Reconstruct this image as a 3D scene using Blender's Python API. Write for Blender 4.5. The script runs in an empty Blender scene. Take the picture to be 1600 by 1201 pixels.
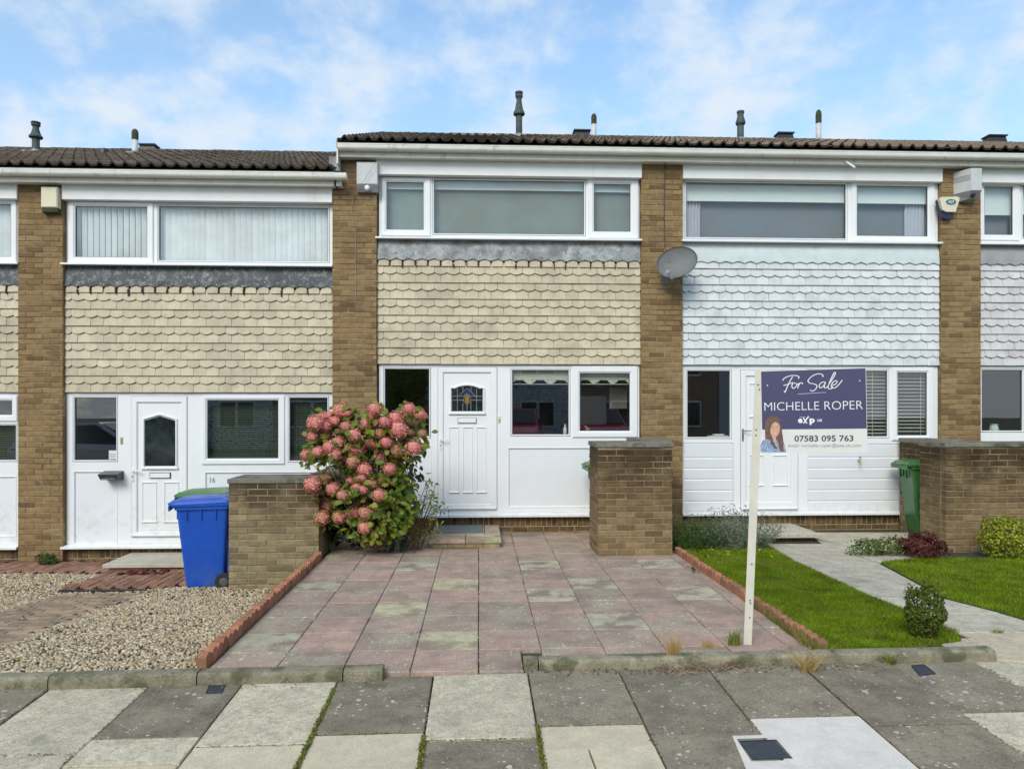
import bpy, math, random
import numpy as np
from mathutils import Matrix, Vector, Euler
R = math.radians
random.seed(7); rng = np.random.default_rng(7)
scene = bpy.context.scene
C = scene.collection

# ------------------------------------------------------------------ camera
F_PX, HOR, TH, CAM_Z = 1180.0, 640.0, math.atan(52/1180.0), 1.75
cd = bpy.data.cameras.new('camera'); cam = bpy.data.objects.new('camera', cd); C.objects.link(cam)
cam.location = (0, 0, CAM_Z); cam.rotation_euler = (R(90), 0, -TH)
cd.sensor_width = 36; cd.lens = F_PX/1600*36; cd.shift_y = (HOR-600.5)/1600
cd.clip_start = .05; cd.clip_end = 2000
scene.camera = cam

# ------------------------------------------------------------------ sky and sun
SUN_EL, SUN_AZ = R(37), R(203)          # high, behind the camera and to its left
world = bpy.data.worlds.new('World'); scene.world = world; world.use_nodes = True
wt = world.node_tree; wt.nodes.clear()
def wn(t, **k):
    n = wt.nodes.new(t)
    for a, b in k.items(): setattr(n, a, b)
    return n
sky = wn('ShaderNodeTexSky', sky_type='NISHITA', sun_disc=False, sun_elevation=SUN_EL, sun_rotation=SUN_AZ)
sky.air_density = 1.0; sky.dust_density = 1.2; sky.ozone_density = 1.5
tc = wn('ShaderNodeTexCoord'); sep = wn('ShaderNodeSeparateXYZ'); wt.links.new(tc.outputs['Generated'], sep.inputs[0])
zz = wn('ShaderNodeMath', operation='ADD'); wt.links.new(sep.outputs[2], zz.inputs[0]); zz.inputs[1].default_value = .55
zm = wn('ShaderNodeMath', operation='MAXIMUM'); wt.links.new(zz.outputs[0], zm.inputs[0]); zm.inputs[1].default_value = .06
dv = wn('ShaderNodeVectorMath', operation='DIVIDE'); cmb = wn('ShaderNodeCombineXYZ')
for i in range(3): wt.links.new(zm.outputs[0], cmb.inputs[i])
wt.links.new(tc.outputs['Generated'], dv.inputs[0]); wt.links.new(cmb.outputs[0], dv.inputs[1])
n1 = wn('ShaderNodeTexNoise'); n1.inputs['Scale'].default_value = 11; n1.inputs['Detail'].default_value = 9; n1.inputs['Roughness'].default_value = .58; n1.inputs['Distortion'].default_value = .12
n2 = wn('ShaderNodeTexNoise'); n2.inputs['Scale'].default_value = 2.6; n2.inputs['Detail'].default_value = 4
wt.links.new(dv.outputs[0], n1.inputs['Vector']); wt.links.new(dv.outputs[0], n2.inputs['Vector'])
ad = wn('ShaderNodeMath', operation='MULTIPLY_ADD'); wt.links.new(n2.outputs[0], ad.inputs[0]); ad.inputs[1].default_value = .55; wt.links.new(n1.outputs[0], ad.inputs[2])
mr = wn('ShaderNodeMapRange', interpolation_type='SMOOTHSTEP'); wt.links.new(ad.outputs[0], mr.inputs['Value'])
mr.inputs['From Min'].default_value = .60; mr.inputs['From Max'].default_value = 1.0; mr.inputs['To Min'].default_value = .10; mr.inputs['To Max'].default_value = .82
# thicker, paler veil low in the sky
lo = wn('ShaderNodeMapRange'); wt.links.new(sep.outputs[2], lo.inputs['Value']); lo.inputs['From Min'].default_value = .0; lo.inputs['From Max'].default_value = .55
lo.inputs['To Min'].default_value = .5; lo.inputs['To Max'].default_value = 0
sc = wn('ShaderNodeMath', operation='ADD', use_clamp=True); wt.links.new(mr.outputs[0], sc.inputs[0]); wt.links.new(lo.outputs[0], sc.inputs[1])
mx = wn('ShaderNodeMix', data_type='RGBA'); wt.links.new(sc.outputs[0], mx.inputs[0])
tint = wn('ShaderNodeMix', data_type='RGBA', blend_type='MULTIPLY'); tint.inputs[0].default_value = 1
wt.links.new(sky.outputs[0], tint.inputs[6]); tint.inputs[7].default_value = (1.2, 1.62, 1.72, 1)
wt.links.new(tint.outputs[2], mx.inputs[6]); mx.inputs[7].default_value = (4.9, 5.5, 6.2, 1)
bg = wn('ShaderNodeBackground'); bg.inputs['Strength'].default_value = .1
out = wn('ShaderNodeOutputWorld'); wt.links.new(mx.outputs[2], bg.inputs[0]); wt.links.new(bg.outputs[0], out.inputs[0])

sl = bpy.data.lights.new('sun', 'SUN'); sun = bpy.data.objects.new('sun', sl); C.objects.link(sun)
sl.energy = 1.5; sl.angle = R(26); sl.color = (1.0, .90, .76)
sd = Vector((math.sin(SUN_AZ)*math.cos(SUN_EL), math.cos(SUN_AZ)*math.cos(SUN_EL), math.sin(SUN_EL)))
sun.rotation_euler = sd.to_track_quat('Z', 'Y').to_euler(); sun.location = (-8, -10, 20)

vs = scene.view_settings; vs.view_transform = 'Standard'; vs.look = 'None'; vs.exposure = 0.63; vs.gamma = 1; vs.use_curve_mapping = False
scene.render.resolution_x = 1024; scene.render.resolution_y = 768

# ------------------------------------------------------------------ helpers: where a picture point lies in the place
cT, sT = math.cos(TH), math.sin(TH)
def W(px, py, Y=10.8):
    t = (px-800)/F_PX; k = Y/(-sT*t+cT)
    return (cT*t+sT)*k, CAM_Z-(py-HOR)/F_PX*k
def G(px, py, z=0.0):
    t = (px-800)/F_PX; k = (CAM_Z-z)*F_PX/(py-HOR)
    return (cT*t+sT)*k, (-sT*t+cT)*k
def WX(px, Y=10.8): return W(px, 0, Y)[0]
def pix(p):
    xc = p[0]*cT-p[1]*sT; d = p[0]*sT+p[1]*cT
    if d < .1: return (-9999, -9999)
    return (800+F_PX*xc/d, HOR-F_PX*(p[2]-CAM_Z)/d)
def inframe(p, m=25):
    x, y = pix(p); return -m < x < 1600+m and -m < y < 1201+m
def lerp(a, b, t): return a+(b-a)*t

# ------------------------------------------------------------------ materials
def nt(m): return m.node_tree.nodes, m.node_tree.links
def pm(name, col, rough=.6, var=.12, ns=6, bump=.0, bs=80, rnd=0., isl=0., cols=None, stains=(), metal=0., spec=.5, hue=0., coat=0., trans=0., grain=0., gs=70):
    """procedural surface: base colour, broad noise, per object / per island variation, stains=(colour, scale, lo, hi, strength[, 'streak'|'dots'|zlo,zhi])"""
    m = bpy.data.materials.new(name); m.use_nodes = True; N, L = nt(m)
    b = N['Principled BSDF']; b.inputs['Roughness'].default_value = rough; b.inputs['Metallic'].default_value = metal
    b.inputs['Specular IOR Level'].default_value = spec; b.inputs['Coat Weight'].default_value = coat
    geo = N.new('ShaderNodeNewGeometry'); P = geo.outputs['Position']
    cur = None
    if cols:
        rp = N.new('ShaderNodeValToRGB'); rp.color_ramp.interpolation = 'LINEAR'
        el = rp.color_ramp.elements
        while len(el) < len(cols): el.new(.5)
        for i, c in enumerate(cols): el[i].position = i/(len(cols)-1); el[i].color = (*c, 1)
        if isl: L.new(geo.outputs['Random Per Island'], rp.inputs[0])
        else:
            oi = N.new('ShaderNodeObjectInfo'); L.new(oi.outputs['Random'], rp.inputs[0])
        cur = rp.outputs[0]
    else:
        rgb = N.new('ShaderNodeRGB'); rgb.outputs[0].default_value = (*col, 1); cur = rgb.outputs[0]
    def val(src, lo, hi):
        nonlocal cur
        mr = N.new('ShaderNodeMapRange'); L.new(src, mr.inputs['Value']); mr.inputs['To Min'].default_value = lo; mr.inputs['To Max'].default_value = hi
        hs = N.new('ShaderNodeHueSaturation'); L.new(mr.outputs[0], hs.inputs['Value']); L.new(cur, hs.inputs['Color']); cur = hs.outputs[0]
        return mr
    if rnd and not cols:
        oi = N.new('ShaderNodeObjectInfo'); val(oi.outputs['Random'], 1-rnd, 1+rnd)
    if isl and not cols: val(geo.outputs['Random Per Island'], 1-isl, 1+isl)
    if var:
        n = N.new('ShaderNodeTexNoise'); n.inputs['Scale'].default_value = ns; n.inputs['Detail'].default_value = 6; n.inputs['Roughness'].default_value = .65; L.new(P, n.inputs['Vector'])
        mr = val(n.outputs[0], 1-var*1.6, 1+var*1.6); mr.inputs['From Min'].default_value = .25; mr.inputs['From Max'].default_value = .75
    if grain:
        n = N.new('ShaderNodeTexNoise'); n.inputs['Scale'].default_value = gs; n.inputs['Detail'].default_value = 4; n.inputs['Roughness'].default_value = .7; L.new(P, n.inputs['Vector'])
        mr = val(n.outputs[0], 1-grain, 1+grain); mr.inputs['From Min'].default_value = .3; mr.inputs['From Max'].default_value = .7
    for s in stains:
        c, scl, lo, hi, st = s[:5]; kind = s[5] if len(s) > 5 else ''
        if kind == 'dots':
            v = N.new('ShaderNodeTexVoronoi'); v.inputs['Scale'].default_value = scl; L.new(P, v.inputs['Vector'])
            nn = N.new('ShaderNodeTexNoise'); nn.inputs['Scale'].default_value = 2.1; nn.inputs['Detail'].default_value = 3; L.new(P, nn.inputs['Vector'])
            # dot radius varies with the cell colour; dots gather where the broad noise is high
            sepc = N.new('ShaderNodeSeparateColor'); L.new(v.outputs['Color'], sepc.inputs[0])
            pw = N.new('ShaderNodeMath'); pw.operation = 'POWER'; L.new(sepc.outputs[0], pw.inputs[0]); pw.inputs[1].default_value = 3
            ra = N.new('ShaderNodeMath'); ra.operation = 'MULTIPLY'; L.new(pw.outputs[0], ra.inputs[0]); L.new(nn.outputs[0], ra.inputs[1])
            wob = N.new('ShaderNodeTexNoise'); wob.inputs['Scale'].default_value = scl*3; L.new(P, wob.inputs['Vector'])
            wm = N.new('ShaderNodeMath'); wm.operation = 'MULTIPLY_ADD'; L.new(wob.outputs[0], wm.inputs[0]); wm.inputs[1].default_value = .25; L.new(v.outputs['Distance'], wm.inputs[2])
            su = N.new('ShaderNodeMath'); su.operation = 'SUBTRACT'; L.new(ra.outputs[0], su.inputs[0]); L.new(wm.outputs[0], su.inputs[1])
            src = su.outputs[0]
        else:
            n = N.new('ShaderNodeTexNoise'); n.inputs['Scale'].default_value = scl; n.inputs['Detail'].default_value = 7; n.inputs['Roughness'].default_value = .62
            if kind == 'streak':
                mp = N.new('ShaderNodeMapping'); mp.inputs['Scale'].default_value = (1, 1, .18); L.new(P, mp.inputs[0]); L.new(mp.outputs[0], n.inputs['Vector'])
            elif kind == 'offs':
                mp = N.new('ShaderNodeMapping'); mp.inputs['Location'].default_value = (31, 17, 5); L.new(P, mp.inputs[0]); L.new(mp.outputs[0], n.inputs['Vector'])
            else: L.new(P, n.inputs['Vector'])
            src = n.outputs[0]
        mr = N.new('ShaderNodeMapRange'); mr.interpolation_type = 'SMOOTHSTEP'; L.new(src, mr.inputs['Value'])
        mr.inputs['From Min'].default_value = lo; mr.inputs['From Max'].default_value = hi; mr.inputs['To Max'].default_value = st
        fac = mr.outputs[0]
        if len(s) > 6:
            zl, zh = s[6], s[7]; sx = N.new('ShaderNodeSeparateXYZ'); L.new(P, sx.inputs[0])
            m2 = N.new('ShaderNodeMapRange'); L.new(sx.outputs[2], m2.inputs['Value']); m2.inputs['From Min'].default_value = zl; m2.inputs['From Max'].default_value = zh
            mu = N.new('ShaderNodeMath'); mu.operation = 'MULTIPLY'; L.new(fac, mu.inputs[0]); L.new(m2.outputs[0], mu.inputs[1]); fac = mu.outputs[0]
        mi = N.new('ShaderNodeMix'); mi.data_type = 'RGBA'; L.new(fac, mi.inputs[0]); L.new(cur, mi.inputs[6]); mi.inputs[7].default_value = (*c, 1); cur = mi.outputs[2]
    L.new(cur, b.inputs['Base Color'])
    if bump:
        n = N.new('ShaderNodeTexNoise'); n.inputs['Scale'].default_value = bs; n.inputs['Detail'].default_value = 5; L.new(P, n.inputs['Vector'])
        bp = N.new('ShaderNodeBump'); bp.inputs['Strength'].default_value = bump; bp.inputs['Distance'].default_value = .01; L.new(n.outputs[0], bp.inputs['Height']); L.new(bp.outputs[0], b.inputs['Normal'])
    if trans:
        b.inputs['Subsurface Weight'].default_value = 0
        tr = N.new('ShaderNodeBsdfTranslucent'); L.new(cur, tr.inputs[0]); ms = N.new('ShaderNodeMixShader'); ms.inputs[0].default_value = trans
        L.new(b.outputs[0], ms.inputs[1]); L.new(tr.outputs[0], ms.inputs[2]); L.new(ms.outputs[0], N['Material Output'].inputs[0])
    return m
def glass(name, tint=(.8, .88, .86), ior=1.6, wob=.0, bright=1.0):
    m = bpy.data.materials.new(name); m.use_nodes = True; N, L = nt(m); N.remove(N['Principled BSDF'])
    t = N.new('ShaderNodeBsdfTransparent'); t.inputs[0].default_value = (*tint, 1)
    g = N.new('ShaderNodeBsdfGlossy'); g.inputs['Roughness'].default_value = .0; g.inputs[0].default_value = (bright, bright, bright, 1)
    f = N.new('ShaderNodeFresnel'); gb = N.new('ShaderNodeNewGeometry'); bi = N.new('ShaderNodeMapRange'); L.new(gb.outputs['Backfacing'], bi.inputs['Value']); bi.inputs['To Min'].default_value = ior; bi.inputs['To Max'].default_value = 1/ior; L.new(bi.outputs[0], f.inputs[0])
    if wob:
        geo = N.new('ShaderNodeNewGeometry'); n = N.new('ShaderNodeTexNoise'); n.inputs['Scale'].default_value = 1.4; L.new(geo.outputs['Position'], n.inputs['Vector'])
        bp = N.new('ShaderNodeBump'); bp.inputs['Strength'].default_value = wob; bp.inputs['Distance'].default_value = .02; L.new(n.outputs[0], bp.inputs['Height']); L.new(bp.outputs[0], g.inputs['Normal'])
    mx = N.new('ShaderNodeMixShader'); L.new(f.outputs[0], mx.inputs[0]); L.new(t.outputs[0], mx.inputs[1]); L.new(g.outputs[0], mx.inputs[2])
    L.new(mx.outputs[0], N['Material Output'].inputs[0]); return m

BR = [(.145, .088, .045), (.21, .135, .066), (.255, .17, .082), (.275, .187, .092), (.235, .152, .074), (.29, .20, .104), (.18, .112, .055)]
M = {}
M['brick'] = pm('brick', 0, rough=.85, var=.16, ns=14, bump=.5, bs=90, cols=BR, spec=.2, stains=[((.07, .05, .03), 1.7, .57, .72, .55), ((.42, .36, .27), 9, .66, .76, .4, 'offs')])
M['wall_brick'] = pm('wall_brick', 0, rough=.88, var=.2, ns=12, bump=.6, bs=90, cols=[(.14, .093, .05), (.215, .145, .074), (.27, .19, .10), (.175, .115, .058), (.24, .165, .088)], spec=.2,
                     stains=[((.05, .032, .018), 3.1, .2, .5, .8, 'offs', .98, 1.2), ((.065, .038, .019), 2.6, .34, .58, .88, '', .4, 1.12), ((.035, .024, .015), 5, .50, .62, .7, 'offs', .4, 1.2), ((.12, .12, .07), 3, .5, .7, .55, '', .3, -.4)])
M['low_brick'] = pm('low_brick', 0, rough=.88, var=.2, ns=12, bump=.6, bs=90, cols=[(.17, .13, .075), (.27, .21, .12), (.32, .25, .14), (.22, .17, .10)], spec=.2,
                     stains=[((.07, .043, .022), 2.4, .36, .56, .88, '', .15, .75), ((.05, .035, .022), 3.1, .2, .5, .7, 'offs', .6, .85), ((.15, .15, .10), 3, .42, .66, .6, 'offs', .1, -.35)])
M['plinth_brick'] = pm('plinth_brick', 0, rough=.9, var=.25, ns=12, bump=.5, bs=90, cols=[(.10, .065, .035), (.2, .13, .06), (.15, .09, .045)], spec=.2, stains=[((.04, .035, .025), 5, .45, .65, .7)])
M['red_brick'] = pm('red_brick', (.30, .13, .08), rough=.9, var=.2, bump=.4, rnd=.15, spec=.2)
M['mortar'] = pm('mortar', (.35, .26, .145), rough=.95, var=.2, ns=9, bump=.4, bs=150, spec=.1, stains=[((.19, .125, .06), 1.6, .44, .58, .9), ((.12, .08, .045), 1.4, .5, .7, .7, 'offs')])
M['tile_edge'] = pm('tile_edge_dark', (.10, .072, .045), rough=.95, var=.3, ns=12)  # darker brown for the lower edge faces of the cream tiles
M['tile_edge_black'] = pm('joint_moss_black', (.045, .036, .025), rough=1, var=.4, ns=30)
M['tile_edge_grey'] = pm('tile_edge_dark_grey', (.20, .20, .195), rough=.95, var=.3, ns=12)  # darker grey for the lower edge faces of the other tiles
M['dark_mortar'] = pm('dark_mortar', (.31, .255, .155), rough=.95, var=.25, ns=9, bump=.4, bs=150, spec=.1, stains=[((.06, .05, .04), 2.2, .4, .62, .8, '', .2, 1.1)])
TS = [((.30, .26, .18), 2.0, .50, .72, .5), ((.30, .29, .25), 14, .58, .7, .5, 'offs'), ((.12, .10, .07), 22, .66, .74, .35)]
M['tile_cream'] = pm('tile_cream', (.545, .475, .345), rough=.85, var=.10, ns=5, bump=.35, bs=120, rnd=.09, spec=.25, stains=TS)
M['tile_white'] = pm('tile_white', (.63, .655, .67), rough=.8, var=.06, ns=5, bump=.3, bs=120, rnd=.06, spec=.3, stains=[((.45, .47, .47), 3, .52, .68, .6), ((.3, .3, .28), 25, .64, .74, .5)])
M['tile_grey'] = pm('tile_grey', (.57, .56, .56), rough=.8, var=.08, ns=5, bump=.3, bs=120, rnd=.06, spec=.3, stains=[((.4, .37, .37), 3, .5, .68, .6)])
M['batten_dark'] = pm('batten_dark', (.05, .04, .03), rough=.9, var=.2)
M['batten_grey'] = pm('batten_grey', (.22, .22, .22), rough=.9, var=.2)
M['lead_dark'] = pm('lead_dark', (.055, .066, .078), rough=.6, var=.25, ns=7, bump=.5, bs=25, stains=[((.26, .27, .25), 14, .48, .66, .55), ((.42, .42, .36), 22, .58, .66, .7, 'offs'), ((.02, .02, .03), 4, .5, .7, .6, 'offs')])
M['lead_grey'] = pm('lead_grey', (.30, .32, .335), rough=.6, var=.25, ns=6, bump=.5, bs=25, stains=[((.13, .125, .11), 5, .44, .64, .8), ((.06, .06, .05), 18, .56, .66, .6), ((.5, .5, .45), 12, .56, .68, .5, 'offs')])
M['lead_white'] = pm('lead_white', (.56, .62, .63), rough=.7, var=.06, ns=6, bump=.2, bs=25, stains=[((.4, .43, .43), 4, .55, .7, .5)])
M['lead_mauve'] = pm('lead_mauve', (.30, .30, .31), rough=.7, var=.1, ns=6, bump=.3, bs=25)
M['upvc'] = pm('white_upvc', (.79, .80, .81), rough=.28, var=.015, ns=3, spec=.5, stains=[((.42, .38, .30), 9, .48, .7, .3, 'offs', .45, .22), ((.62, .62, .58), 3.5, .6, .8, .25, 'streak')])
M['upvc_panel'] = pm('white_panel', (.75, .77, .80), rough=.35, var=.02, ns=2, spec=.5, stains=[((.42, .38, .30), 9, .46, .7, .25, 'offs', .5, .25), ((.6, .6, .57), 2.5, .58, .8, .25)])
M['board_white'] = pm('white_board', (.80, .80, .80), rough=.5, var=.03, ns=4, bump=.1, bs=50, stains=[((.5, .48, .42), 5, .6, .75, .4, 'streak')])
M['fascia'] = pm('fascia', (.70, .68, .60), rough=.5, var=.06, ns=4, stains=[((.33, .28, .18), 5, .58, .72, .6, 'streak')])
M['gutter'] = pm('gutter', (.70, .69, .64), rough=.4, var=.06, ns=5, stains=[((.30, .29, .25), 4, .56, .72, .6)])
M['gasket'] = pm('gasket', (.10, .10, .10), rough=.6, var=.1)
M['roof'] = pm('roof', 0, rough=.95, var=.35, ns=16, bump=.8, bs=60, spec=.1, cols=[(.12, .085, .060), (.18, .13, .09), (.145, .105, .075), (.215, .16, .115), (.10, .075, .055)], stains=[((.15, .14, .10), 6, .56, .72, .6), ((.025, .028, .015), 9, .55, .66, .8, 'offs')])
M['roof_light'] = pm('roof_light', 0, rough=.95, var=.3, ns=16, bump=.8, bs=60, spec=.1, cols=[(.17, .12, .085), (.23, .17, .12), (.20, .145, .10), (.25, .185, .135)], stains=[((.24, .21, .16), 7, .58, .72, .5), ((.05, .045, .03), 9, .6, .7, .7, 'offs')])
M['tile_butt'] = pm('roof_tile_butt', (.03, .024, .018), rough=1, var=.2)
M['ridge'] = pm('ridge', (.16, .14, .11), rough=.95, var=.3, ns=9, bump=.6, rnd=.2, stains=[((.4, .38, .3), 12, .6, .7, .6)])
M['underlay'] = pm('underlay', (.03, .028, .025), rough=1, var=.1)
M['flue'] = pm('flue_dark', (.055, .075, .07), rough=.7, var=.3, ns=12, bump=.4, stains=[((.2, .2, .17), 14, .6, .7, .5)])
M['flue_white'] = pm('flue_white', (.55, .56, .57), rough=.5, var=.1, stains=[((.25, .25, .22), 9, .6, .7, .5, 'streak')])
M['moss'] = pm('mossy_cap', (.055, .065, .03), rough=1, var=.4, ns=30, bump=.8)
M['coping'] = pm('coping', (.19, .175, .14), rough=.95, var=.25, ns=9, bump=.7, bs=70, stains=[((.05, .055, .035), 5, .48, .64, .8), ((.42, .40, .32), 22, .64, .7, .6)])
M['kerb'] = pm('kerb', (.25, .222, .15), grain=.25, rough=.95, var=.25, ns=7, bump=.8, bs=80, rnd=.12, stains=[((.07, .08, .035), 6, .46, .62, .8), ((.40, .39, .33), 15, .6, .7, .5, 'offs')])
DOT = ((.55, .54, .47), 19, .05, .11, .8, 'dots'); DOT2 = ((.55, .53, .46), 38, .0, .06, .7, 'dots')
M['slab_dark'] = pm('slab_dark', (.225, .193, .138), grain=.3, rough=.92, var=.24, ns=5, bump=.7, bs=120, rnd=.16, spec=.25, stains=[((.31, .27, .195), 3.2, .46, .68, .75), ((.07, .068, .06), 40, .52, .66, .5), DOT, DOT2])
M['slab_light'] = pm('slab_light', (.57, .505, .37), grain=.28, rough=.92, var=.16, ns=9, bump=.7, bs=120, rnd=.1, spec=.25, stains=[((.36, .32, .24), 26, .50, .64, .7), ((.24, .22, .165), 3, .56, .72, .5, 'offs')])
M['slab_cream'] = pm('slab_cream', (.58, .50, .36), grain=.14, rough=.92, var=.10, ns=7, bump=.5, bs=120, rnd=.06, spec=.25, stains=[((.40, .36, .28), 24, .55, .7, .5), ((.35, .33, .25), 3, .56, .72, .4, 'offs')])
M['slab_white'] = pm('slab_white', (.68, .63, .56), grain=.08, rough=.9, var=.08, ns=7, bump=.4, bs=120, rnd=.03, spec=.25, stains=[((.50, .47, .42), 10, .58, .72, .5)])
LI = ((.60, .55, .48), 30, .0, .05, .75, 'dots'); LI2 = ((.55, .50, .43), 60, .0, .05, .6, 'dots')
M['slab_pink'] = pm('slab_pink', 0, grain=.2, rough=.92, var=.20, ns=4, bump=.6, bs=120, spec=.25, cols=[(.34, .255, .205), (.41, .28, .225), (.31, .24, .19), (.37, .27, .215), (.45, .30, .24), (.335, .255, .205)], stains=[((.39, .34, .25), 2.1, .46, .64, .75), ((.52, .36, .30), 3.5, .55, .68, .65, 'offs'), ((.20, .16, .125), 1.3, .54, .68, .6, 'offs'), ((.11, .10, .075), 30, .54, .68, .45), LI, LI2])
M['slab_yellow'] = pm('slab_yellow', (.50, .45, .29), grain=.2, rough=.92, var=.2, ns=6, bump=.6, bs=120, rnd=.14, spec=.25, stains=[((.25, .19, .15), 3.3, .44, .64, .85), LI])
M['slab_green'] = pm('slab_green', (.41, .375, .27), grain=.2, rough=.92, var=.2, ns=6, bump=.6, bs=120, rnd=.12, spec=.25, stains=[((.24, .17, .14), 3.7, .46, .62, .85), LI, LI2])
M['soil'] = pm('soil', (.055, .045, .03), rough=1, var=.4, ns=20, bump=.9, bs=60, stains=[((.07, .09, .02), 6, .52, .66, .8)])
M['sand_joint'] = pm('joint_moss', (.06, .06, .035), rough=1, var=.4, ns=20, bump=.6, stains=[((.11, .14, .02), 2.2, .54, .62, .95)])
M['concrete_pale'] = pm('path_concrete', (.50, .45, .36), grain=.2, rough=.92, var=.16, ns=6, bump=.6, bs=90, rnd=.05, spec=.25, stains=[((.26, .25, .21), 28, .52, .66, .6), ((.24, .24, .17), 2.6, .52, .7, .6, 'offs')])
M['path_beige'] = pm('path_beige', (.52, .44, .32), grain=.15, rough=.92, var=.14, ns=6, bump=.6, bs=90, rnd=.05, spec=.25, stains=[((.36, .32, .25), 28, .52, .66, .5)])
M['step_stone'] = pm('step_stone', (.44, .41, .33), rough=.9, var=.12, ns=6, bump=.4, bs=90, rnd=.05)
M['paver_red'] = pm('paver_red', 0, rough=.9, var=.2, ns=8, bump=.5, bs=120, spec=.2, cols=[(.22, .105, .07), (.29, .15, .105), (.34, .19, .13), (.25, .13, .09)], stains=[((.13, .11, .08), 3, .5, .68, .6)])
M['paver_buff'] = pm('paver_buff', 0, rough=.9, var=.2, ns=8, bump=.5, bs=120, spec=.2, cols=[(.36, .24, .155), (.42, .30, .20), (.30, .22, .155), (.26, .20, .145)], stains=[((.18, .16, .12), 3, .48, .66, .6)])
M['terracotta'] = pm('terracotta', 0, rough=.85, var=.25, ns=14, bump=.4, cols=[(.33, .13, .068), (.41, .17, .09), (.27, .105, .058)], stains=[((.12, .10, .06), 7, .48, .66, .7)])
M['asphalt'] = pm('asphalt', (.05, .05, .05), rough=.9, var=.2, ns=30, bump=.6, bs=150)
M['earth'] = pm('earth', (.07, .075, .035), rough=1, var=.3, ns=4, bump=.5, bs=20)
M['gravel'] = pm('gravel', 0, rough=.75, var=.12, ns=10, isl=1, cols=[(.42, .33, .19), (.54, .44, .27), (.26, .20, .13), (.60, .52, .38), (.46, .31, .15), (.17, .14, .10), (.50, .40, .25), (.64, .58, .46)])
M['gravel_bed'] = pm('gravel_bed', (.17, .14, .09), rough=1, var=.4, ns=40, bump=.9, bs=70)
M['grass'] = pm('grass_blades', 0, rough=.55, var=.3, ns=3.5, isl=1, stains=[((.26, .26, .05), 1.7, .50, .68, .6), ((.07, .10, .01), 2.6, .56, .7, .6, 'offs')], cols=[(.09, .15, .006), (.15, .24, .010), (.22, .31, .012), (.18, .27, .012), (.30, .34, .03)], trans=.35, spec=.2)
M['turf'] = pm('turf', (.08, .11, .012), rough=1, var=.4, ns=12, bump=.9, bs=60)
M['dry_grass'] = pm('dry_grass', 0, rough=.7, var=.1, isl=1, cols=[(.50, .34, .12), (.62, .46, .20), (.40, .28, .12)], trans=.3)
M['weed_grass'] = pm('weed_grass', 0, rough=.6, var=.1, isl=1, cols=[(.12, .18, .02), (.22, .26, .05), (.34, .30, .10)], trans=.3)
M['dead'] = pm('dead_debris', 0, rough=.9, var=.2, isl=1, cols=[(.22, .13, .07), (.12, .07, .04), (.34, .25, .15), (.17, .08, .05)])
M['leaf_hyd'] = pm('leaf_green', 0, rough=.5, var=.2, ns=5, isl=1, cols=[(.05, .11, .012), (.10, .18, .015), (.20, .25, .02), (.07, .13, .02), (.27, .26, .03), (.15, .22, .02)], trans=.3, spec=.35)
M['leaf_bronze'] = pm('leaf_bronze', 0, rough=.6, var=.2, ns=5, isl=1, cols=[(.20, .15, .04), (.28, .17, .06), (.13, .14, .03), (.24, .13, .06)], trans=.25, spec=.3)
M['leaf_shade'] = pm('leaf_shadow_black', 0, rough=.6, var=.2, isl=1, cols=[(.012, .022, .008), (.02, .035, .01)], trans=.05)  # shadow put into the leaf colour, near black
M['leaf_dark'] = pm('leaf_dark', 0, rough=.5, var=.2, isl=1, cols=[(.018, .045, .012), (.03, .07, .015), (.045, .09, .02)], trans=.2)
M['leaf_box'] = pm('leaf_box', 0, rough=.75, var=.3, ns=6, isl=1, cols=[(.045, .09, .012), (.09, .15, .02), (.14, .20, .03), (.06, .08, .015), (.17, .13, .03)], trans=.25, spec=.12)
M['leaf_rust'] = pm('leaf_rust', 0, rough=.6, var=.3, isl=1, cols=[(.16, .11, .03), (.12, .08, .025), (.24, .17, .06)], trans=.2)
M['leaf_maroon'] = pm('leaf_maroon', 0, spec=.15, rough=.7, var=.3, ns=8, isl=1, cols=[(.085, .022, .022), (.14, .035, .035), (.06, .02, .018), (.18, .06, .05)], trans=.2)
M['leaf_gold'] = pm('leaf_gold', 0, spec=.15, rough=.7, var=.3, ns=8, isl=1, cols=[(.18, .22, .02), (.32, .35, .03), (.42, .43, .05), (.10, .14, .015)], trans=.25)
M['leaf_lav'] = pm('leaf_silver', 0, rough=.6, var=.3, isl=1, cols=[(.10, .15, .09), (.16, .21, .14), (.22, .26, .19), (.07, .11, .05)], trans=.2)
M['leaf_herb'] = pm('leaf_herb', 0, spec=.15, rough=.7, var=.3, isl=1, cols=[(.04, .10, .02), (.07, .14, .03), (.03, .06, .015)], trans=.2)
M['stem'] = pm('woody_stem', (.16, .11, .06), rough=.85, var=.3, ns=30)
def petal_mat():
    m = pm('petals', 0, rough=.6, var=.12, ns=9, isl=1, cols=[(.60, .11, .12), (.80, .27, .24), (.86, .42, .35), (.68, .18, .17), (.88, .54, .43)], trans=.2)
    N, L = nt(m); b = N['Principled BSDF']; src = b.inputs['Base Color'].links[0].from_socket
    oi = N.new('ShaderNodeObjectInfo'); mi = N.new('ShaderNodeMix'); mi.data_type = 'RGBA'; L.new(src, mi.inputs[6]); L.new(oi.outputs['Color'], mi.inputs[7])
    L.new(oi.outputs['Alpha'], mi.inputs[0]); L.new(mi.outputs[2], b.inputs['Base Color'])
    for n in N:
        if n.type == 'BSDF_TRANSLUCENT': L.new(mi.outputs[2], n.inputs[0])
    return m
M['petal'] = petal_mat()
M['lichen'] = pm('lichen_flecks', 0, rough=.9, var=.1, isl=1, cols=[(.52,.47,.40),(.62,.58,.50),(.42,.36,.30)])
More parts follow.
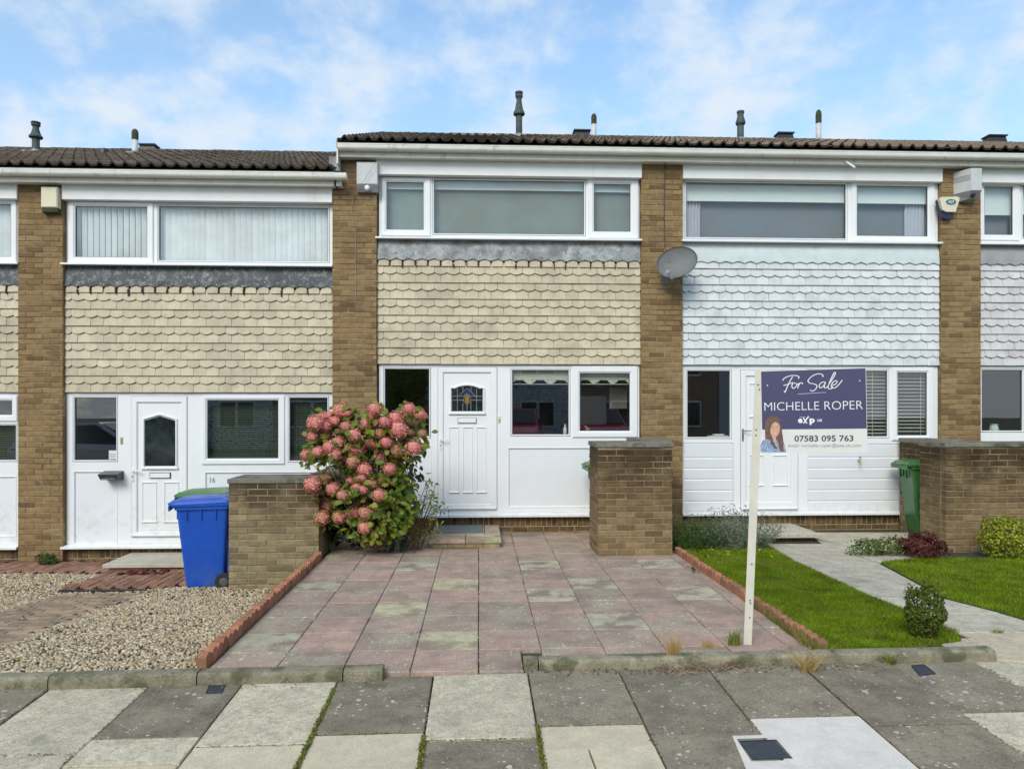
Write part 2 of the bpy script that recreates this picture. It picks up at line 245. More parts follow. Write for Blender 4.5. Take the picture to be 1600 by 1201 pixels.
M['moss_joint'] = pm('joint_moss_tufts', 0, rough=.8, var=.3, ns=9, isl=1, cols=[(.07, .085, .015), (.14, .16, .025), (.20, .22, .03)])
M['bin_blue'] = pm('bin_blue', (.012, .085, .47), rough=.38, var=.06, ns=6, bump=.05, bs=200, stains=[((.05, .12, .4), 3, .55, .75, .35), ((.10, .19, .52), 28, .63, .70, .5), ((.16, .15, .16), 5, .45, .7, .35, 'offs', .05, -.4)])
M['bin_green'] = pm('bin_green', (.035, .15, .035), rough=.4, var=.08, ns=6, bump=.05, bs=200, stains=[((.11, .20, .10), 2.4, .48, .68, .5), ((.14, .24, .13), 28, .63, .70, .5), ((.12, .12, .08), 5, .45, .7, .4, 'offs', .35, 0)])
M['rubber'] = pm('rubber', (.02, .022, .022), rough=.7, var=.1)
M['hub'] = pm('wheel_hub', (.10, .11, .105), rough=.5, var=.1)
M['sign_navy'] = pm('sign_navy', (.062, .060, .135), rough=.4, var=.03)
M['sign_white'] = pm('sign_white', (.70, .69, .66), rough=.45, var=.03)
M['sign_ink'] = pm('sign_ink', (.06, .055, .08), rough=.5, var=0)
M['sign_grey'] = pm('sign_grey_ink', (.27, .26, .26), rough=.5, var=0)
M['sign_letter'] = pm('sign_letter', (.80, .80, .82), rough=.4, var=0)
M['post_cream'] = pm('post_cream', (.62, .59, .50), rough=.6, var=.06, ns=9, stains=[((.4, .37, .28), 5, .6, .75, .5)])
M['skin'] = pm('print_skin', (.62, .36, .26), rough=.45, var=.05, ns=30)
M['lip'] = pm('print_lip', (.45, .14, .12), rough=.5, var=0)
M['hair'] = pm('print_hair', (.15, .085, .06), rough=.45, var=.3, ns=60)
M['blouse'] = pm('print_blouse', (.16, .24, .42), rough=.45, var=.3, ns=60, stains=[((.65, .68, .75), 160, .5, .6, .8)])
M['cream_box'] = pm('cream_box', (.66, .62, .46), rough=.5, var=.04)
M['white_box'] = pm('white_box', (.52, .54, .55), rough=.5, var=.08, ns=9, stains=[((.2, .2, .18), 12, .58, .7, .6, 'streak')])
M['grey_box'] = pm('grey_box', (.30, .30, .31), rough=.6, var=.1)
M['navy_plastic'] = pm('navy_plastic', (.015, .018, .06), rough=.35, var=.1)
M['teal_print'] = pm('teal_print', (.05, .15, .17), rough=.4, var=.3, ns=20)
M['dish'] = pm('dish_grey', (.13, .14, .137), rough=.55, var=.12, ns=8, stains=[((.15, .11, .06), 12, .6, .7, .5, 'streak')])
M['black'] = pm('black_plastic', (.02, .02, .022), rough=.5, var=.1)
M['metal'] = pm('metal', (.42, .42, .42), rough=.3, metal=.8, var=.05)
M['brass'] = pm('brass', (.45, .38, .22), rough=.4, metal=.4, var=.05)
M['lamp_dark'] = pm('lamp_dark', (.035, .04, .045), rough=.4, var=.1)
M['blind_slat'] = pm('blind_slat', (.84, .87, .86), rough=.6, var=.05, rnd=.05, trans=.15)
M['blind_dark'] = pm('blind_dark', (.055, .075, .05), rough=.5, var=.05)
M['blind_white'] = pm('blind_white', (.68, .68, .62), rough=.5, var=.05)
M['blind_roll'] = pm('blind_roll', (.62, .70, .68), rough=.7, var=.03)
M['blind_cream'] = pm('blind_cream', (.60, .60, .50), rough=.7, var=.05, stains=[((.25, .33, .22), 34, .56, .62, .0)])
M['valance'] = pm('valance', (.66, .66, .54), rough=.7, var=.05, stains=[((.13, .24, .20), 22, .54, .60, .8), ((.5, .45, .15), 18, .62, .68, .7, 'offs')])
M['reflection_green'] = pm('reflection_green', (.175, .215, .185), rough=.8, var=.03, ns=2)  # sky reflected in the panes, painted as a flat sheet colour
M['reflection_grey'] = pm('reflection_grey', (.14, .155, .165), rough=.8, var=.03, ns=2)  # grey of the reflected sky painted into the sheet
M['curtain'] = pm('curtain', (.42, .44, .50), rough=.8, var=.05)
M['curtain_blue'] = pm('curtain_blue', (.03, .10, .20), rough=.8, var=.05)
M['interior'] = pm('interior', (.22, .20, .17), rough=.9, var=.1, ns=2)
M['paper'] = pm('paper', (.7, .7, .66), rough=.8, var=.05)
M['glass_up'] = glass('glass_up', (.95, .97, .97), 1.8, .012)
M['glass_low'] = glass('glass_low', (.88, .91, .89), 2.3, .012)
M['glass_clear'] = glass('glass_clear', (.93, .96, .96), 1.45, .008)
M['lead_came'] = pm('lead_came', (.30, .31, .36), rough=.5, var=.1)
M['amber'] = pm('amber_glass', (.30, .19, .03), rough=.2, var=.1)
M['blue_glass'] = pm('blue_glass', (.03, .035, .13), rough=.2, var=.1)
M['dark_glass'] = pm('dark_glass', (.018, .024, .022), rough=.06, var=.5, ns=9)
M['iron'] = pm('cast_iron', (.035, .042, .055), rough=.55, var=.25, ns=30, bump=.4, bs=60)
M['rubber_mat'] = pm('rubber_mat', (.13, .15, .15), rough=.9, var=.2, ns=30)
M['tyre'] = M['rubber']
M['paint_red'] = pm('paint_red', (.50, .03, .07), rough=.2, var=.02, coat=.5)
M['paint_silver'] = pm('paint_silver', (.62, .61, .64), rough=.25, var=.02, coat=.5, metal=.3)
M['lamp_lens'] = pm('lamp_lens', (.5, .5, .5), rough=.15, var=.05)
M['far_brick'] = pm('far_brick', (.34, .24, .17), rough=.9, var=.2, ns=8)
M['far_blue'] = pm('far_render', (.52, .57, .62), rough=.8, var=.1)
M['dark_glass_far'] = pm('far_glass', (.02, .03, .035), rough=.08, var=.1)
M['terr_label'] = M['paper']

# ------------------------------------------------------------------ mesh helpers
WORLD = {}                                 # objects whose children keep world coordinates: name -> base location
class MB:
    def __init__(s): s.v = []; s.f = []; s.m = []; s.mi = 0
    def add(s, v, f):
        o = len(s.v); s.v += [tuple(p) for p in v]; s.f += [tuple(i+o for i in q) for q in f]; s.m += [s.mi]*len(f); return s
    def box(s, x0, x1, y0, y1, z0, z1):
        return s.add([(x0,y0,z0),(x1,y0,z0),(x1,y1,z0),(x0,y1,z0),(x0,y0,z1),(x1,y0,z1),(x1,y1,z1),(x0,y1,z1)],
                     [(0,3,2,1),(4,5,6,7),(0,1,5,4),(1,2,6,5),(2,3,7,6),(3,0,4,7)])
    def cbox(s, x0, x1, y0, y1, z0, z1, c=.004):
        """box with all edges of its front (-y) face chamfered"""
        return s.add([(x0,y1,z0),(x1,y1,z0),(x1,y1,z1),(x0,y1,z1),(x0,y0+c,z0),(x1,y0+c,z0),(x1,y0+c,z1),(x0,y0+c,z1),
                      (x0+c,y0,z0+c),(x1-c,y0,z0+c),(x1-c,y0,z1-c),(x0+c,y0,z1-c)],
                     [(0,3,2,1),(8,9,10,11),(4,5,9,8),(5,6,10,9),(6,7,11,10),(7,4,8,11),(0,1,5,4),(1,2,6,5),(2,3,7,6),(3,0,4,7)])
    def ring(s, o, i, yf, yb, c=.006):
        """mitred frame; o,i = (x0,x1,z0,z1) outer and inner rectangle; front chamfered"""
        def rc(r, d): x0,x1,z0,z1 = r; return [(x0+d,z0+d),(x1-d,z0+d),(x1-d,z1-d),(x0+d,z1-d)]
        L = [[(x,yb,z) for x,z in rc(o,0)], [(x,yf+c,z) for x,z in rc(o,0)], [(x,yf,z) for x,z in rc(o,c)], [(x,yf,z) for x,z in rc(i,-c*1.6)], [(x,yf+c*1.6,z) for x,z in rc(i,0)], [(x,yb,z) for x,z in rc(i,0)]]
        v = [p for l in L for p in l]; f = []
        for k in range(6):
            a, b = k*4, ((k+1)%6)*4
            for j in range(4): f.append((a+j, a+(j+1)%4, b+(j+1)%4, b+j))
        return s.add(v, f)
    def prism(s, poly, y0, y1):
        """polygon in XZ (counter-clockwise seen from -y) extruded in y"""
        n = len(poly); v = [(x,y0,z) for x,z in poly]+[(x,y1,z) for x,z in poly]
        f = [tuple(range(n)), tuple(range(2*n-1,n-1,-1))]+[((i+1)%n,i,i+n,(i+1)%n+n) for i in range(n)]
        return s.add(v, f)
    def slab(s, poly, z0, z1, c=0):
        n = len(poly); 
        v = [(x,y,z0) for x,y in poly]+[(x,y,z1-c) for x,y in poly]
        f = [tuple(range(n-1,-1,-1))]+[(i,(i+1)%n,(i+1)%n+n,i+n) for i in range(n)]
        if c:
            cx = sum(p[0] for p in poly)/n; cy = sum(p[1] for p in poly)/n
            for x,y in poly:
                d = math.hypot(x-cx,y-cy); v.append((x-(x-cx)/d*c*1.4, y-(y-cy)/d*c*1.4, z1))
            f += [(i+n,(i+1)%n+n,(i+1)%n+2*n,i+2*n) for i in range(n)]+[tuple(range(2*n,3*n))]
        else: f.append(tuple(range(n,2*n)))
        return s.add(v, f)
    def lathe(s, prof, cx, cy, n=16, axis='z', cz=0):
        v = []; f = []
        for r, h in prof:
            for k in range(n):
                a = 2*math.pi*k/n; ca, sa = r*math.cos(a), r*math.sin(a)
                v.append((cx+ca, cy+sa, h) if axis == 'z' else ((cx+ca, h, cz+sa) if axis == 'y' else (h, cy+ca, cz+sa)))
        for j in range(len(prof)-1):
            for k in range(n):
                a = j*n+k; b = j*n+(k+1)%n; f.append((a,b,b+n,a+n) if axis != 'y' else (b,a,a+n,b+n))
        f.append(tuple(range(n-1,-1,-1)) if axis != 'y' else tuple(range(n)))
        e = (len(prof)-1)*n; f.append(tuple(range(e,e+n)) if axis != 'y' else tuple(range(e+n-1,e-1,-1)))
        return s.add(v, f)
    def tube(s, pts, r, n=6, flat=1.0):
        pts = [Vector(p) for p in pts]; v = []; f = []
        for i, p in enumerate(pts):
            d = (pts[min(i+1,len(pts)-1)]-pts[max(i-1,0)]).normalized()
            up = Vector((0,1,0)) if abs(d.y) < .9 else Vector((0,0,1))
            a = d.cross(up).normalized(); b = d.cross(a).normalized()
            rr = r[i] if isinstance(r, (list, tuple)) else r
            for k in range(n):
                t = 2*math.pi*k/n; v.append(tuple(p+a*math.cos(t)*rr+b*math.sin(t)*rr*flat))
        for i in range(len(pts)-1):
            for k in range(n): f.append((i*n+k,i*n+(k+1)%n,(i+1)*n+(k+1)%n,(i+1)*n+k))
        f.append(tuple(range(n-1,-1,-1))); e = (len(pts)-1)*n; f.append(tuple(range(e,e+n)))
        return s.add(v, f)
    def mesh(s, name, smooth=False):
        me = bpy.data.meshes.new(name); me.from_pydata(s.v, [], s.f); me.update()
        if smooth: me.polygons.foreach_set('use_smooth', [True]*len(me.polygons))
        if max(s.m, default=0): me.polygons.foreach_set('material_index', s.m)
        return me
    def build(s, name, mat, parent=None, smooth=False, **k):
        return obj(name, s.mesh(name, smooth), mat, parent, **k)
def obj(name, me, mat, parent=None, label=None, cat=None, group=None, kind=None):
    o = bpy.data.objects.new(name, me); C.objects.link(o)
    if mat is not None:
        ml = mat if isinstance(mat, (list, tuple)) else [mat]
        if not me.materials:
            for m in ml: me.materials.append(M[m] if isinstance(m, str) else m)
    if parent is not None:
        o.parent = parent
        if parent.name in WORLD: o.matrix_parent_inverse = Matrix.Translation(-WORLD[parent.name])
    tag(o, label, cat, group, kind); return o
def tag(o, label=None, cat=None, group=None, kind=None):
    if label: o['label'] = label
    if cat: o['category'] = cat
    if group: o['group'] = group
    if kind: o['kind'] = kind
    return o
def thing(name, loc, label, cat, group=None, rz=0, world=True):
    """an Empty at the thing's base; world=True: its children are given in world coordinates"""
    o = bpy.data.objects.new(name, None); C.objects.link(o); o.location = loc; o.rotation_euler = (0,0,rz); o.empty_display_size = .2
    if world: WORLD[o.name] = Vector(loc)
    return tag(o, label, cat, group)
def struct(name, mb, mat, **k): return mb.build(name, mat, None, kind='structure', **k)
def smooth_by_angle(me, ang=40):
    try: me.shade_auto_smooth
    except Exception: pass
def np_mesh(name, V, Fq, mat_ids=None):
    """fast mesh from arrays; Fq (n,k) with equal k"""
    me = bpy.data.meshes.new(name); k = Fq.shape[1]
    me.vertices.add(len(V)); me.vertices.foreach_set('co', V.astype(np.float32).ravel())
    me.loops.add(Fq.size); me.loops.foreach_set('vertex_index', Fq.astype(np.int32).ravel())
    me.polygons.add(len(Fq)); me.polygons.foreach_set('loop_start', np.arange(0, Fq.size, k, dtype=np.int32)); me.polygons.foreach_set('loop_total', np.full(len(Fq), k, dtype=np.int32))
    if mat_ids is not None: me.polygons.foreach_set('material_index', mat_ids.astype(np.int32))
    me.update(calc_edges=True); return me
def pieces(name, parent, mesh, items, limit=300, group_stuff=True):
    """alike pieces sharing mesh data. items: (loc, scale, euler[, mesh index]). In view: objects; the rest: one part, kind stuff"""
    ms = mesh if isinstance(mesh, (list, tuple)) else [mesh]
    vis = [it for it in items if inframe(it[0])]; rest = [it for it in items if not inframe(it[0])]
    if len(vis) > limit:
        vis.sort(key=lambda it: (Vector(it[0])-cam.location).length); rest += vis[limit:]; vis = vis[:limit]
    for it in vis:
        o = bpy.data.objects.new(name, ms[it[3] if len(it) > 3 else 0]); o.location = it[0]; o.scale = it[1]; o.rotation_euler = it[2]
        C.objects.link(o)
        if parent is not None:
            o.parent = parent
            if parent.name in WORLD: o.matrix_parent_inverse = Matrix.Translation(-WORLD[parent.name])
    if rest:
        mb = MB()
        for it in rest:
            me = ms[it[3] if len(it) > 3 else 0]; mt = Matrix.LocRotScale(Vector(it[0]), Euler(it[2]), Vector(it[1]))
            mb.add([mt @ v.co for v in me.vertices], [tuple(p.vertices) for p in me.polygons])
        mb.build(name, ms[0].materials[0], parent, kind='stuff')
def mmat(me, mat): me.materials.append(M[mat] if isinstance(mat, str) else mat); return me
# ================================================================== bricks
def brick_mesh(name, mat, L=.215, H=.064, D=.1, seeds=3):
    out = []
    for k in range(seeds):
        rd = random.Random(k+3); j = lambda a=.0022: rd.uniform(-a, a); c = .005
        mb = MB(); x0, x1, z0, z1 = -L/2, L/2, -H/2, H/2
        mb.v = [(x0,D,z0),(x1,D,z0),(x1,D,z1),(x0,D,z1),(x0+j(),c,z0+j(.001)),(x1+j(),c,z0+j(.001)),(x1+j(),c,z1+j(.001)),(x0+j(),c,z1+j(.001)),
                (x0+c+j(),j(),z0+c+j()),(x1-c+j(),j(),z0+c+j()),(x1-c+j(),j(),z1-c+j()),(x0+c+j(),j(),z1-c+j())]
        mb.f = [(0,3,2,1),(8,9,10,11),(4,5,9,8),(5,6,10,9),(6,7,11,10),(7,4,8,11),(0,1,5,4),(1,2,6,5),(2,3,7,6),(3,0,4,7)]; mb.m = [0]*10
        out.append(mmat(mb.mesh(name), mat))
    return out
BM = {k: brick_mesh('brick', k) for k in ('brick', 'wall_brick', 'low_brick', 'plinth_brick', 'red_brick')}
def lay(items, face, x, y, z, length, height, off=0, course=.075, pitch=.225, wob=.003):
    """stretcher bond; face front (-y), left (-x), right (+x); x,y = start corner of the face; left runs to +y too"""
    rz = {'front': 0, 'left': R(-90), 'right': R(90)}[face]; n = int(height/course+.6)
    for r in range(n):
        s = -(pitch/2 if (r+off) % 2 else 0)
        while s < length-.02:
            a, b = max(s, 0), min(s+pitch, length); s += pitch
            if b-a < .035: continue
            w = (b-a-.010)/.215; c = (a+b)/2; p = random.uniform(-wob, wob)
            if face == 'front': loc = (x+c, y+p, z+(r+.5)*course)
            else: loc = (x+p, y+c, z+(r+.5)*course)
            items.append((loc, (w, 1, 1), (0, 0, rz), random.randrange(3)))

# ================================================================== ground: big sheet, road, pavement, gardens
YK = 4.98                                                # back edge of the pavement, where the garden kerb stands
def pz(x, y): return -.025+.008*x+.034*(min(y, 5.3)-5.0)
g = MB(); g.add([(-200,-200,-.75),(200,-200,-.75),(200,200,-.75),(-200,200,-.75)], [(0,1,2,3)]); struct('ground', g, 'earth')
g = MB(); g.box(-40,40,-6.2,1.72,-.40,-.235); struct('road', g, 'asphalt')
g = MB(); g.box(-40,40,-9.0,-6.2,-.40,-.13); struct('far_pavement', g, 'slab_dark')
g = MB(); g.box(-40,40,-14.5,-9.0,-.40,-.12); struct('far_verge', g, 'turf')
g = MB()
xs = np.linspace(-24, 24, 49)
for a, b in zip(xs[:-1], xs[1:]):
    v = [(a,1.85,pz(a,1.85)-.035),(b,1.85,pz(b,1.85)-.035),(b,5.25,pz(b,5.25)-.035),(a,5.25,pz(a,5.25)-.035)]
    g.add(v+[(x,y,-.5) for x,y,_ in v], [(0,1,2,3),(4,5,1,0),(6,7,3,2)])
pav = struct('pavement', g, 'sand_joint')
g = MB(); g.box(-1.9, 2.5, 5.06, 10.9, -.6, -.034); drive = struct('driveway', g, 'sand_joint')
# left garden slopes down to its house
def gzl(y): return lerp(-.03, -.36, min(max((y-5.15)/3.5, 0), 1))
g = MB(); ys = np.linspace(5.06, 10.9, 24)
for a, b in zip(ys[:-1], ys[1:]): g.add([(-24,a,gzl(a)-.02),(-1.9,a,gzl(a)-.02),(-1.9,b,gzl(b)-.02),(-24,b,gzl(b)-.02)], [(0,1,2,3)])
g.add([(-14,5.06,-.05),(-1.9,5.06,-.05),(-1.9,5.06,-.5),(-14,5.06,-.5)], [(0,1,2,3)])
struct('left_garden_ground', g, 'gravel_bed')
g = MB(); g.box(2.5, 7.2, 5.2, 10.9, -.6, -.005); struct('right_garden_ground', g, 'soil')
g = MB(); g.box(7.2, 24, 5.2, 10.9, -.6, -.004); struct('far_right_garden', g, 'turf')

# ---- drive slabs: 0.46 m grid
yel = [((713,910), 'slab_yellow'), ((631,946), 'slab_yellow'), ((700,987), 'slab_yellow'), ((655,883), 'slab_green'), ((500,918), 'slab_green'), ((432,996), 'slab_green'),
       ((840,880), 'slab_green'), ((922,904), 'slab_green'), ((866,936), 'slab_green'), ((972,979), 'slab_green'), ((1022,877), 'slab_green'), ((1100,934), 'slab_green')]
GX, GY, P = 0.0, 5.07, .458
special = {}
for (px, py), m in yel:
    X, Y = G(px, py); special[(math.floor(X/P), math.floor((Y-GY)/P))] = m
def slab_obj(name, parent, poly, z1, th, mat, c=.004, **k):
    mb = MB(); mb.slab(poly, z1-th, z1, c); return mb.build(name, mat, parent, **k)
for i in range(-5, 6):
    for j in range(0, 13):
        x0, x1 = max(i*P, -1.84), min((i+1)*P, 2.43); y0, y1 = GY+j*P, min(GY+(j+1)*P, 10.78)
        if x0 > .2: y0 = max(y0, 5.232)
        if x1-x0 < .04 or y1-y0 < .04: continue
        if x0 > 1.45 and x1 < 2.4 and y0 > 9.1 and y1 < 10.5: continue
        if i == 0 and j == 0: x1 = .305
        q = lambda: random.uniform(-.002, .002); gp = .003
        z = random.uniform(-.004, .004)
        poly = [(x0+gp+q(),y0+gp+q()),(x1-gp+q(),y0+gp+q()),(x1-gp+q(),y1-gp+q()),(x0+gp+q(),y1-gp+q())]
        slab_obj('paving_slab', drive, poly, z, .045, special.get((i, j), 'slab_pink'), c=.006)

# ---- pavement slabs (0.6 x 0.9), three rows; world seams read off the place
def PG(px, py):                                            # picture point on the sloping pavement
    z = 0
    for _ in range(6): X, Y = G(px, py, z); z = pz(X, Y)
    return X, Y
row1 = [(-95,'slab_light'),(85,'slab_dark'),(235,'slab_light'),(378,'slab_dark'),(525,'slab_light'),(675,'slab_dark'),(828,'slab_light'),(978,'slab_dark'),(1128,'slab_dark'),(1288,'slab_dark'),(1440,'slab_dark'),(1590,'slab_dark'),(1740,'slab_light')]
seams = [PG(p, 1070)[0] for p, _ in row1]
cols1 = ['slab_light','slab_dark','slab_light','slab_dark','slab_light','slab_dark','slab_light','slab_dark','slab_dark','slab_dark','slab_dark','slab_dark','slab_light']
ends = {0: 1176, 1: 1176, 2: 1176, 3: 1151, 4: 1163, 5: 1144, 6: 1154, 7: 1132, 8: 1146, 9: 1121, 10: 1134, 11: 1112, 12: 1112}
row2 = {1:'slab_cream',2:'slab_light',3:'slab_light',4:'slab_cream',5:'slab_cream',6:'slab_dark',7:'slab_cream',8:'slab_dark',9:'slab_white',10:'slab_dark',11:'slab_light',12:'slab_dark'}
def psl(poly, mat, dz=0):
    mb = MB(); n = 4; z = [pz(x, y)+dz for x, y in poly]
    cx = sum(p[0] for p in poly)/n; cy = sum(p[1] for p in poly)/n; c = .006
    v = [(x,y,h-.05) for (x,y),h in zip(poly,z)]+[(x,y,h-.004) for (x,y),h in zip(poly,z)]+[(lerp(x,cx,.02),lerp(y,cy,.014),h) for (x,y),h in zip(poly,z)]
    f = [(3,2,1,0)]+[(i,(i+1)%n,(i+1)%n+n,i+n) for i in range(n)]+[(i+n,(i+1)%n+n,(i+1)%n+2*n,i+2*n) for i in range(n)]+[(8,9,10,11)]
    mb.add(v, f); return mb.build('paving_slab', mat, pav)
xs_ = seams
for k in range(1, 13):
    x0, x1 = xs_[k-1], xs_[k]; gp = .006
    yb = {k: PG(min(max((row1[k-1][0]+row1[k][0])/2, 0), 1600), ends[k])[1]}[k]
    q = lambda a=.004: random.uniform(-a, a)
    ytop = YK+.02 if xs_[k] < -.6 else (YK+.13 if xs_[k-1] > .3 else YK+.083)
    if x0 > 3.4: ytop = 5.6
    dz = q(.005)
    psl([(x0+gp,yb+gp+q()),(x1-gp,yb+gp+q()),(x1-gp,ytop),(x0+gp,ytop)], cols1[k], dz)
    # second row below: whole slab, or two where the picture shows a cut
    m2 = row2[k]; y2 = yb-.86
    if k == 9:                                             # pale renewed patch round the stop tap chamber
        psl([(x0+gp,y2+gp),(x1-gp,y2+gp),(x1-gp,yb-gp),(x0+gp,yb-gp)], m2, .003)
    elif k in (2, 3, 4):
        ym = yb-.30; psl([(x0+gp,ym+gp),(x1-gp,ym+gp),(x1-gp,yb-gp),(x0+gp,yb-gp)], {2:'slab_light',3:'slab_light',4:'slab_cream'}[k], q(.004))
        psl([(x0+gp,y2+gp),(x1-gp,y2+gp),(x1-gp,ym-gp),(x0+gp,ym-gp)], {2:'slab_dark',3:'slab_cream',4:'slab_cream'}[k], q(.004))
    elif k == 7:
        ym = yb-.29; psl([(x0+gp,ym+gp),(x1-gp,ym+gp+.03),(x1-gp,yb-gp),(x0+gp,yb-gp)], m2, q(.004))
        psl([(x0+gp,y2+gp),(x0+.27,y2+gp),(x0+.25,ym+.008),(x0+gp,ym-gp)], 'slab_cream', 0); psl([(x0+.28,y2+gp),(x1-gp,y2+gp),(x1-gp,ym+.022),(x0+.26,ym+.01)], 'slab_cream', .002)
    else: psl([(x0+gp,y2+gp),(x1-gp,y2+gp),(x1-gp,yb-gp),(x0+gp,yb-gp)], m2, q(.004))
    psl([(x0+gp,2.0),(x1-gp,2.0),(x1-gp,y2-gp),(x0+gp,y2-gp)], random.choice(['slab_dark','slab_light','slab_dark']), q(.003))
for side in (-1, 1):                                        # the pavement goes on past the picture
    x0 = xs_[0] if side < 0 else xs_[12]
    for k in range(14):
        xa, xb = sorted((x0+side*k*.61, x0+side*(k+1)*.61)); j = .2*(k%2)
        for ya, yb2 in ((2.0, 2.9+j), (2.9+j, 3.8+j), (3.8+j, YK+.02 if side < 0 else YK+.4)):
            psl([(xa+.006,ya+.006),(xb-.006,ya+.006),(xb-.006,yb2-.006),(xa+.006,yb2-.006)], random.choice(['slab_dark','slab_light','slab_dark','slab_cream']), random.uniform(-.004,.004))
# road kerb out of view
kp = MB()
for x in np.arange(-24, 24, .915): kp.box(x+.003, x+.912, 1.72, 1.86, -.45, pz(x, 1.9)-.01)
struct('road_kerb', kp, 'kerb')

# ---- chamber covers let into the pavement
def cover(name, quad_px, label, size=None, frame=True):
    pts = [PG(*p) for p in quad_px]; cx = sum(p[0] for p in pts)/4; cy = sum(p[1] for p in pts)/4; z = pz(cx, cy)
    t = thing(name, (cx, cy, z), label, 'manhole cover')
    sc = lambda s, dz: [(cx+(x-cx)*s, cy+(y-cy)*s, pz(cx+(x-cx)*s, cy+(y-cy)*s)+dz) for x, y in pts]
    mb = MB()
    a, b, c_ = sc(1.0, .006), sc(.93, .008), sc(.93, -.012); mb.add(a+b+c_+sc(1.0, -.03), [(12+i, 12+(i+1)%4, (i+1)%4, i) for i in range(4)]+[(i,(i+1)%4,(i+1)%4+4,i+4) for i in range(4)]+[(i+4,(i+1)%4+4,(i+1)%4+8,i+8) for i in range(4)])
    mb.build('cover_frame', 'iron', t)
    mb = MB(); p0, p1 = sc(.91, -.02), sc(.91, .004); mb.add(p0+p1, [(i,(i+1)%4,(i+1)%4+4,i+4) for i in range(4)]+[(4,5,6,7)])
    return t, mb, (cx, cy, z)
t, mb, (cx, cy, z) = cover('manhole_cover', [(1176,1187),(1238,1185),(1213,1156),(1154,1158)], 'square dark cast iron chamber cover set in the pale patch of pavement')
for r_ in (): 
    ring = MB(); n = 20
    pts = [(cx+r_*math.cos(2*math.pi*k/n), cy+r_*.9*math.sin(2*math.pi*k/n)) for k in range(n)]
    for k in range(n):
        a, b = pts[k], pts[(k+1)%n]; mb.add([(a[0],a[1],z+.004),(b[0],b[1],z+.004),(b[0]*.96+cx*.04,b[1]*.96+cy*.04,z+.007),(a[0]*.96+cx*.04,a[1]*.96+cy*.04,z+.007)], [(0,1,2,3)])
mb.build('cover_plate', 'iron', t)
# white border patch: two quads of pale mortar round the cover
wp = MB(); q4 = [PG(*p) for p in [(1170,1212),(1268,1212),(1243,1147),(1144,1150)]]
v = [(x,y,pz(x,y)+.0045) for x, y in q4]; 
qi = [PG(*p) for p in [(1174,1190),(1241,1188),(1216,1153),(1151,1155)]]; v2 = [(x,y,pz(x,y)+.0045) for x, y in qi]
wp.add(v+v2, [(i,(i+1)%4,(i+1)%4+4,i+4) for i in range(4)]); wp.build('mortar_surround', 'slab_white', pav)
for nm, q_, lb in [('a', [(321,1084),(347,1083),(353,1068),(328,1068)], 'small dark meter cover in the left pavement below the kerb'), ('b', [(1437,1055),(1462,1052),(1443,1038),(1424,1040)], 'small dark meter cover in the right pavement by the kerb end')]:
    t, mb, _ = cover('meter_cover', q_, lb); mb.build('cover_plate', 'iron', t)

# ---- garden kerb stones
def kerb(x0, x1, y, zt, label, segs, gpr='edging kerb along the pavement'):
    t = thing('garden_kerb', ((x0+x1)/2, y+.06, pz(x0, y)), label, 'kerb')
    bounds = [x0]+segs+[x1]
    for a, b in zip(bounds[:-1], bounds[1:]):
        mb = MB(); n = 10; w = .125
        prof = [(0,-.2),(0,-.030),(.004,-.014),(.014,-.004),(.03,0),(w-.02,0),(w,-.012),(w,-.2)]
        vs_ = []; 
        for k in range(n+1):
            x = lerp(a+.004, b-.004, k/n); zz_ = zt+.008*x+random.uniform(-.0015, .0015)
            e = .0
            vs_ += [(x, y+py+random.uniform(-.0015,.0015), zz_+pz_*(1.0)) for py, pz_ in prof]
        m_ = len(prof); f = [(k*m_+i, (k+1)*m_+i, (k+1)*m_+i+1, k*m_+i+1) for k in range(n) for i in range(m_-1)]
        f += [tuple(range(m_)), tuple(range((n+1)*m_-1, n*m_-1, -1))]
        mb.add(vs_, f); mb.build('kerb_stone', 'kerb', t, smooth=False)
    return t
zk = .055
kerb(-12, WX(598,4.98), 4.985, zk, 'mossy concrete edging kerb in front of the gravel garden', [-9.1,-7.2,-5.4,PG(-150,1070)[0],PG(105,1055)[0],PG(327,1050)[0],PG(545,1045)[0]])
kerb(G(818,1047,-.02)[0], G(1545,1027,0)[0], 5.10, zk-.005, 'weedy concrete edging kerb in front of the lawn and sign', [G(842,1047)[0], G(1262,1032)[0]])

# ================================================================== houses
YF = 10.8
def holed(mb, x0, x1, z0, z1, holes, y0, y1):
    xs = sorted({x0, x1, *[min(max(h[i], x0), x1) for h in holes for i in (0, 1)]}); zs = sorted({z0, z1, *[min(max(h[i], z0), z1) for h in holes for i in (2, 3)]})
    nx, nz = len(xs)-1, len(zs)-1
    def fill(i, j):
        if not (0 <= i < nx and 0 <= j < nz): return False
        cx, cz = (xs[i]+xs[i+1])/2, (zs[j]+zs[j+1])/2
        return not any(h[0] < cx < h[1] and h[2] < cz < h[3] for h in holes)
    for i in range(nx):
        for j in range(nz):
            if not fill(i, j): continue
            a, b, c, d = xs[i], xs[i+1], zs[j], zs[j+1]
            mb.add([(a,y0,c),(b,y0,c),(b,y0,d),(a,y0,d)], [(0,1,2,3)]); mb.add([(a,y1,c),(b,y1,c),(b,y1,d),(a,y1,d)], [(3,2,1,0)])
            if not fill(i-1, j): mb.add([(a,y0,c),(a,y0,d),(a,y1,d),(a,y1,c)], [(0,1,2,3)])
            if not fill(i+1, j): mb.add([(b,y0,c),(b,y1,c),(b,y1,d),(b,y0,d)], [(0,1,2,3)])
            if not fill(i, j-1): mb.add([(a,y0,c),(a,y1,c),(b,y1,c),(b,y0,c)], [(0,1,2,3)])
            if not fill(i, j+1): mb.add([(a,y0,d),(b,y0,d),(b,y1,d),(a,y1,d)], [(0,1,2,3)])
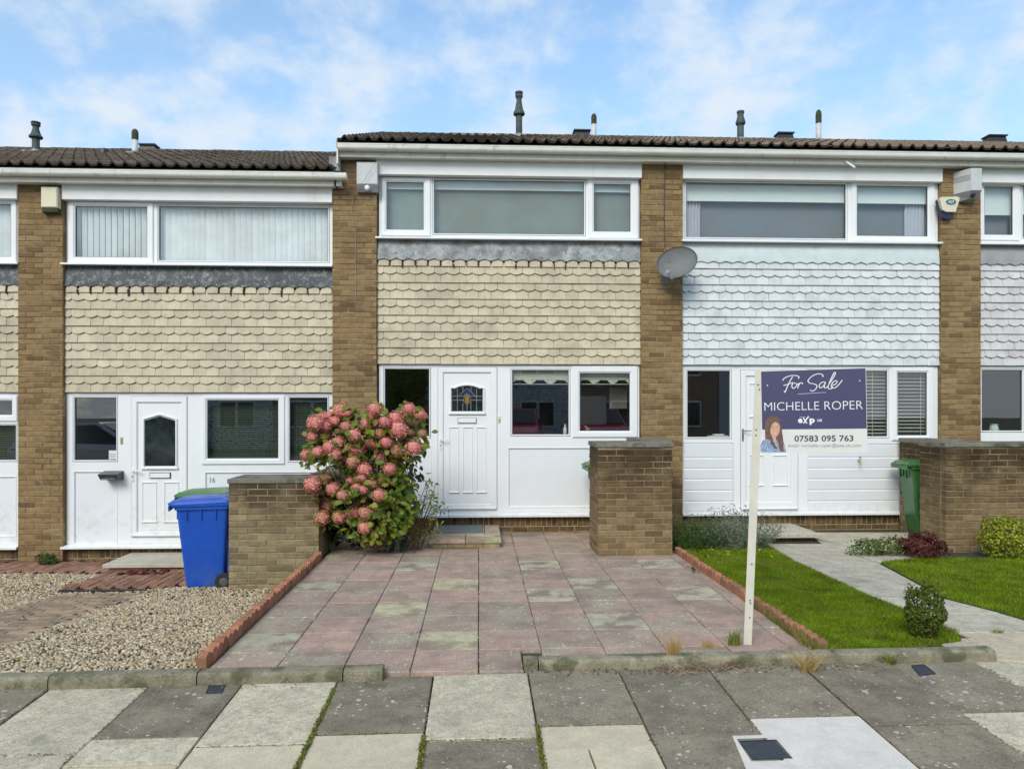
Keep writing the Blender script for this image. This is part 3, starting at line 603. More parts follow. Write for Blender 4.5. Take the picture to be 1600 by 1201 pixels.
def rpx(x0, x1, y0, y1):                                   # picture rectangle on the frame plane -> (x0,x1,z0,z1)
    xa, _ = W(x0, 0); xb, _ = W(x1, 0); _, za = W((x0+x1)/2, y1); _, zb = W((x0+x1)/2, y0); return (xa, xb, za, zb)
def grow(r, d): return (r[0]-d, r[1]+d, r[2]-d, r[3]+d)
def glaze(frame, r, mat, sash=None):
    """r: glass rectangle; sash: outer rectangle of an opening light"""
    gk = MB()
    if sash:
        mb = MB(); mb.ring(sash, grow(r, .012), YF-.022, YF+.02, .008); mb.ring(grow(r, .016), r, YF-.012, YF+.0, .006); mb.build('sash', 'upvc', frame)
        gk.ring(grow(r, .002), grow(r, -.005), YF-.002, YF+.03, .001); gy = YF+.012
    else:
        mb = MB(); mb.ring(grow(r, .006), grow(r, -.012), YF-.006, YF+.03, .006); mb.build('glazing_bead', 'upvc', frame)
        gk.ring(grow(r, -.011), grow(r, -.018), YF+.016, YF+.035, .001); gy = YF+.03
    gk.build('gasket', 'gasket', frame)
    mb = MB(); x0, x1, z0, z1 = r; mb.add([(x0,gy,z0),(x1,gy,z0),(x1,gy,z1),(x0,gy,z1)], [(0,1,2,3)]); mb.build('pane', mat, frame)
def tri_mesh_tile(kind, mat, w=.1752):
    """hanging tile, hung with a slight tilt; visible lower edge straight or scalloped; origin at lower middle"""
    mb = MB(); h = .17; th = .015; n = 8
    if kind == 'square': low = [(-w/2, 0), (w/2, 0)]
    else: low = [(-w/2+w*i/n, .022*(1-math.sin(math.pi*i/n)) if 0 < i < n else .022) for i in range(n+1)]
    if kind != 'square': low = [(x, .028*(abs(2*x/w)**2.0)) for x, _ in low]
    poly = low+[(w/2, h), (-w/2, h)]
    yb = lambda z: .030*z/h                                # leans back towards its top
    v = [(x, yb(z)-th, z) for x, z in poly]+[(x, yb(z), z) for x, z in poly]; m = len(poly)
    f = [tuple(range(m)), tuple(range(2*m-1, m-1, -1))]+[((i+1)%m, i, i+m, (i+1)%m+m) for i in range(m)]
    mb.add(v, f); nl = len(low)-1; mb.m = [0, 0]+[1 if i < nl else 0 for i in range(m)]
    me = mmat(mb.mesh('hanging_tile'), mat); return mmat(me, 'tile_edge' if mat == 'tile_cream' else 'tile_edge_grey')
TM = {m: (tri_mesh_tile('square', m), tri_mesh_tile('scallop', m), tri_mesh_tile('square', m, .147)) for m in ('tile_cream', 'tile_white', 'tile_grey')}
def roof_tile_mesh(mat):
    """double roll interlocking tile, local x across, y up the slope, z outward; origin at lower middle"""
    w = .324; L = .42; th = .024; xs = np.linspace(-w/2, w/2, 17); v = []
    def hgt(x):
        s = 0
        for c in (-w/4+.02, w/4+.02):
            d = abs(x-c)/.05
            if d < 1: s = max(s, .5*(1+math.cos(math.pi*d)))
        return s*.046
    for y, dz in ((0, 0), (L, 0)):
        for x in xs: v.append((x, y, hgt(x)+th))
    for x in xs: v.append((x, 0, hgt(x)-.004))
    n = len(xs); f = [(i, i+1, n+i+1, n+i) for i in range(n-1)]+[(2*n+i, 2*n+i+1, i+1, i) for i in range(n-1)]
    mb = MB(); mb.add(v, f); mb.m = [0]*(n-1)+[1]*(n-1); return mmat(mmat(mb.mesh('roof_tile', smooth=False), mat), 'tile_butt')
RT = {m: roof_tile_mesh(m) for m in ('roof', 'roof_light')}
EY, EZ, RY, RZ = 10.42, 5.44, 15.0, 7.17
def sq_(c): return math.copysign(abs(c)**.62, c)
def pier(house, x0, x1, zb, zt):
    mb = MB(); mb.box(x0+.004, x1-.004, 10.727, 11.0, zb, zt); p = mb.build('brick_pier', 'mortar', house)
    it = []; lay(it, 'front', x0, 10.72, zb, x1-x0, zt-zb, off=1); pieces('brick', p, BM['brick'], it); return p
def house(label, dz, x0, x1, pl, pr, tile, lead, up, low, roofmat, plinth=True, pier_side=True, roof=(None, None), panels=(), boards=(), door=None, top_brick=True, lowglass='glass_low', upglass='glass_up', frame_x=None, sill_x=None):
    """x0,x1: bay between the piers; pl,pr: outer ends of the plot; dz: level of the house"""
    h = thing('terraced_house', ((x0+x1)/2, YF, dz), label, 'house')
    # shell: party walls, floors, rooms
    s = MB(); s.box(pl, x0-.01, 11.0, 19, dz-.3, dz+5.3); s.box(x1+.01, pr, 11.0, 19, dz-.3, dz+5.3)
    s.box(x0-.01, x1+.01, 14.2, 14.4, dz-.3, dz+5.3); s.box(x0-.01, x1+.01, 10.96, 14.2, dz-.3, dz+.2); s.box(x0-.01, x1+.01, 10.96, 14.2, dz+2.42, dz+2.66); s.box(x0-.01, x1+.01, 10.96, 14.2, dz+5.12, dz+5.3)
    s.box(x0-.01, x1+.01, 10.83, 10.96, dz+2.41, dz+4.14); s.build('wall', 'interior', h)
    # plinth
    pb = MB(); pb.box(x0-.01, x1+.01, 10.805, 10.96, dz-.3, dz+.225); p = pb.build('plinth', 'dark_mortar', h)
    it = []; n = int((x1-x0)/.075)
    for k in range(n): it.append(((x0+(k+.5)*(x1-x0)/n, 10.80+random.uniform(-.003,.003), dz+.155), (.30, 1, 2.1), (0,0,0), random.randrange(3)))
    lay(it, 'front', x0, 10.80, dz-.07, x1-x0, .15); pieces('brick', p, BM['plinth_brick'], it)
    # hanging tiles: courses alternate square and scalloped
    tb = MB(); tb.box(x0+.002, x1-.002, 10.795, 10.83, dz+2.40, dz+3.93); cl = tb.build('tile_hanging', 'batten_dark' if tile == 'tile_cream' else 'batten_grey', h)
    nc = int(round((x1-x0)/.179)); pw = (x1-x0)/nc; it = []; rows = 13; ex = (3.905-2.40)/rows
    for r in range(rows):
        zb_ = dz+2.40+r*ex; sq = r % 2 == 0
        n_ = nc if sq else nc+1
        for k in range(n_):
            xc = x0+(k+.5)*pw if sq else x0+k*pw
            sx = 1; 
            if not sq and k == 0: xc += pw/4; sx = .5
            if not sq and k == n_-1: xc -= pw/4; sx = .5
            kind = (2 if (r == rows-1 and tile == 'tile_cream') else 0) if sq else 1
            it.append(((xc+random.uniform(-.0015,.0015), 10.772+random.uniform(-.0025,.0025), zb_+random.uniform(-.0015,.0015)), (sx*pw/.179, 1, 1), (0, random.gauss(0, .004), 0), kind))
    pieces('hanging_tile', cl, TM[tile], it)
    if tile == 'tile_cream':                               # dark moss caught in the joints of the top course
        mo_ = MB(); zt_ = dz+2.40+(rows-1)*ex
        for k in range(1, nc):
            if random.random() < (.12 if dz == 0 else .3): continue
            x = x0+k*pw+random.uniform(-.012, .012); hh = random.uniform(.06, .12); ww = random.uniform(.007, .015); zc_ = zt_+random.uniform(.0, .035)
            pts = [(x+ww*random.uniform(.6,1.1)*math.cos(a), zc_+hh*.5*random.uniform(.8,1.1)*math.sin(a)) for a in [2*math.pi*q/9 for q in range(9)]]
            mo_.prism(pts, 10.748, 10.775)
        mo_.build('moss', 'tile_edge_black', cl, kind='stuff')
    # lead apron dressed over the top course
    lb = MB(); n = nc*6; xs = np.linspace(x0+.003, x1-.003, n+1); v = []
    for i, x in enumerate(xs):
        ph = ((x-x0)/pw) % 1; zb_ = dz+3.868+.028*(1-abs(2*ph-1))+random.uniform(-.003,.003)
        v += [(x, 10.752+random.uniform(-.002,.002), zb_), (x, 10.756+random.uniform(-.003,.003), zb_+.06), (x, 10.768, dz+4.05), (x, 10.80, dz+4.16)]
    lb.add(v, [(4*i+j, 4*i+4+j, 4*i+5+j, 4*i+1+j) for i in range(n) for j in range(3)]); lb.build('lead_flashing', lead, h, smooth=True)
    # head board, soffit, fascia, gutter
    hb = MB(); hb.cbox(x0-.005, x1+.005, 10.69, 10.80, dz+5.06, dz+5.262, .004); hb.build('head_board', 'board_white', h)
    ra, rb = roof if roof[0] is not None else (pl, pr)
    fb = MB(); fb.box(ra, rb, 10.56, 10.58, dz+5.255, dz+5.40); fb.box(ra, rb, 10.58, 10.735, dz+5.262, dz+5.275); fb.build('fascia_board', 'fascia', h)
    gb = MB(); n = 10; v = []; f = []
    for x in (ra, rb):
        for k in range(n+1):
            a = math.pi*k/n; v.append((x, 10.50-.058*sq_(math.cos(a)), dz+5.40-.080*sq_(math.sin(a))))
        for k in range(n, -1, -1):
            a = math.pi*k/n; v.append((x, 10.50-.054*sq_(math.cos(a)), dz+5.40-.075*sq_(math.sin(a))))
    m_ = 2*n+2; f = [(i, (i+1)%m_, m_+(i+1)%m_, m_+i) for i in range(m_)]+[tuple(range(m_)), tuple(range(2*m_-1, m_-1, -1))]
    gb.add(v, f); gb.box(ra, rb, 10.438, 10.446, dz+5.388, dz+5.405); gt = gb.build('gutter', 'gutter', h, smooth=False)
    for k in range(int((rb-ra)/.93)+1):
        xb = ra+.25+k*.93
        if xb > rb-.03: break
        mb = MB(); v = []; n = 8
        for x in (xb, xb+.03):
            for rr in (.064, .056):
                for q in range(n+1):
                    a = math.pi*q/n; v.append((x, 10.50-rr*sq_(math.cos(a)), dz+5.402-(rr+.023)*sq_(math.sin(a))))
        w_ = n+1; f = []
        for q in range(n): f += [(q, q+1, 2*w_+q+1, 2*w_+q), (w_+q, w_+q+1, q+1, q), (2*w_+q, 2*w_+q+1, 3*w_+q+1, 3*w_+q)]
        mb.add(v, f); mb.build('gutter_bracket', 'gutter', gt)
    # roof
    rf = MB(); sl = (RZ-EZ)/(RY-EY)
    rf.add([(ra,EY+.03,dz+EZ-.02),(rb,EY+.03,dz+EZ-.02),(rb,RY,dz+RZ-.03),(ra,RY,dz+RZ-.03),(ra,19.4,dz+EZ-.1),(rb,19.4,dz+EZ-.1)], [(0,1,2,3),(3,2,5,4)])
    rf.add([(ra,EY+.03,dz+EZ-.1),(rb,EY+.03,dz+EZ-.1),(rb,EY+.03,dz+EZ-.02),(ra,EY+.03,dz+EZ-.02)], [(0,1,2,3)])
    rf.add([(ra,10.6,dz+5.26),(ra,10.6,dz+EZ),(ra,RY,dz+RZ-.03),(ra,19.3,dz+EZ-.1),(ra,19.3,dz+5.26)], [(0,1,2,3,4)]); rf.add([(rb,10.6,dz+5.26),(rb,10.6,dz+EZ),(rb,RY,dz+RZ-.03),(rb,19.3,dz+EZ-.1),(rb,19.3,dz+5.26)], [(4,3,2,1,0)])
    rr = rf.build('roof', 'underlay', h); ang = math.atan(sl); it = []; n = int(round((rb-ra)/.328)); w_ = (rb-ra)/n; g_ = (RY-EY)/math.cos(ang)/14
    for c in range(14):
        for k in range(n):
            d = c*g_; loc = (ra+(k+.5)*w_+random.uniform(-.003,.003), EY+d*math.cos(ang), dz+EZ+d*math.sin(ang)+random.uniform(-.002,.002))
            it.append((loc, (w_/.328, 1, 1), (ang-R(2.6)+random.gauss(0, .010), random.gauss(0, .006), random.gauss(0,.004))))
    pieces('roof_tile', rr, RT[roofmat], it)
    it = []; 
    if not hasattr(house, 'ridge'):
        mb = MB(); n = 8; v = [(x, .12*math.cos(math.pi*k/n)*-1, .075*math.sin(math.pi*k/n)+dzz) for x, dzz in ((-.225, .006), (.225, 0)) for k in range(n+1)]
        v += [(x, y*.88, z-.012) for x, y, z in v]; w9 = n+1
        mb.add(v, [(k, w9+k, w9+k+1, k+1) for k in range(n)]+[(2*w9+k, k, k+1, 2*w9+k+1) for k in range(n)]+[(w9+k, 3*w9+k, 3*w9+k+1, w9+k+1) for k in range(n)])
        house.ridge = mmat(mb.mesh('ridge_tile', smooth=False), 'ridge')
    for k in range(int(round((rb-ra)/.45))): it.append(((ra+.225+k*(rb-ra)/int(round((rb-ra)/.45)), RY, dz+RZ-.025+random.uniform(-.004,.004)), (1,1,1), (0,random.gauss(0,.01),0)))
    pieces('ridge_tile', rr, house.ridge, it)
    # upper window
    X0, X1 = frame_x or (x0+.005, x1-.005)
    zt, zb_ = dz+5.055, dz+4.20; holes = [grow(w[0], .012) for w in up]
    mb = MB(); holed(mb, X0, X1, zb_, zt, holes, YF, YF+.06); wf = mb.build('window_frame', 'upvc', h)
    mb = MB(); sa, sb = sill_x or (x0-.02, x1+.01); mb.add([(sa,10.695,dz+4.165),(sb,10.695,dz+4.165),(sb,10.86,dz+4.165),(sa,10.86,dz+4.165),(sa,10.695,dz+4.188),(sb,10.695,dz+4.188),(sb,10.79,dz+4.202),(sa,10.79,dz+4.202)],
        [(0,3,2,1),(0,1,5,4),(4,5,6,7),(1,2,6,5),(3,0,4,7),(2,3,7,6)]); mb.build('window_sill', 'upvc', wf)
    for w in up: glaze(wf, w[0], upglass, w[1] if len(w) > 1 else None)
    # ground floor screen: door, windows, panels in one white frame
    holes = [grow(w[0], .012) for w in low]+[p for p in panels]+[b_[0] for b_ in boards]+([door['o']] if door else [])
    mb = MB(); holed(mb, X0+.0, X1-.0, dz+.275, dz+2.392, holes, YF, YF+.06); gf = mb.build('window_frame', 'upvc', h)
    mb = MB(); mb.add([(x0-.03 if dz < 0 else x0+.0,10.70,dz+.228),(x1-.01,10.70,dz+.228),(x1-.01,10.86,dz+.228),(x0-.03 if dz < 0 else x0+.0,10.86,dz+.228),(x0-.03 if dz < 0 else x0+.0,10.70,dz+.255),(x1-.01,10.70,dz+.255),(x1-.01,10.79,dz+.276),(x0-.03 if dz < 0 else x0+.0,10.79,dz+.276)],
        [(0,3,2,1),(0,1,5,4),(4,5,6,7),(1,2,6,5),(3,0,4,7),(2,3,7,6)]); mb.build('door_sill', 'upvc', gf)
    for w in low: glaze(gf, w[0], lowglass, w[1] if len(w) > 1 else None)
    for p in panels:
        mb = MB(); mb.ring(grow(p, .008), grow(p, -.016), YF-.005, YF+.03, .006); mb.build('panel_bead', 'upvc', gf)
        mb = MB(); mb.box(p[0], p[1], YF+.016, YF+.04, p[2], p[3]); mb.build('panel', 'upvc_panel', gf)
    for r_, cuts in boards:
        for a, b in zip(cuts[:-1], cuts[1:]):
            mb = MB(); x_, X_ = r_[0]+.003, r_[1]-.003; hgt = a-b
            mb.add([(x_,YF+.012,b+.012),(X_,YF+.012,b+.012),(X_,YF+.002,a-.018),(x_,YF+.002,a-.018),(x_,YF+.016,a-.002),(X_,YF+.016,a-.002),(X_,YF+.024,b),(x_,YF+.024,b),(x_,YF+.04,b),(X_,YF+.04,b),(X_,YF+.04,a),(x_,YF+.04,a)],
                   [(0,1,2,3),(3,2,5,4),(7,6,1,0),(8,9,6,7),(4,5,10,11)])
            mb.build('cladding_board', 'upvc_panel', gf)
    if door: make_door(h, door, dz)
    return h
def tube_path(pts, y): return [(x, y, z) for x, z in pts]
def make_door(h, d, dz):
    o, i = d['o'], d['i']
    mb = MB(); mb.ring(grow(o, -.004), i, YF-.014, YF+.03, .008); mb.box(i[0]-.01, i[1]+.01, YF+.008, YF+.04, i[2]-.01, i[3]+.01); dr = mb.build('front_door', 'upvc', h)
    gk = MB(); gk.ring(grow(o, .001), grow(o, -.006), YF-.002, YF+.03, .001); gk.build('door_gap', 'gasket', dr)
    gk = MB(); gk.ring(grow(i, .003), grow(i, -.003), YF+.003, YF+.02, .001); gk.build('gasket', 'white_box', dr)
    # weather bar
    mb = MB(); mb.cbox(o[0]+.02, o[1]-.02, YF-.04, YF-.01, o[2]+.02, o[2]+.045, .006); mb.build('weather_bar', 'upvc', dr)
    if d.get('glass'):
        gl = d['glass']; mb = MB(); mb.prism(gl, YF+.001, YF+.012); pn = mb.build('pane', 'dark_glass', dr)
        mb = MB(); pts = [(x, YF-.002, z) for x, z in gl+[gl[0], gl[1]]]
        cx = sum(p[0] for p in gl)/len(gl); cz = sum(p[1] for p in gl)/len(gl)
        pts = [(x+(x-cx)*.09, y, z+(z-cz)*.09) for x, y, z in pts]; mb.tube(pts, .016, 6); 
        x_, X_ = min(p[0] for p in gl), max(p[0] for p in gl); zb = min(p[1] for p in gl)
        mb.cbox(x_-.045, X_+.045, YF-.022, YF+.01, zb-.05, zb-.016, .008); mb.build('glazing_surround', 'upvc', dr)
        if d.get('came'):
            mb = MB()
            for pl in d['came']: mb.tube([(x, YF-.001, z) for x, z in pl], .0038, 4)
            mb.build('leaded_came', 'lead_came', dr)
            for m_, poly in d['tint']: mb = MB(); mb.prism(poly, YF-.0015, YF+.001); mb.build('coloured_glass', m_, dr)
    if d.get('letter'):
        l = d['letter']; mb = MB(); mb.cbox(l[0], l[1], YF-.010, YF+.01, l[2], l[3], .004); lp = mb.build('letterbox', d.get('lmat', 'metal'), dr)
        mb = MB(); mb.cbox(l[0]+.008, l[1]-.008, YF-.014, YF-.008, l[2]+.008, l[3]-.008, .003); mb.build('letterbox_flap', 'upvc', dr)
    for p in d.get('mould', []):
        mb = MB(); mb.ring(grow(p, .007), grow(p, -.007), YF-.001, YF+.012, .005); mb.build('panel_moulding', 'upvc', dr)
        if p[3]-p[2] > .2:
            mb = MB(); mb.cbox(p[0]-.012, p[1]+.012, YF-.012, YF+.01, p[2]-.016, p[2]-.002, .004); mb.build('moulding_foot', 'upvc', dr)
            mb = MB(); mb.cbox(p[0]-.006, p[1]+.006, YF-.008, YF+.01, p[3]+.002, p[3]+.012, .003); mb.build('moulding_head', 'upvc', dr)
    hx, hz, hm, sgn = d['handle']
    mb = MB(); mb.cbox(hx-.015, hx+.015, YF-.026, YF-.012, hz-.12, hz+.06, .005); mb.tube([(hx, YF-.02, hz+.03), (hx, YF-.055, hz+.03), (hx+sgn*.02, YF-.06, hz+.03), (hx+sgn*.11, YF-.058, hz+.03)], .009, 6)
    mb.build('handle', hm, dr); mb = MB(); mb.lathe([(.009, YF-.03), (.009, YF-.02)], hx, 0, 8, 'y', hz-.05); mb.build('lock', 'black', dr)
# ---- plots (pier edges measured on the facade)
DL = -.405
xFL0, xFL1 = -10.05, -6.362; xL0, xL1 = -5.75, -2.06; xM0, xM1 = -1.435, 2.324; xR0, xR1 = 2.93, 6.735; xF0, xF1 = 7.333, 11.1
w = lambda a, b, c, d: (rpx(a, b, c, d),)
def sash(a, b, c, d, o0, o1, o2, o3): return (rpx(a, b, c, d), rpx(o0, o1, o2, o3))
def shiftx(r, dx): return (r[0]+dx, r[1]+dx, r[2], r[3])
def arch(x0, x1, z0, zs, za, n=12, flat=.12):
    """opening with small shoulders and a shallow arch"""
    s = (x1-x0)*flat; pts = [(x0, z0), (x1, z0), (x1, zs), (x1-s, zs)]
    for k in range(1, n): t = k/n; x = lerp(x1-s, x0+s, t); pts.append((x, zs+(za-zs)*math.sin(math.pi*t)**.8))
    return pts+[(x0+s, zs), (x0, zs)]
# left house (number 16)
dL_o, dL_i = rpx(205,293,619,839), rpx(215,283,629,830)
g_ = rpx(226.5,273.5,657,727.5); ap = W(250,650)[1]
doorL = dict(o=dL_o, i=dL_i, glass=[(g_[0],g_[2]),(g_[1],g_[2]),(g_[1],g_[3]),((g_[0]+g_[1])/2,ap),(g_[0],g_[3])], letter=rpx(234,266.5,738,747), lmat='black',
             mould=[rpx(222.5,244,754,814), rpx(257,278.5,754,814)], handle=(W(208.5,0)[0], W(208,735)[1]-.03, 'upvc', 1))
HL = house('pale tile-hung terraced house numbered 16 with vertical blinds upstairs, left of the pink flowers', DL, xL0, xL1, -6.06, -1.75, 'tile_cream', 'lead_dark',
    up=[sash(118,230,323,402,107,240,316,412), w(247,514,322,409)], low=[w(115,183,620,720), sash(324,435,625,716,316,445,618,725), w(451,513,620,721)],
    panels=[rpx(115,183,736,850), rpx(320,512,737,850)], door=doorL, roofmat='roof', roof=(-6.06, WX(525,10.45)-.02), sill_x=(xL0-.03, xL1+.005))
# far left house
dxl = xFL0-xL0+.01
up_FL = [sash(-60,17,319,401,-72,27,310,411)]+[(shiftx(rpx(247,400,322,409), dxl),)]
HFL = house('far left tile-hung terraced house cut by the picture edge', DL, xFL0, xFL1, -10.4, -6.06, 'tile_cream', 'lead_dark', up=up_FL,
    low=[sash(-40,19,626,648,-50,28,618,658), w(-44,26,663,720), (shiftx(rpx(115,183,620,720), dxl),)],
    panels=[rpx(-44,25,744,838), shiftx(rpx(115,183,736,850), dxl)], door=dict(o=shiftx(dL_o, dxl), i=shiftx(dL_i, dxl), letter=shiftx(rpx(234,266.5,738,747), dxl), mould=[], handle=(W(208.5,0)[0]+dxl, .9, 'upvc', 1)),
    roofmat='roof')
# middle house
gm = rpx(706,754,606,642); aM = W(730,601.5)[1]
gz_ = lambda px, py: W(px, py)
zc = lambda X, Y_: gz_(690+X/15.01, 590+Y_/15.01)          # from the close-up of the leaded light
came = [[zc(370,250),zc(370,770)],[zc(500,600),zc(500,770)],[zc(597,640),zc(597,770)],[zc(688,560),zc(688,770)],[zc(820,250),zc(820,770)],[zc(260,435),zc(530,435)],[zc(650,435),zc(940,435)],[zc(260,525),zc(510,525)],[zc(690,525),zc(940,525)],
        [zc(410,410),zc(597,250),zc(790,425)],[zc(510,545),zc(597,640),zc(690,535),zc(650,410),zc(597,370),zc(545,410),zc(510,545)],[zc(500,190),zc(500,330)],[zc(690,190),zc(690,330)]]
doorM = dict(o=rpx(684,777,573,797), i=rpx(693,767,582.5,787), glass=arch(gm[0],gm[1],gm[2],gm[3],aM), letter=rpx(715,744.5,652,661),
             mould=[rpx(702.5,716,668,768), rpx(724,738,668,768), rpx(745.5,759,668,768)], handle=(W(688,0)[0], W(688,690)[1], 'upvc', 1), came=came,
             tint=[('amber', [zc(545,540),zc(597,625),zc(597,390),zc(560,420)]), ('amber', [zc(600,625),zc(650,540),zc(632,420),zc(600,390)]), ('blue_glass', [zc(450,415),zc(560,400),zc(597,350),zc(597,270)]), ('blue_glass', [zc(600,270),zc(600,350),zc(640,400),zc(740,415)])])
HM = house('middle terraced house with cream hanging tiles, leaded front door and large pale green upstairs window', 0, xM0, xM1, -1.75, 2.63, 'tile_cream', 'lead_grey',
    up=[sash(604,662,285,359,596,673,278,369), w(677,914,281,367), sash(928,985,288,362,918,997,281,373)],
    low=[w(600,672,575,683), w(799,890,577,680), sash(906,984,583,673,894,996,572,683)],
    panels=[rpx(600,674,696,793), rpx(794,992,699,792)], door=doorM, roofmat='roof', roof=(WX(527,10.45), 2.63), frame_x=(xM0+.02, xM1-.01))
# right house
doorR = dict(o=rpx(1157,1247,578,797), i=rpx(1166,1236,588,783), letter=rpx(1190,1216,668,676), mould=[rpx(1172,1192,712,757), rpx(1209,1229,712,757), rpx(1172,1192,600,650), rpx(1209,1229,600,650)], handle=(W(1160,0)[0], W(1160,676)[1], 'metal', 1))
def zcut(lst, px): return [W(px, y)[1] for y in lst]
HR = house('terraced house with white painted hanging tiles and white ribbed boards, behind the for sale board', 0, xR0, xR1, 2.63, 7.03, 'tile_white', 'lead_white',
    up=[w(1071,1323,285,373), sash(1339,1449,291,369,1330,1460,283,378)], low=[w(1073,1142,578,684), w(1262,1388,578,683), sash(1402,1448,582,680,1393,1458,574,688)],
    boards=[(rpx(1068,1146,692,800), zcut([692,715,731.5,748.5,766,783,800], 1105)), (rpx(1262,1456,693,800), zcut([693,714,731,748,765,782,800], 1350))], door=doorR, roofmat='roof_light', roof=(2.63, 7.03))
# far right house
HFR = house('far right terraced house with greyish white tiles cut by the picture edge', 0, xF0, xF1, 7.03, 11.4, 'tile_grey', 'lead_mauve',
    up=[sash(1538,1582,292,367,1530,1592,286,376), (rpx(1597,1780,288,373),)], low=[w(1533,1599,577,674), w(1608,1780,577,674)], panels=[rpx(1533,1780,690,795)], roofmat='roof_light',
    door=dict(o=rpx(1800,1890,577,797), i=rpx(1809,1880,587,783), letter=rpx(1832,1858,668,676), mould=[], handle=(W(1803,0)[0], 1.3, 'metal', 1)))
# one more house at either end, beyond the picture
def sh2(l, d): return [tuple(shiftx(r, d) for r in w_) for w_ in l]
d2 = xF0-xR0+4.0+(xF1-xF0-3.8); d2 = 11.4+.3-xR0
house('white tiled house at the right end of the terrace', 0, xR0+d2, xR1+d2, 11.4, 16.0, 'tile_white', 'lead_white', up=sh2([w(1071,1323,285,373), sash(1339,1449,291,369,1330,1460,283,378)], d2), low=sh2([w(1073,1142,578,684), w(1262,1388,578,683), sash(1402,1448,582,680,1393,1458,574,688)], d2),
    panels=[shiftx(rpx(1068,1146,692,795), d2), shiftx(rpx(1262,1456,693,795), d2)], roofmat='roof_light', door=dict(o=shiftx(doorR['o'], d2), i=shiftx(doorR['i'], d2), letter=shiftx(doorR['letter'], d2), mould=[], handle=(W(1160,0)[0]+d2, 1.3, 'metal', 1)))
d3 = xL0-4.31*2-.0; d3 = -10.4-.3-xL1
house('cream tiled house at the left end of the terrace', DL, xL0+d3, xL1+d3, -14.9, -10.4, 'tile_cream', 'lead_dark', up=sh2([sash(118,230,323,402,107,240,316,412), w(247,514,322,409)], d3), low=sh2([w(115,183,620,720), sash(324,435,625,716,316,445,618,725), w(451,513,620,721)], d3),
    panels=[shiftx(rpx(115,183,736,850), d3), shiftx(rpx(320,512,737,850), d3)], roofmat='roof', door=dict(o=shiftx(dL_o, d3), i=shiftx(dL_i, d3), letter=shiftx(rpx(234,266.5,738,747), d3), mould=[], handle=(W(208.5,0)[0]+d3, .9, 'upvc', 1)))
# piers between the bays
pier(HL, xFL1, xL0, DL-.02, DL+5.262); pier(HM, xL1, xM0, DL-.3, 5.262); pier(HR, xM1, xR0, -.05, 5.262); pier(HFR, xR1, xF0, -.05, 5.262)
pier(HFL, -10.7, xFL0, DL-.1, DL+5.262); pier(HFR, xF1, 11.7, -.05, 5.262)
# stepped verge of the middle roof over the lower roof: end board, lead, capped gutter
vx = WX(527,10.45)
mb = MB(); mb.box(vx-.02, vx+.0, 10.50, 10.64, 5.14, 5.42); v = [(vx-.022,10.60,5.15),(vx-.022,RY,RZ-.16),(vx-.022,RY,RZ+.0),(vx-.022,10.45,5.45)]; mb.add(v+[(x+.02,y,z) for x,y,z in v], [(0,3,2,1),(4,5,6,7),(0,1,5,4),(1,2,6,5),(2,3,7,6),(3,0,4,7)])
mb.build('verge_board', 'fascia', HM)
mb = MB(); mb.box(vx+.01, xL1+.13, 10.62, 10.715, 5.0, 5.25); mb.box(xL1-.02, vx+.008, 10.60, 11.3, 4.9, 5.27); mb.build('lead_flashing', 'lead_grey', HM)
mb = MB(); pts = [(xL1-.02, 10.52, 5.02), (vx+.02, 10.50, 5.06), (vx+.10, 10.5, 5.0)]; mb.tube([(WX(521,10.5), 10.50, 5.03),(WX(530,10.5), 10.5, 5.05)], .03, 6); mb.build('flashing_roll', 'lead_grey', HL)
mb = MB()
v = []; n = 10
for x in (HL and -1.98, WX(541, 10.45)):
    for rr in (.060, .054):
        for k in range(n+1):
            a = math.pi*k/n; v.append((x, 10.50-rr*sq_(math.cos(a)), DL+5.402-(rr+.022)*sq_(math.sin(a))))
w_ = n+1; f = []
for q in range(n): f += [(q, 2*w_+q, 2*w_+q+1, q+1), (w_+q, w_+q+1, 3*w_+q+1, 3*w_+q)]
mb.add(v, f); mb.add(v[2*w_:3*w_], [tuple(range(w_))]); mb.box(-2.0, WX(534,10.56), 10.56, 10.58, DL+5.255, DL+5.40); mb.box(-2.0, WX(534,10.56), 10.58, 10.72, DL+5.262, DL+5.275); mb.build('gutter_end', 'gutter', HL)
# vent in the plinth etc.
mb = MB(); a, z = W(1145,818); mb.cbox(a-.11, a+.11, 10.785, 10.80, z-.045, z+.045, .004)
for k in range(5): mb.box(a-.09+k*.04, a-.07+k*.04, 10.78, 10.79, z-.03, z+.03)
mb.build('air_brick', 'grey_box', HR)
mb = MB(); a, z = W(240,866); mb.cbox(a-.16, a+.12, 10.785, 10.80, z-.05, z+.02, .004); mb.build('air_brick', 'grey_box', HL)

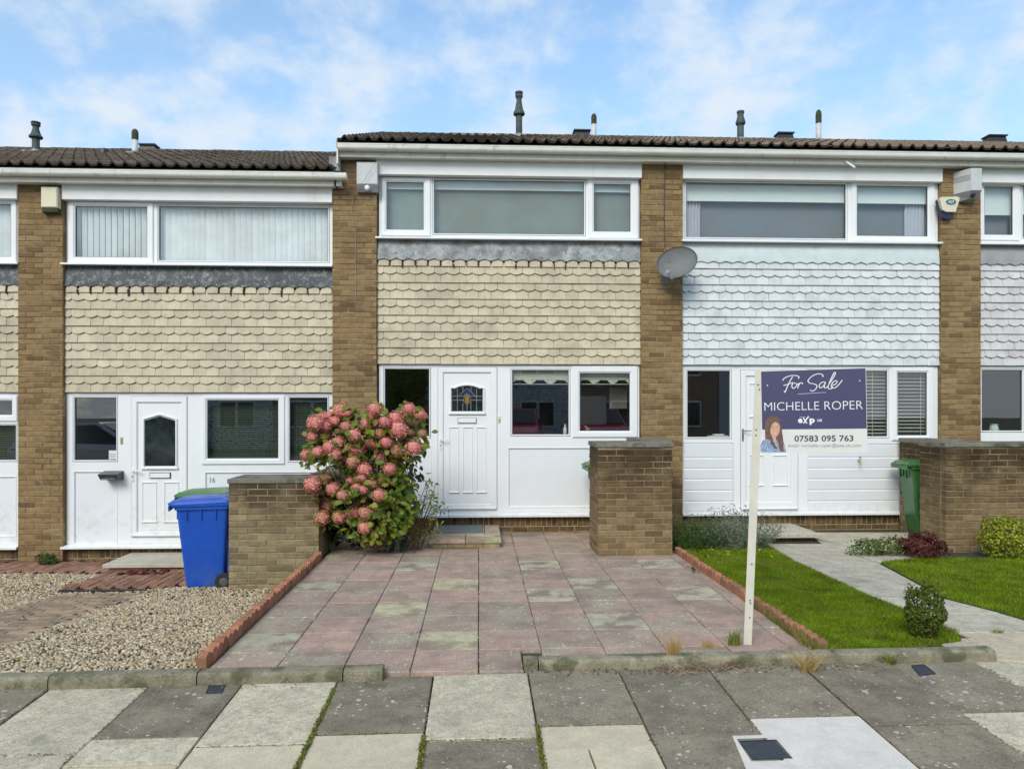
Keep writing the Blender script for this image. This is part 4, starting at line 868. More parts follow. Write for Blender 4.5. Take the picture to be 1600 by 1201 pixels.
# ---- flues and vents on the roofs: things standing on the houses
def rz_(Y): return EZ+(Y-EY)*(RZ-EZ)/(RY-EY)
def flue(px, y0, y1, Y, label, style, dz=0, r=.075):
    X = W(px, 0, Y)[0]; zt = W(px, y0, Y)[1]; zb = rz_(Y)+dz; t = thing('flue_pipe', (X, Y, zb), label, 'flue'); H = zt-zb
    mb = MB()
    if style == 'cowl':
        mb.lathe([(r,zb-.15),(r,zb+H*.55)], X, Y, 14); mb.build('pipe', 'flue', t, smooth=True)
        mb = MB(); mb.lathe([(r*1.75,zb+H*.50),(r*1.8,zb+H*.54),(r*1.25,zb+H*.62),(r*.85,zb+H*.78),(r*.8,zb+H*.84),(r*1.1,zb+H*.88),(r*1.2,zb+H*.90),(r*1.2,zb+H*.93),(r*.95,zb+H*.95),(r*1.25,zb+H*.97),(r*1.2,zb+H)], X, Y, 14); mb.build('cowl', 'flue', t)
    elif style == 'pot':
        mb.lathe([(r,zb-.15),(r,zb+H*.6)], X, Y, 14); mb.build('pipe', 'flue', t, smooth=True)
        mb = MB(); mb.lathe([(r*1.3,zb+H*.55),(r*1.5,zb+H*.60),(r*1.4,zb+H*.66),(r*.95,zb+H*.82),(r*.95,zb+H*.92),(r*1.15,zb+H*.94),(r*1.1,zb+H)], X, Y, 14); mb.build('cowl', 'flue', t)
    else:
        mb.lathe([(r,zb-.15),(r,zb+H*.62)], X, Y, 12); mb.build('pipe', 'flue_white', t, smooth=True)
        mb = MB(); mb.lathe([(r*1.0,zb+H*.58),(r*1.08,zb+H*.60),(r*1.1,zb+H*.86),(r*.9,zb+H*.95),(r*.45,zb+H)], X, Y, 12); mb.build('cap', 'moss', t)
    mb = MB(); mb.box(X-r*2, X+r*2, Y-.2, Y+.1, zb-.13, zb+.0); mb.lathe([(r*1.5,zb-.05),(r*1.05,zb+.07)], X, Y, 12); mb.build('flashing_collar', 'lead_grey', t)
flue(811,144,216,14.0,'tall dark flue pipe with a flared cowl on the middle roof','cowl',r=.060)
flue(56,191,240,13.6,'dark flue pipe with a cone cowl on the far left of the lower roof','cowl',DL,.062)
flue(1157,174,216,14.0,'short dark flue pipe with a pot top on the right hand roof','pot',r=.062)
flue(211,202,240,13.6,'white soil pipe with a mossy green cap on the lower left roof','soil',DL,.052)
flue(928,178,216,14.2,'thin white pipe with dark cap beside the tall middle flue','soil',r=.048)
flue(1279,172,217,14.0,'white pipe with mossy dark top, rightmost pipe on the roofs','soil',r=.05)
def ridge_vent(x0, x1, y0, y1, label, dz=0):
    Y = 15.05; a, b = W(x0,0,Y)[0], W(x1,0,Y)[0]; zt = W(x0,y0,Y)[1]; zb = zt-.13
    t = thing('ridge_vent', ((a+b)/2, Y, zb), label, 'vent'); mb = MB(); v = [(a,Y-.1,zb),(b,Y-.1,zb),(b,Y+.12,zb),(a,Y+.12,zb),(a+.05,Y-.08,zt),(b-.03,Y-.08,zt),(b-.03,Y+.1,zt),(a+.05,Y+.1,zt)]
    mb.add(v, [(0,3,2,1),(4,5,6,7),(0,1,5,4),(1,2,6,5),(2,3,7,6),(3,0,4,7)]); mb.box(a+.02,b,Y-.12,Y+.14,zt-.01,zt+.015); mb.build('hood', 'black', t)
ridge_vent(894,922,206,215,'dark ridge vent left of the thin white pipe')
ridge_vent(1211,1238,210,218,'dark ridge vent between the two right hand pipes')
ridge_vent(1538,1569,214,222,'dark ridge vent near the right picture edge')
ridge_vent(218,246,228,237,'dark ridge vent on the lower left roof', DL)
X, Y = W(163,0,13.4)[0], 13.4; zb = rz_(Y)+DL; t = thing('tile_vent', (X,Y,zb), 'small black cowl vent on the tiles of the lower left roof', 'vent')
mb = MB(); mb.lathe([(.085,zb-.05),(.085,zb+.03),(.07,zb+.10),(.03,zb+.12)], X, Y, 10); mb.build('cowl', 'black', t)

# ---- wall boxes, lamp, dish, cables
def alarm_plain(x0, x1, y0, y1, label, mat):
    r = (W(x0,0,10.6)[0], W(x1,0,10.6)[0], W(x0,y1,10.6)[1], W(x0,y0,10.6)[1])
    return r
r = alarm_plain(62,88,291,328,'','')
t = thing('alarm_box', ((r[0]+r[1])/2,10.72,r[2]), 'cream alarm box high on the left brick pier', 'alarm box')
mb = MB(); mb.cbox(r[0], r[1], 10.62, 10.72, r[2]+.04, r[3], .012); mb.build('cover', 'cream_box', t)
mb = MB(); mb.cbox(r[0]+.005, r[1]-.005, 10.64, 10.72, r[2]-.02, r[2]+.04, .01); mb.build('lens', 'moss', t)
r = alarm_plain(557,590,253,298,'','')
t = thing('alarm_box', ((r[0]+r[1])/2,10.72,r[2]), 'weathered white alarm box with a wedge base on the pier left of the middle window', 'alarm box')
mb = MB(); mb.cbox(r[0], r[1], 10.60, 10.72, r[2]+.09, r[3], .01); mb.build('cover', 'white_box', t)
mb = MB(); v = [(r[0],10.60,r[2]+.088),(r[1],10.60,r[2]+.088),(r[1],10.72,r[2]+.088),(r[0],10.72,r[2]+.088),(r[0]+.0,10.66,r[2]),(r[1]-.0,10.66,r[2]),(r[1],10.72,r[2]),(r[0],10.72,r[2])]
mb.add(v, [(0,1,2,3),(4,7,6,5),(0,4,5,1),(1,5,6,2),(2,6,7,3),(3,7,4,0)]); mb.build('base', 'grey_box', t)
mb = MB(); mb.lathe([(.038,10.64),(.036,10.60),(.02,10.585)], (r[0]+r[1])/2, 0, 12, 'y', r[2]+.045); mb.build('strobe', 'sign_letter', t)
r = alarm_plain(1500,1527,266,311,'','')
t = thing('alarm_box', ((r[0]+r[1])/2,10.72,r[2]), 'grey louvred alarm box with a blue lamp on the right pier', 'alarm box')
mb = MB(); v = []
pl = [(r[0]-.02,10.72),(r[0]+.10,10.50),(r[1],10.50),(r[1]+.01,10.72)]
mb.slab(pl, r[2]+.10, r[3]); mb.build('cover', 'white_box', t)
mb = MB(); mb.slab([(r[0]-.022,10.715),(r[0]+.092,10.505),(r[0]+.10,10.505),(r[0]-.01,10.72)], r[3]-.16, r[3]-.145); mb.slab([(r[0]-.022,10.715),(r[0]+.092,10.505),(r[0]+.10,10.505),(r[0]-.01,10.72)], r[3]-.13, r[3]-.115); mb.slab([(r[0]-.022,10.715),(r[0]+.092,10.505),(r[0]+.10,10.505),(r[0]-.01,10.72)], r[3]-.10, r[3]-.085); mb.build('louvre', 'grey_box', t)
mb = MB(); v = [(p[0],p[1],r[2]+.098) for p in pl]+[(r[0]+.03,10.72,r[2]-.02),(r[0]+.11,10.60,r[2]+.0),(r[1],10.60,r[2]+.0),(r[1],10.72,r[2]-.02)]
mb.add(v, [(0,1,2,3),(7,6,5,4),(0,4,5,1),(1,5,6,2),(2,6,7,3),(3,7,4,0)]); mb.build('base', 'grey_box', t)
mb = MB(); mb.lathe([(.042,10.60),(.04,10.555),(.022,10.53)], r[1]-.09, 0, 12, 'y', r[2]+.055); mb.build('strobe', 'navy_plastic', t)
# shield shaped alarm
def wz(px, py, Y=10.62): return W(px, py, Y)
t = thing('alarm_box', (*wz(1483,341)[:1],10.72,wz(1483,341)[1]), 'shield shaped white and navy alarm box with an oval emblem on the right pier', 'alarm box')
out_ = [(1473,335),(1476,340),(1480,341.5),(1486,341),(1489,338),(1498,312),(1497.5,309),(1494,308),(1471,308.5),(1467.5,311),(1468,314)]
mb = MB(); mb.prism([wz(*p) for p in out_], 10.64, 10.72); mb.build('backing', 'navy_plastic', t)
inn = [(1478,331.5),(1492,331.5),(1498,312),(1497.5,309),(1494,308),(1470,308.5),(1466.8,311.5),(1471.5,328)]
mb = MB(); mb.prism([wz(*p) for p in inn], 10.60, 10.655); mb.build('cover', 'cream_box', t)
cx, cz = wz(1484.5,316.2); mb = MB(); n = 20; mb.prism([(cx+.075*math.cos(2*math.pi*k/n), cz+.040*math.sin(2*math.pi*k/n)) for k in range(n)], 10.594, 10.60); em = mb.build('emblem', 'teal_print', t)
TXT_CACHE = {}
def text_mesh(s, h, width=None, bold=0., thick=.001, fix=None):
    """lettering as a mesh standing in the XZ plane, facing -y, baseline at z=0, centred on x"""
    cu = bpy.data.curves.new('lettering', 'FONT'); cu.body = s; cu.size = 1; cu.offset = bold; cu.extrude = 0; cu.resolution_u = 3
    o = bpy.data.objects.new('lettering', cu); C.objects.link(o); bpy.context.view_layer.update(); dg = bpy.context.evaluated_depsgraph_get()
    me = bpy.data.meshes.new_from_object(o.evaluated_get(dg)); bpy.data.objects.remove(o); bpy.data.curves.remove(cu)
    V = [v.co.copy() for v in me.vertices]; xa, xb = min(v.x for v in V), max(v.x for v in V); za, zb = min(v.y for v in V), max(v.y for v in V)
    caps = .70                                             # cap height of the built-in face
    k = h/caps if fix is None else h/(zb-za); kx = (width/(xb-xa)) if width else k
    for i, v in enumerate(me.vertices): v.co = Vector(((V[i].x-(xa+xb)/2)*kx, 0, V[i].y*k))
    me.update(); return me
def flat_text(s, h, width, loc, mat, parent, name='lettering', rot=(0,0,0), bold=0.):
    me = text_mesh(s, h, width, bold); o = obj(name, me, mat, parent); o.location = loc; o.rotation_euler = rot; return o
o = flat_text('ADT', .036, .085, (cx, 10.592, cz-.018), 'sign_letter', em, bold=.01)
# wall lamp and number on house 16
a, z = W(170,743,10.65); t = thing('wall_lamp', (a,10.8,z), 'dark slatted outdoor wall lamp left of the white door of house 16', 'lamp')
mb = MB(); v = [(a-.13,10.60,z+.02),(a+.13,10.60,z+.02),(a+.13,10.815,z+.06),(a-.13,10.815,z+.06),(a-.10,10.62,z-.055),(a+.13,10.62,z-.055),(a+.13,10.815,z-.07),(a-.10,10.815,z-.07)]
mb.add(v, [(0,1,2,3),(4,7,6,5),(0,4,5,1),(1,5,6,2),(2,6,7,3),(3,7,4,0)]); mb.build('housing', 'lamp_dark', t)
mb = MB(); mb.box(a-.085,a+.10,10.614,10.622,z-.045,z-.012); mb.build('diffuser', 'metal', t)
a, z = W(332,753.5,10.81); o = flat_text('16', .075, .07, (a, 10.8105, z), 'grey_box', HL, 'house_number', bold=.01)
a, z = W(190,688); mb = MB(); mb.cbox(a-.015,a+.015,10.785,10.80,z-.045,z+.045,.004); mb.build('bell_push', 'brass', HL)
a, z = W(780,655); mb = MB(); mb.cbox(a-.018,a+.018,10.785,10.80,z-.045,z+.045,.004); bp_ = mb.build('bell_push', 'cream_box', HM)
mb = MB(); mb.lathe([(.010,10.785),(.009,10.78)], a, 0, 10, 'y', z-.01); mb.build('button', 'black', bp_)
a, z = W(175,712); mb = MB(); mb.box(a-.055,a+.055,10.824,10.828,z-.07,z+.075); tag(mb.build('notice', 'paper'), 'small white paper notice inside the narrow window of house 16', 'notice')
mb = MB(); mb.box(a-.045,a+.045,10.822,10.824,z-.06,z-.045); mb.box(a-.045,a+.045,10.822,10.824,z+.0,z+.004); mb.box(a-.045,a+.045,10.822,10.824,z+.02,z+.024); mb.box(a-.045,a+.03,10.822,10.824,z-.02,z-.016)
mb.build('print', 'sign_ink', bpy.data.objects['notice'])
# hook with keys under the sign
a, z = W(1341,719); t = thing('garden_tap', (a,10.79,z), 'small metal tap on the white boards below the for sale board', 'tap')
mb = MB(); mb.tube([(a,10.82,z-.0),(a,10.74,z),(a,10.71,z-.02),(a-.005,10.705,z-.06)], .013, 8); mb.build('spout', 'brass', t)
mb = MB(); mb.tube([(a,10.75,z),(a+.005,10.75,z+.045)], .008, 6); mb.tube([(a-.02,10.75,z+.05),(a+.03,10.75,z+.06)], .008, 6); mb.build('handle', 'metal', t)
# satellite dish
cx, cz = W(1059,411,10.40); t = thing('satellite_dish', (cx,10.72,cz), 'grey oval satellite dish on the pier right of the middle house', 'satellite dish')
mb = MB(); rings = 7; seg = 28; v = [(0,0,0)]; fwd = Vector((-.28,-1,.22)).normalized(); rt = Vector((1,-.28,0)).normalized(); upv = rt.cross(fwd)*-1
if upv.z < 0: upv = -upv
ctr = Vector((cx, 10.44, cz)); tl = R(18); v = []; f = []
def dpt(rr, a, off=0):
    ux, uz = .285*rr*math.cos(a), .225*rr*math.sin(a); x = ux*math.cos(tl)-uz*math.sin(tl); z = ux*math.sin(tl)+uz*math.cos(tl)
    return ctr+rt*x+upv*z+fwd*(.055*rr*rr-off)
for off in (0, .006):
    for j in range(1, rings+1):
        for k in range(seg): v.append(tuple(dpt(j/rings, 2*math.pi*k/seg, off)))
c0 = len(v); v += [tuple(dpt(0,0,0)), tuple(dpt(0,0,.006))]; o2 = rings*seg
for side in (0, 1):
    b = side*o2
    for j in range(rings-1):
        for k in range(seg): q = (b+j*seg+k, b+j*seg+(k+1)%seg, b+(j+1)*seg+(k+1)%seg, b+(j+1)*seg+k); f.append(q if side else q[::-1])
    for k in range(seg): f.append((c0+side, b+k, b+(k+1)%seg))
e = (rings-1)*seg
for k in range(seg): f.append((e+k, e+(k+1)%seg, o2+e+(k+1)%seg, o2+e+k))
mb.add(v, f); mb.build('reflector', 'dish', t, smooth=True)
base = dpt(.95, -2.0); foc = Vector(wz(1042,427,10.12)[:1]+(10.12,)+wz(1042,427,10.12)[1:])
mb = MB(); mb.tube([tuple(dpt(.9,-1.9,.02)), tuple((dpt(.9,-1.9)+foc)/2+Vector((0,0,-.05))), tuple(foc)], .011, 6); mb.build('arm', 'metal', t)
mb = MB(); d_ = (ctr-foc).normalized(); mb.tube([tuple(foc-d_*.05), tuple(foc+d_*.02), tuple(foc+d_*.045)], [.026,.026,.036], 10); mb.build('receiver', 'grey_box', t)
mb = MB(); mb.tube([tuple(dpt(0,0,.02)), (cx-.05,10.60,cz-.05), (cx-.1,10.72,cz-.12)], .018, 8); mb.box(cx-.16,cx-.04,10.71,10.72,cz-.24,cz-.04); mb.build('bracket', 'metal', t)
mb = MB(); mb.tube([tuple(dpt(.45, 2.4, -.004)), tuple(dpt(.45, 2.5, -.004))], .012, 6); mb.build('bolt', 'dead', t)
# cables
def cable(pts, label, r=.006, mat='black'):
    mb = MB(); mb.tube(pts, r, 5); o = mb.build('cable', mat); tag(o, label, 'cable')
a = W(1038,0,10.71)[0]
cable([(a-.01,10.60,5.30),(a+.01,10.70,5.22),(a,10.712,4.8),(a+.003,10.712,4.3),(a+.01,10.71,4.05),(a+.02,10.6,3.95)], 'black aerial cable running down the pier to the satellite dish')
P_ = lambda px, py, Y=10.705: (W(px,0,Y)[0], Y, W(px,py,Y)[1])
cable([P_(608,229,10.44), P_(590,250,10.55), P_(565,287,10.56), P_(552,305), P_(549,330), P_(556,370), P_(555,400), P_(556,440), P_(555,478), P_(560,485), P_(574,483)], 'thin dark wire hanging past the weathered alarm box down the pier', .003, 'grey_box')
mb = MB(); mb.tube([P_(1321,252,10.55), P_(1336,262,10.40)], .012, 8); tag(mb.build('overflow_pipe', 'sign_letter'), 'short white overflow pipe poking from the right house fascia', 'pipe')

# ---- what hangs in the windows
def slats_vertical(label, x0, x1, z0, z1, n, y=10.90, tilt=28, wf=.9):
    t = thing('vertical_blind', ((x0+x1)/2, y, z0), label, 'blind'); me = None; it = []
    w_ = (x1-x0)/n*wf; mb = MB(); mb.box(-w_/2, w_/2, -.0006, .0006, z0-z1, 0); me = mmat(mb.mesh('slat'), 'blind_slat')
    rl = MB(); rl.box(x0, x1, y-.02, y+.02, z1, z1+.03); rail = rl.build('head_rail', 'blind_white', t)
    for k in range(n): it.append(((x0+(k+.5)*(x1-x0)/n, y, z1), (1,1,1), (0,0,R(tilt+random.gauss(0,1.5)))))
    pieces('slat', rail, me, it)
gl = rpx(116,232,320,404); slats_vertical('pale vertical blind in the small upstairs window of house 16', gl[0]-.03, gl[1]+.02, gl[2]-.05, gl[3], 13, tilt=28, wf=.82)
gl = rpx(245,516,320,411); slats_vertical('pale vertical blind in the wide upstairs window of house 16', gl[0], gl[1]+.02, gl[2]-.05, gl[3], 30, tilt=18, wf=.95)
gl = rpx(-60,19,317,403); slats_vertical('vertical blind in the far left upstairs window', gl[0], gl[1], gl[2]-.05, gl[3], 8, tilt=20)
def venetian(label, x0, x1, z0, z1, pitch, tilt, mat, y=10.92, wd=.05, lad=()):
    t = thing('venetian_blind', ((x0+x1)/2, y, z0), label, 'blind'); mb = MB(); mb.box(-(x1-x0)/2, (x1-x0)/2, -wd/2, wd/2, -.0012, .0012); me = mmat(mb.mesh('slat'), mat)
    rl = MB(); rl.box(x0, x1, y-.025, y+.025, z1-.03, z1); rail = rl.build('head_rail', mat, t); it = []; n = int((z1-z0-.04)/pitch)
    for k in range(n): it.append((((x0+x1)/2, y, z1-.045-k*pitch), (1,1,1), (R(tilt+random.gauss(0,1.2)),0,random.gauss(0,.002))))
    pieces('slat', rail, me, it)
    mb = MB()
    for q in (.18, .82): mb.box(lerp(x0,x1,q)-.003, lerp(x0,x1,q)+.003, y-.028, y-.026, z0+.02, z1-.02)
    mb.build('ladder_cord', mat, rail)
gl = rpx(320,438,622,720); venetian('dark green venetian blind in the larger window beside the door of house 16', gl[0], gl[1], gl[2], gl[3]+.02, .027, 48, 'blind_dark', wd=.026)
gl = rpx(449,516,618,724); venetian('dark green venetian blind in the window behind the pink flowers', gl[0], gl[1], gl[2], gl[3]+.02, .027, 48, 'blind_dark', wd=.026)
gl = rpx(-44,29,658,724); venetian('dark venetian blind in the far left ground floor window', gl[0], gl[1], gl[2], gl[3]+.02, .03, 40, 'blind_dark', wd=.026)
gl = rpx(1258,1391,574,687); venetian('white venetian blind partly hidden by the for sale board', gl[0], gl[1], gl[2], gl[3]+.02, .052, 14, 'blind_white', y=10.90)
gl = rpx(1397,1453,577,684); venetian('white venetian blind in the window beyond the for sale board', gl[0], gl[1], gl[2], gl[3]+.02, .052, 14, 'blind_white', y=10.90)
gl = rpx(449,480,618,724); mb = MB(); n = 14; v = [(lerp(gl[0],gl[1],k/n), 11.0+.02*math.sin(k*1.9), z) for k in range(n+1) for z in (gl[2],gl[3])]; mb.add(v, [(2*k,2*k+2,2*k+3,2*k+1) for k in range(n)]); tag(mb.build('curtain', 'curtain_blue', smooth=True), 'blue curtain behind the venetian blind next to the pink flowers', 'curtain')
def roller(label, x0, x1, z0, z1, mat, y=10.89, hem=True):
    t = thing('roller_blind', ((x0+x1)/2, y, z0), label, 'blind'); mb = MB(); mb.box(x0, x1, y, y+.002, z0, z1); mb.build('fabric', mat, t)
    if hem: mb = MB(); mb.box(x0, x1, y-.006, y+.006, z0-.018, z0); mb.build('bottom_bar', 'blind_roll', t)
for a, b, lb in ((594,674,'left'),(676,916,'wide middle'),(919,997,'right')):
    gl = rpx(a,b,277,372); zb_ = {594: rpx(a,b,277,291), 676: rpx(a,b,277,293), 919: rpx(a,b,277,296)}[a][2]
    roller(f'pale roller blind rolled high in the {lb} upstairs pane of the middle house', gl[0], gl[1], zb_, gl[3], 'blind_roll')
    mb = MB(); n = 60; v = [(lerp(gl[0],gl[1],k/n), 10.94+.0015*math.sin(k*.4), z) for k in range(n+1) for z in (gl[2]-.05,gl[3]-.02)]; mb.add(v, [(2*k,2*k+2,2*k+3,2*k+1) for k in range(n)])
    tag(mb.build('reflection_sheet', 'reflection_green', smooth=True), f'grey green sheet painted as the sky reflection behind the {lb} upstairs pane of the middle house', 'reflection sheet')  # added sheet, its colour stands in for sky reflected in the glass
for a, b, yb, lb in ((1066,1328,311,'wide'),(1331,1460,314,'opening')):
    gl = rpx(a,b,280,378); roller(f'white roller blind half down in the {lb} upstairs pane of the white tiled house', gl[0], gl[1], rpx(a,b,280,yb)[2], gl[3], 'blind_roll')
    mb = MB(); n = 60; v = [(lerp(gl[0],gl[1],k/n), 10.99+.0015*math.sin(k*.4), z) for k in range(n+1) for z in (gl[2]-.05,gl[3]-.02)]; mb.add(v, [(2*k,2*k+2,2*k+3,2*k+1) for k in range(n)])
    tag(mb.build('reflection_sheet', 'reflection_grey', smooth=True), f'grey sheet painted as the sky reflection behind the {lb} upstairs pane of the white tiled house', 'reflection sheet')  # grey sheet added in place of the sky reflection
for a, b, lb in ((1069,1098,'left end'),(1422,1452,'right end')):
    gl = rpx(a,b,280,378); mb = MB(); n = 24; v = [(lerp(gl[0],gl[1],k/n), 10.95+.022*math.sin(k*1.5), z) for k in range(n+1) for z in (gl[2]-.05,gl[3])]; mb.add(v, [(2*k,2*k+2,2*k+3,2*k+1) for k in range(n)])
    tag(mb.build('curtain', 'curtain', smooth=True), f'pale curtain at the {lb} of the upstairs windows of the white tiled house', 'curtain')
for a, b in ((1534,1588),(1594,1780)):
    gl = rpx(a,b,286,372); roller(f'white roller blind in the far right upstairs {"opening" if a == 1534 else "wide"} pane', gl[0], gl[1], rpx(a,b,280,332)[2], gl[3], 'blind_roll')
    mb = MB(); mb.box(gl[0],gl[1],10.99,10.992,gl[2]-.05,gl[3]); tag(mb.build('reflection_sheet', 'reflection_grey'), f'grey sheet painted as the sky reflection in the far right upstairs {"opening" if a == 1534 else "wide"} pane', 'reflection sheet')  # same painted sky reflection for the far right panes
# scalloped blinds in the middle house kitchen
for a, b, yt, yb, lb in ((796,893,570,598,'left'),(901,988,575,598,'right')):
    gl = rpx(a,b,yt,yb); zs = rpx(a,b,yt,593)[2]; t = thing('roller_blind', ((gl[0]+gl[1])/2,10.89,gl[2]), f'cream scalloped blind with leaf print, {lb} of the two beside the leaded door', 'blind')
    mb = MB(); mb.box(gl[0],gl[1],10.89,10.892,zs,gl[3]); mb.build('fabric', 'blind_cream', t)
    n = 3; pl = []; wd = (gl[1]-gl[0])/n; zt = zs-.002; poly = []
    mb = MB()
    for q in range(n):
        x0_ = gl[0]+q*wd; m = 10
        for k in range(m):
            xa, xb = x0_+wd*k/m, x0_+wd*(k+1)/m; da = lambda x: gl[2]-.012+.07*max(0, math.sin(math.pi*min(max(((x-x0_)/wd-.15)/.7, 0), 1)))**.7
            mb.add([(xa,10.888,da(xa)),(xb,10.888,da(xb)),(xb,10.888,zt),(xa,10.888,zt)], [(0,1,2,3)])
    mb.build('valance', 'valance', t)
    mb = MB(); mb.box(gl[0],gl[1],10.893,10.90,gl[2]-.02,gl[2]-.012); mb.build('bottom_bar', 'blind_white', t)
gl = rpx(960,988,604,638); mb = MB(); mb.box(gl[0],gl[1]-.0,11.2,11.21,gl[2],gl[3]); tag(mb.build('wall_paper_sheet', 'interior'), 'pale sheet inside the right kitchen window of the middle house', 'sheet')
a, z = W(883,668,10.92); mb = MB(); mb.lathe([(.02,z-.12),(.03,z-.08),(.028,z-.02),(.012,z+.02),(.012,z+.05)], a, 10.92, 10); tag(mb.build('bottle', 'sign_letter'), 'small pale bottle on the kitchen window sill of the middle house', 'bottle')
# sill clutter in the right house porch window and flowers far right
a, z = W(1118,679,10.93); mb = MB(); mb.box(a-.28,a+.22,10.88,11.0,z-.045,z-.03); mb.box(a-.10,a+.2,10.88,11.02,z-.028,z-.012); mb.box(a-.03,a+.12,10.90,11.0,z-.01,z+.012); tag(mb.build('paper_pile', 'paper'), 'loose pile of white papers on the sill left of the right house door', 'papers')
a, z = W(1553,662,10.95); t = thing('flower_vase', (a,10.95,z-.15), 'vase of pale flowers in the far right ground floor window', 'vase')
mb = MB(); mb.lathe([(.05,z-.16),(.07,z-.10),(.05,z-.02),(.06,z)], a, 10.95, 12); mb.build('vase', 'blind_roll', t)
# ================================================================== garden walls
def garden_wall(label, x0, x1, yf, yb, zb, zt, mat, cap_out=.012, wing=None, off=0):
    t = thing('garden_wall', ((x0+x1)/2, yf, zb), label, 'brick wall'); hz = zt-zb-.055
    mb = MB(); mb.box(x0+.006, x1-.006, yf+.007, yb-.004, zb-.1, zt-.05)
    if wing: mb.box(wing[0]+.006, wing[1]-.006, yb-.01, wing[2], zb-.1, zt-.052)
    core = mb.build('mortar_core', 'dark_mortar', t); it = []
    lay(it, 'front', x0, yf, zb, x1-x0, hz, off=off)
    lay(it, 'left', x0, yf+.108, zb, yb-yf-.108, hz, off=off+1); lay(it, 'right', x1, yf+.108, zb, yb-yf-.108, hz, off=off+1)
    if wing: lay(it, 'right', wing[1], yb+.0, zb, wing[2]-yb, hz, off=off); lay(it, 'left', wing[0], yb, zb, wing[2]-yb, hz, off=off)
    pieces('brick', core, BM[mat], it)
    mb = MB(); o = cap_out
    def cap(xa, xb, ya, yb_):
        n = 7; q = lambda: random.uniform(-.003, .003)
        mb.cbox(xa, xb, ya, yb_, zt-.052, zt, .007)
    cap(x0-o, x1+o, yf-o, yb+.01)
    mb.build('coping', 'coping', t)
    if wing: mb = MB(); mb.box(wing[0]-o, wing[1]+o, yb+.014, wing[2], zt-.05, zt+.003); mb.build('coping', 'coping', t)
    return t
zt_M = CAM_Z-(692.5-HOR)/F_PX*9.0
garden_wall('brown brick bin store wall standing right of the pink paved drive', G(934,868)[0], 2.335, 9.0, 9.70, -.0, zt_M, 'wall_brick', wing=(2.12, 2.50, 10.71))
garden_wall('stained brick wall between the blue bin and the pink flowering bush', G(367,913,-.36)[0]+.0, -1.885, 9.02, 9.66, -.385, .935, 'low_brick', wing=(-2.12, -1.80, 10.71), off=1)
xw = WX(1478, 9.06); garden_wall('wide blackened brick wall at the right picture edge', xw, xw+1.55, 9.06, 9.62, 0, zt_M-.01, 'wall_brick', wing=(xw+.35, xw+.75, 10.71), off=1)

# ================================================================== scalloped clay edging
def edging(label, pts, n, zf, side):
    (xa, ya), (xb, yb) = pts; t = thing('clay_edging', ((xa+xb)/2, (ya+yb)/2, zf(ya)), label, 'edging'); L = math.hypot(xb-xa, yb-ya)/n; ang = math.atan2(yb-ya, xb-xa)
    for k in range(n):
        tt = (k+.5)/n; x, y = lerp(xa, xb, tt), lerp(ya, yb, tt); mb = MB(); m = 8; prof = []
        hh = .036+random.uniform(-.005,.005); w = L*.5-.002
        poly = [(-w, -.25), (w, -.25), (w, 0)]+[(w*math.cos(math.pi*j/m), hh*math.sin(math.pi*j/m)) for j in range(1, m)]+[(-w, 0)]
        v = [(px_, -.032, pz_) for px_, pz_ in poly]+[(px_+.012, .030, pz_) for px_, pz_ in poly]; q = len(poly)
        # a round spine on the face, like a twisted rope
        f = [tuple(range(q)), tuple(range(2*q-1, q-1, -1))]+[((i+1)%q, i, i+q, (i+1)%q+q) for i in range(q)]
        mb.add(v, f); mb.tube([(-w*.8, -.034, -.16), (0, -.040, -.02), (w*.5, -.030, hh*.55)], [.022, .024, .014], 6)
        me = mb.mesh('edging_tile'); o = obj('edging_tile', me, 'terracotta', t); o.location = (x-(xa+xb)/2, y-(ya+yb)/2, 0); o.matrix_parent_inverse = Matrix.Identity(4)
        o.location = (x-(xa+xb)/2, y-(ya+yb)/2, zf(y)-zf(ya)+random.uniform(-.006,.006)); o.rotation_euler = (random.gauss(0,.05), random.gauss(0,.06), ang+(math.pi if side > 0 else 0)+random.gauss(0,.03))
edging('row of scalloped terracotta edging between the gravel and the paved drive', [(-1.875, 5.22), (-1.865, 8.98)], 34, lambda y: .055, 1)
edging('row of scalloped terracotta edging between the paved drive and the lawn', [(2.49, 5.36), (2.42, 9.15)], 34, lambda y: .045, -1)

# ================================================================== steps
t = thing('doorstep', (-.2, 10.1, 0), 'low brick doorstep with stone slabs and a grey mat at the leaded front door', 'doorstep')
x0, x1 = G(672,857)[0], G(782,857)[0]; yf = G(700,856.5)[1]
mb = MB(); mb.box(x0+.01, x1-.01, yf+.01, 10.79, -.03, .065); core = mb.build('mortar_core', 'dark_mortar', t); it = []; lay(it, 'front', x0, yf, -.006, x1-x0, .07); lay(it, 'right', x1, yf+.1, -.006, 10.7-yf-.1, .07); pieces('brick', core, BM['low_brick'], it)
zs = .11; xm = lerp(x0, x1, .5)
for a, b, c, d, m in ((x0-.012, xm-.004, yf-.015, yf+.46, 'slab_pink'), (xm+.004, x1+.012, yf-.015, yf+.46, 'slab_yellow'), (x0-.012, x1-.20, yf+.468, 10.78, 'slab_pink'), (x1-.192, x1+.012, yf+.468, 10.78, 'slab_pink')):
    mb = MB(); mb.slab([(a,c),(b,c),(b,d),(a,d)], .066, zs, .005); mb.build('step_slab', m, t)
mb = MB(); mb.slab([(x0+.05, yf+.50), (x1-.22, yf+.50), (x1-.22, 10.72), (x0+.05, 10.72)], zs+.001, zs+.014, .004); tag(mb.build('door_mat', 'rubber_mat'), 'thin grey rubber mat on the doorstep of the middle house', 'mat')
t = thing('doorstep', (1.9, 10.1, 0), 'single grey stone slab doorstep beside the lavender bush', 'doorstep')
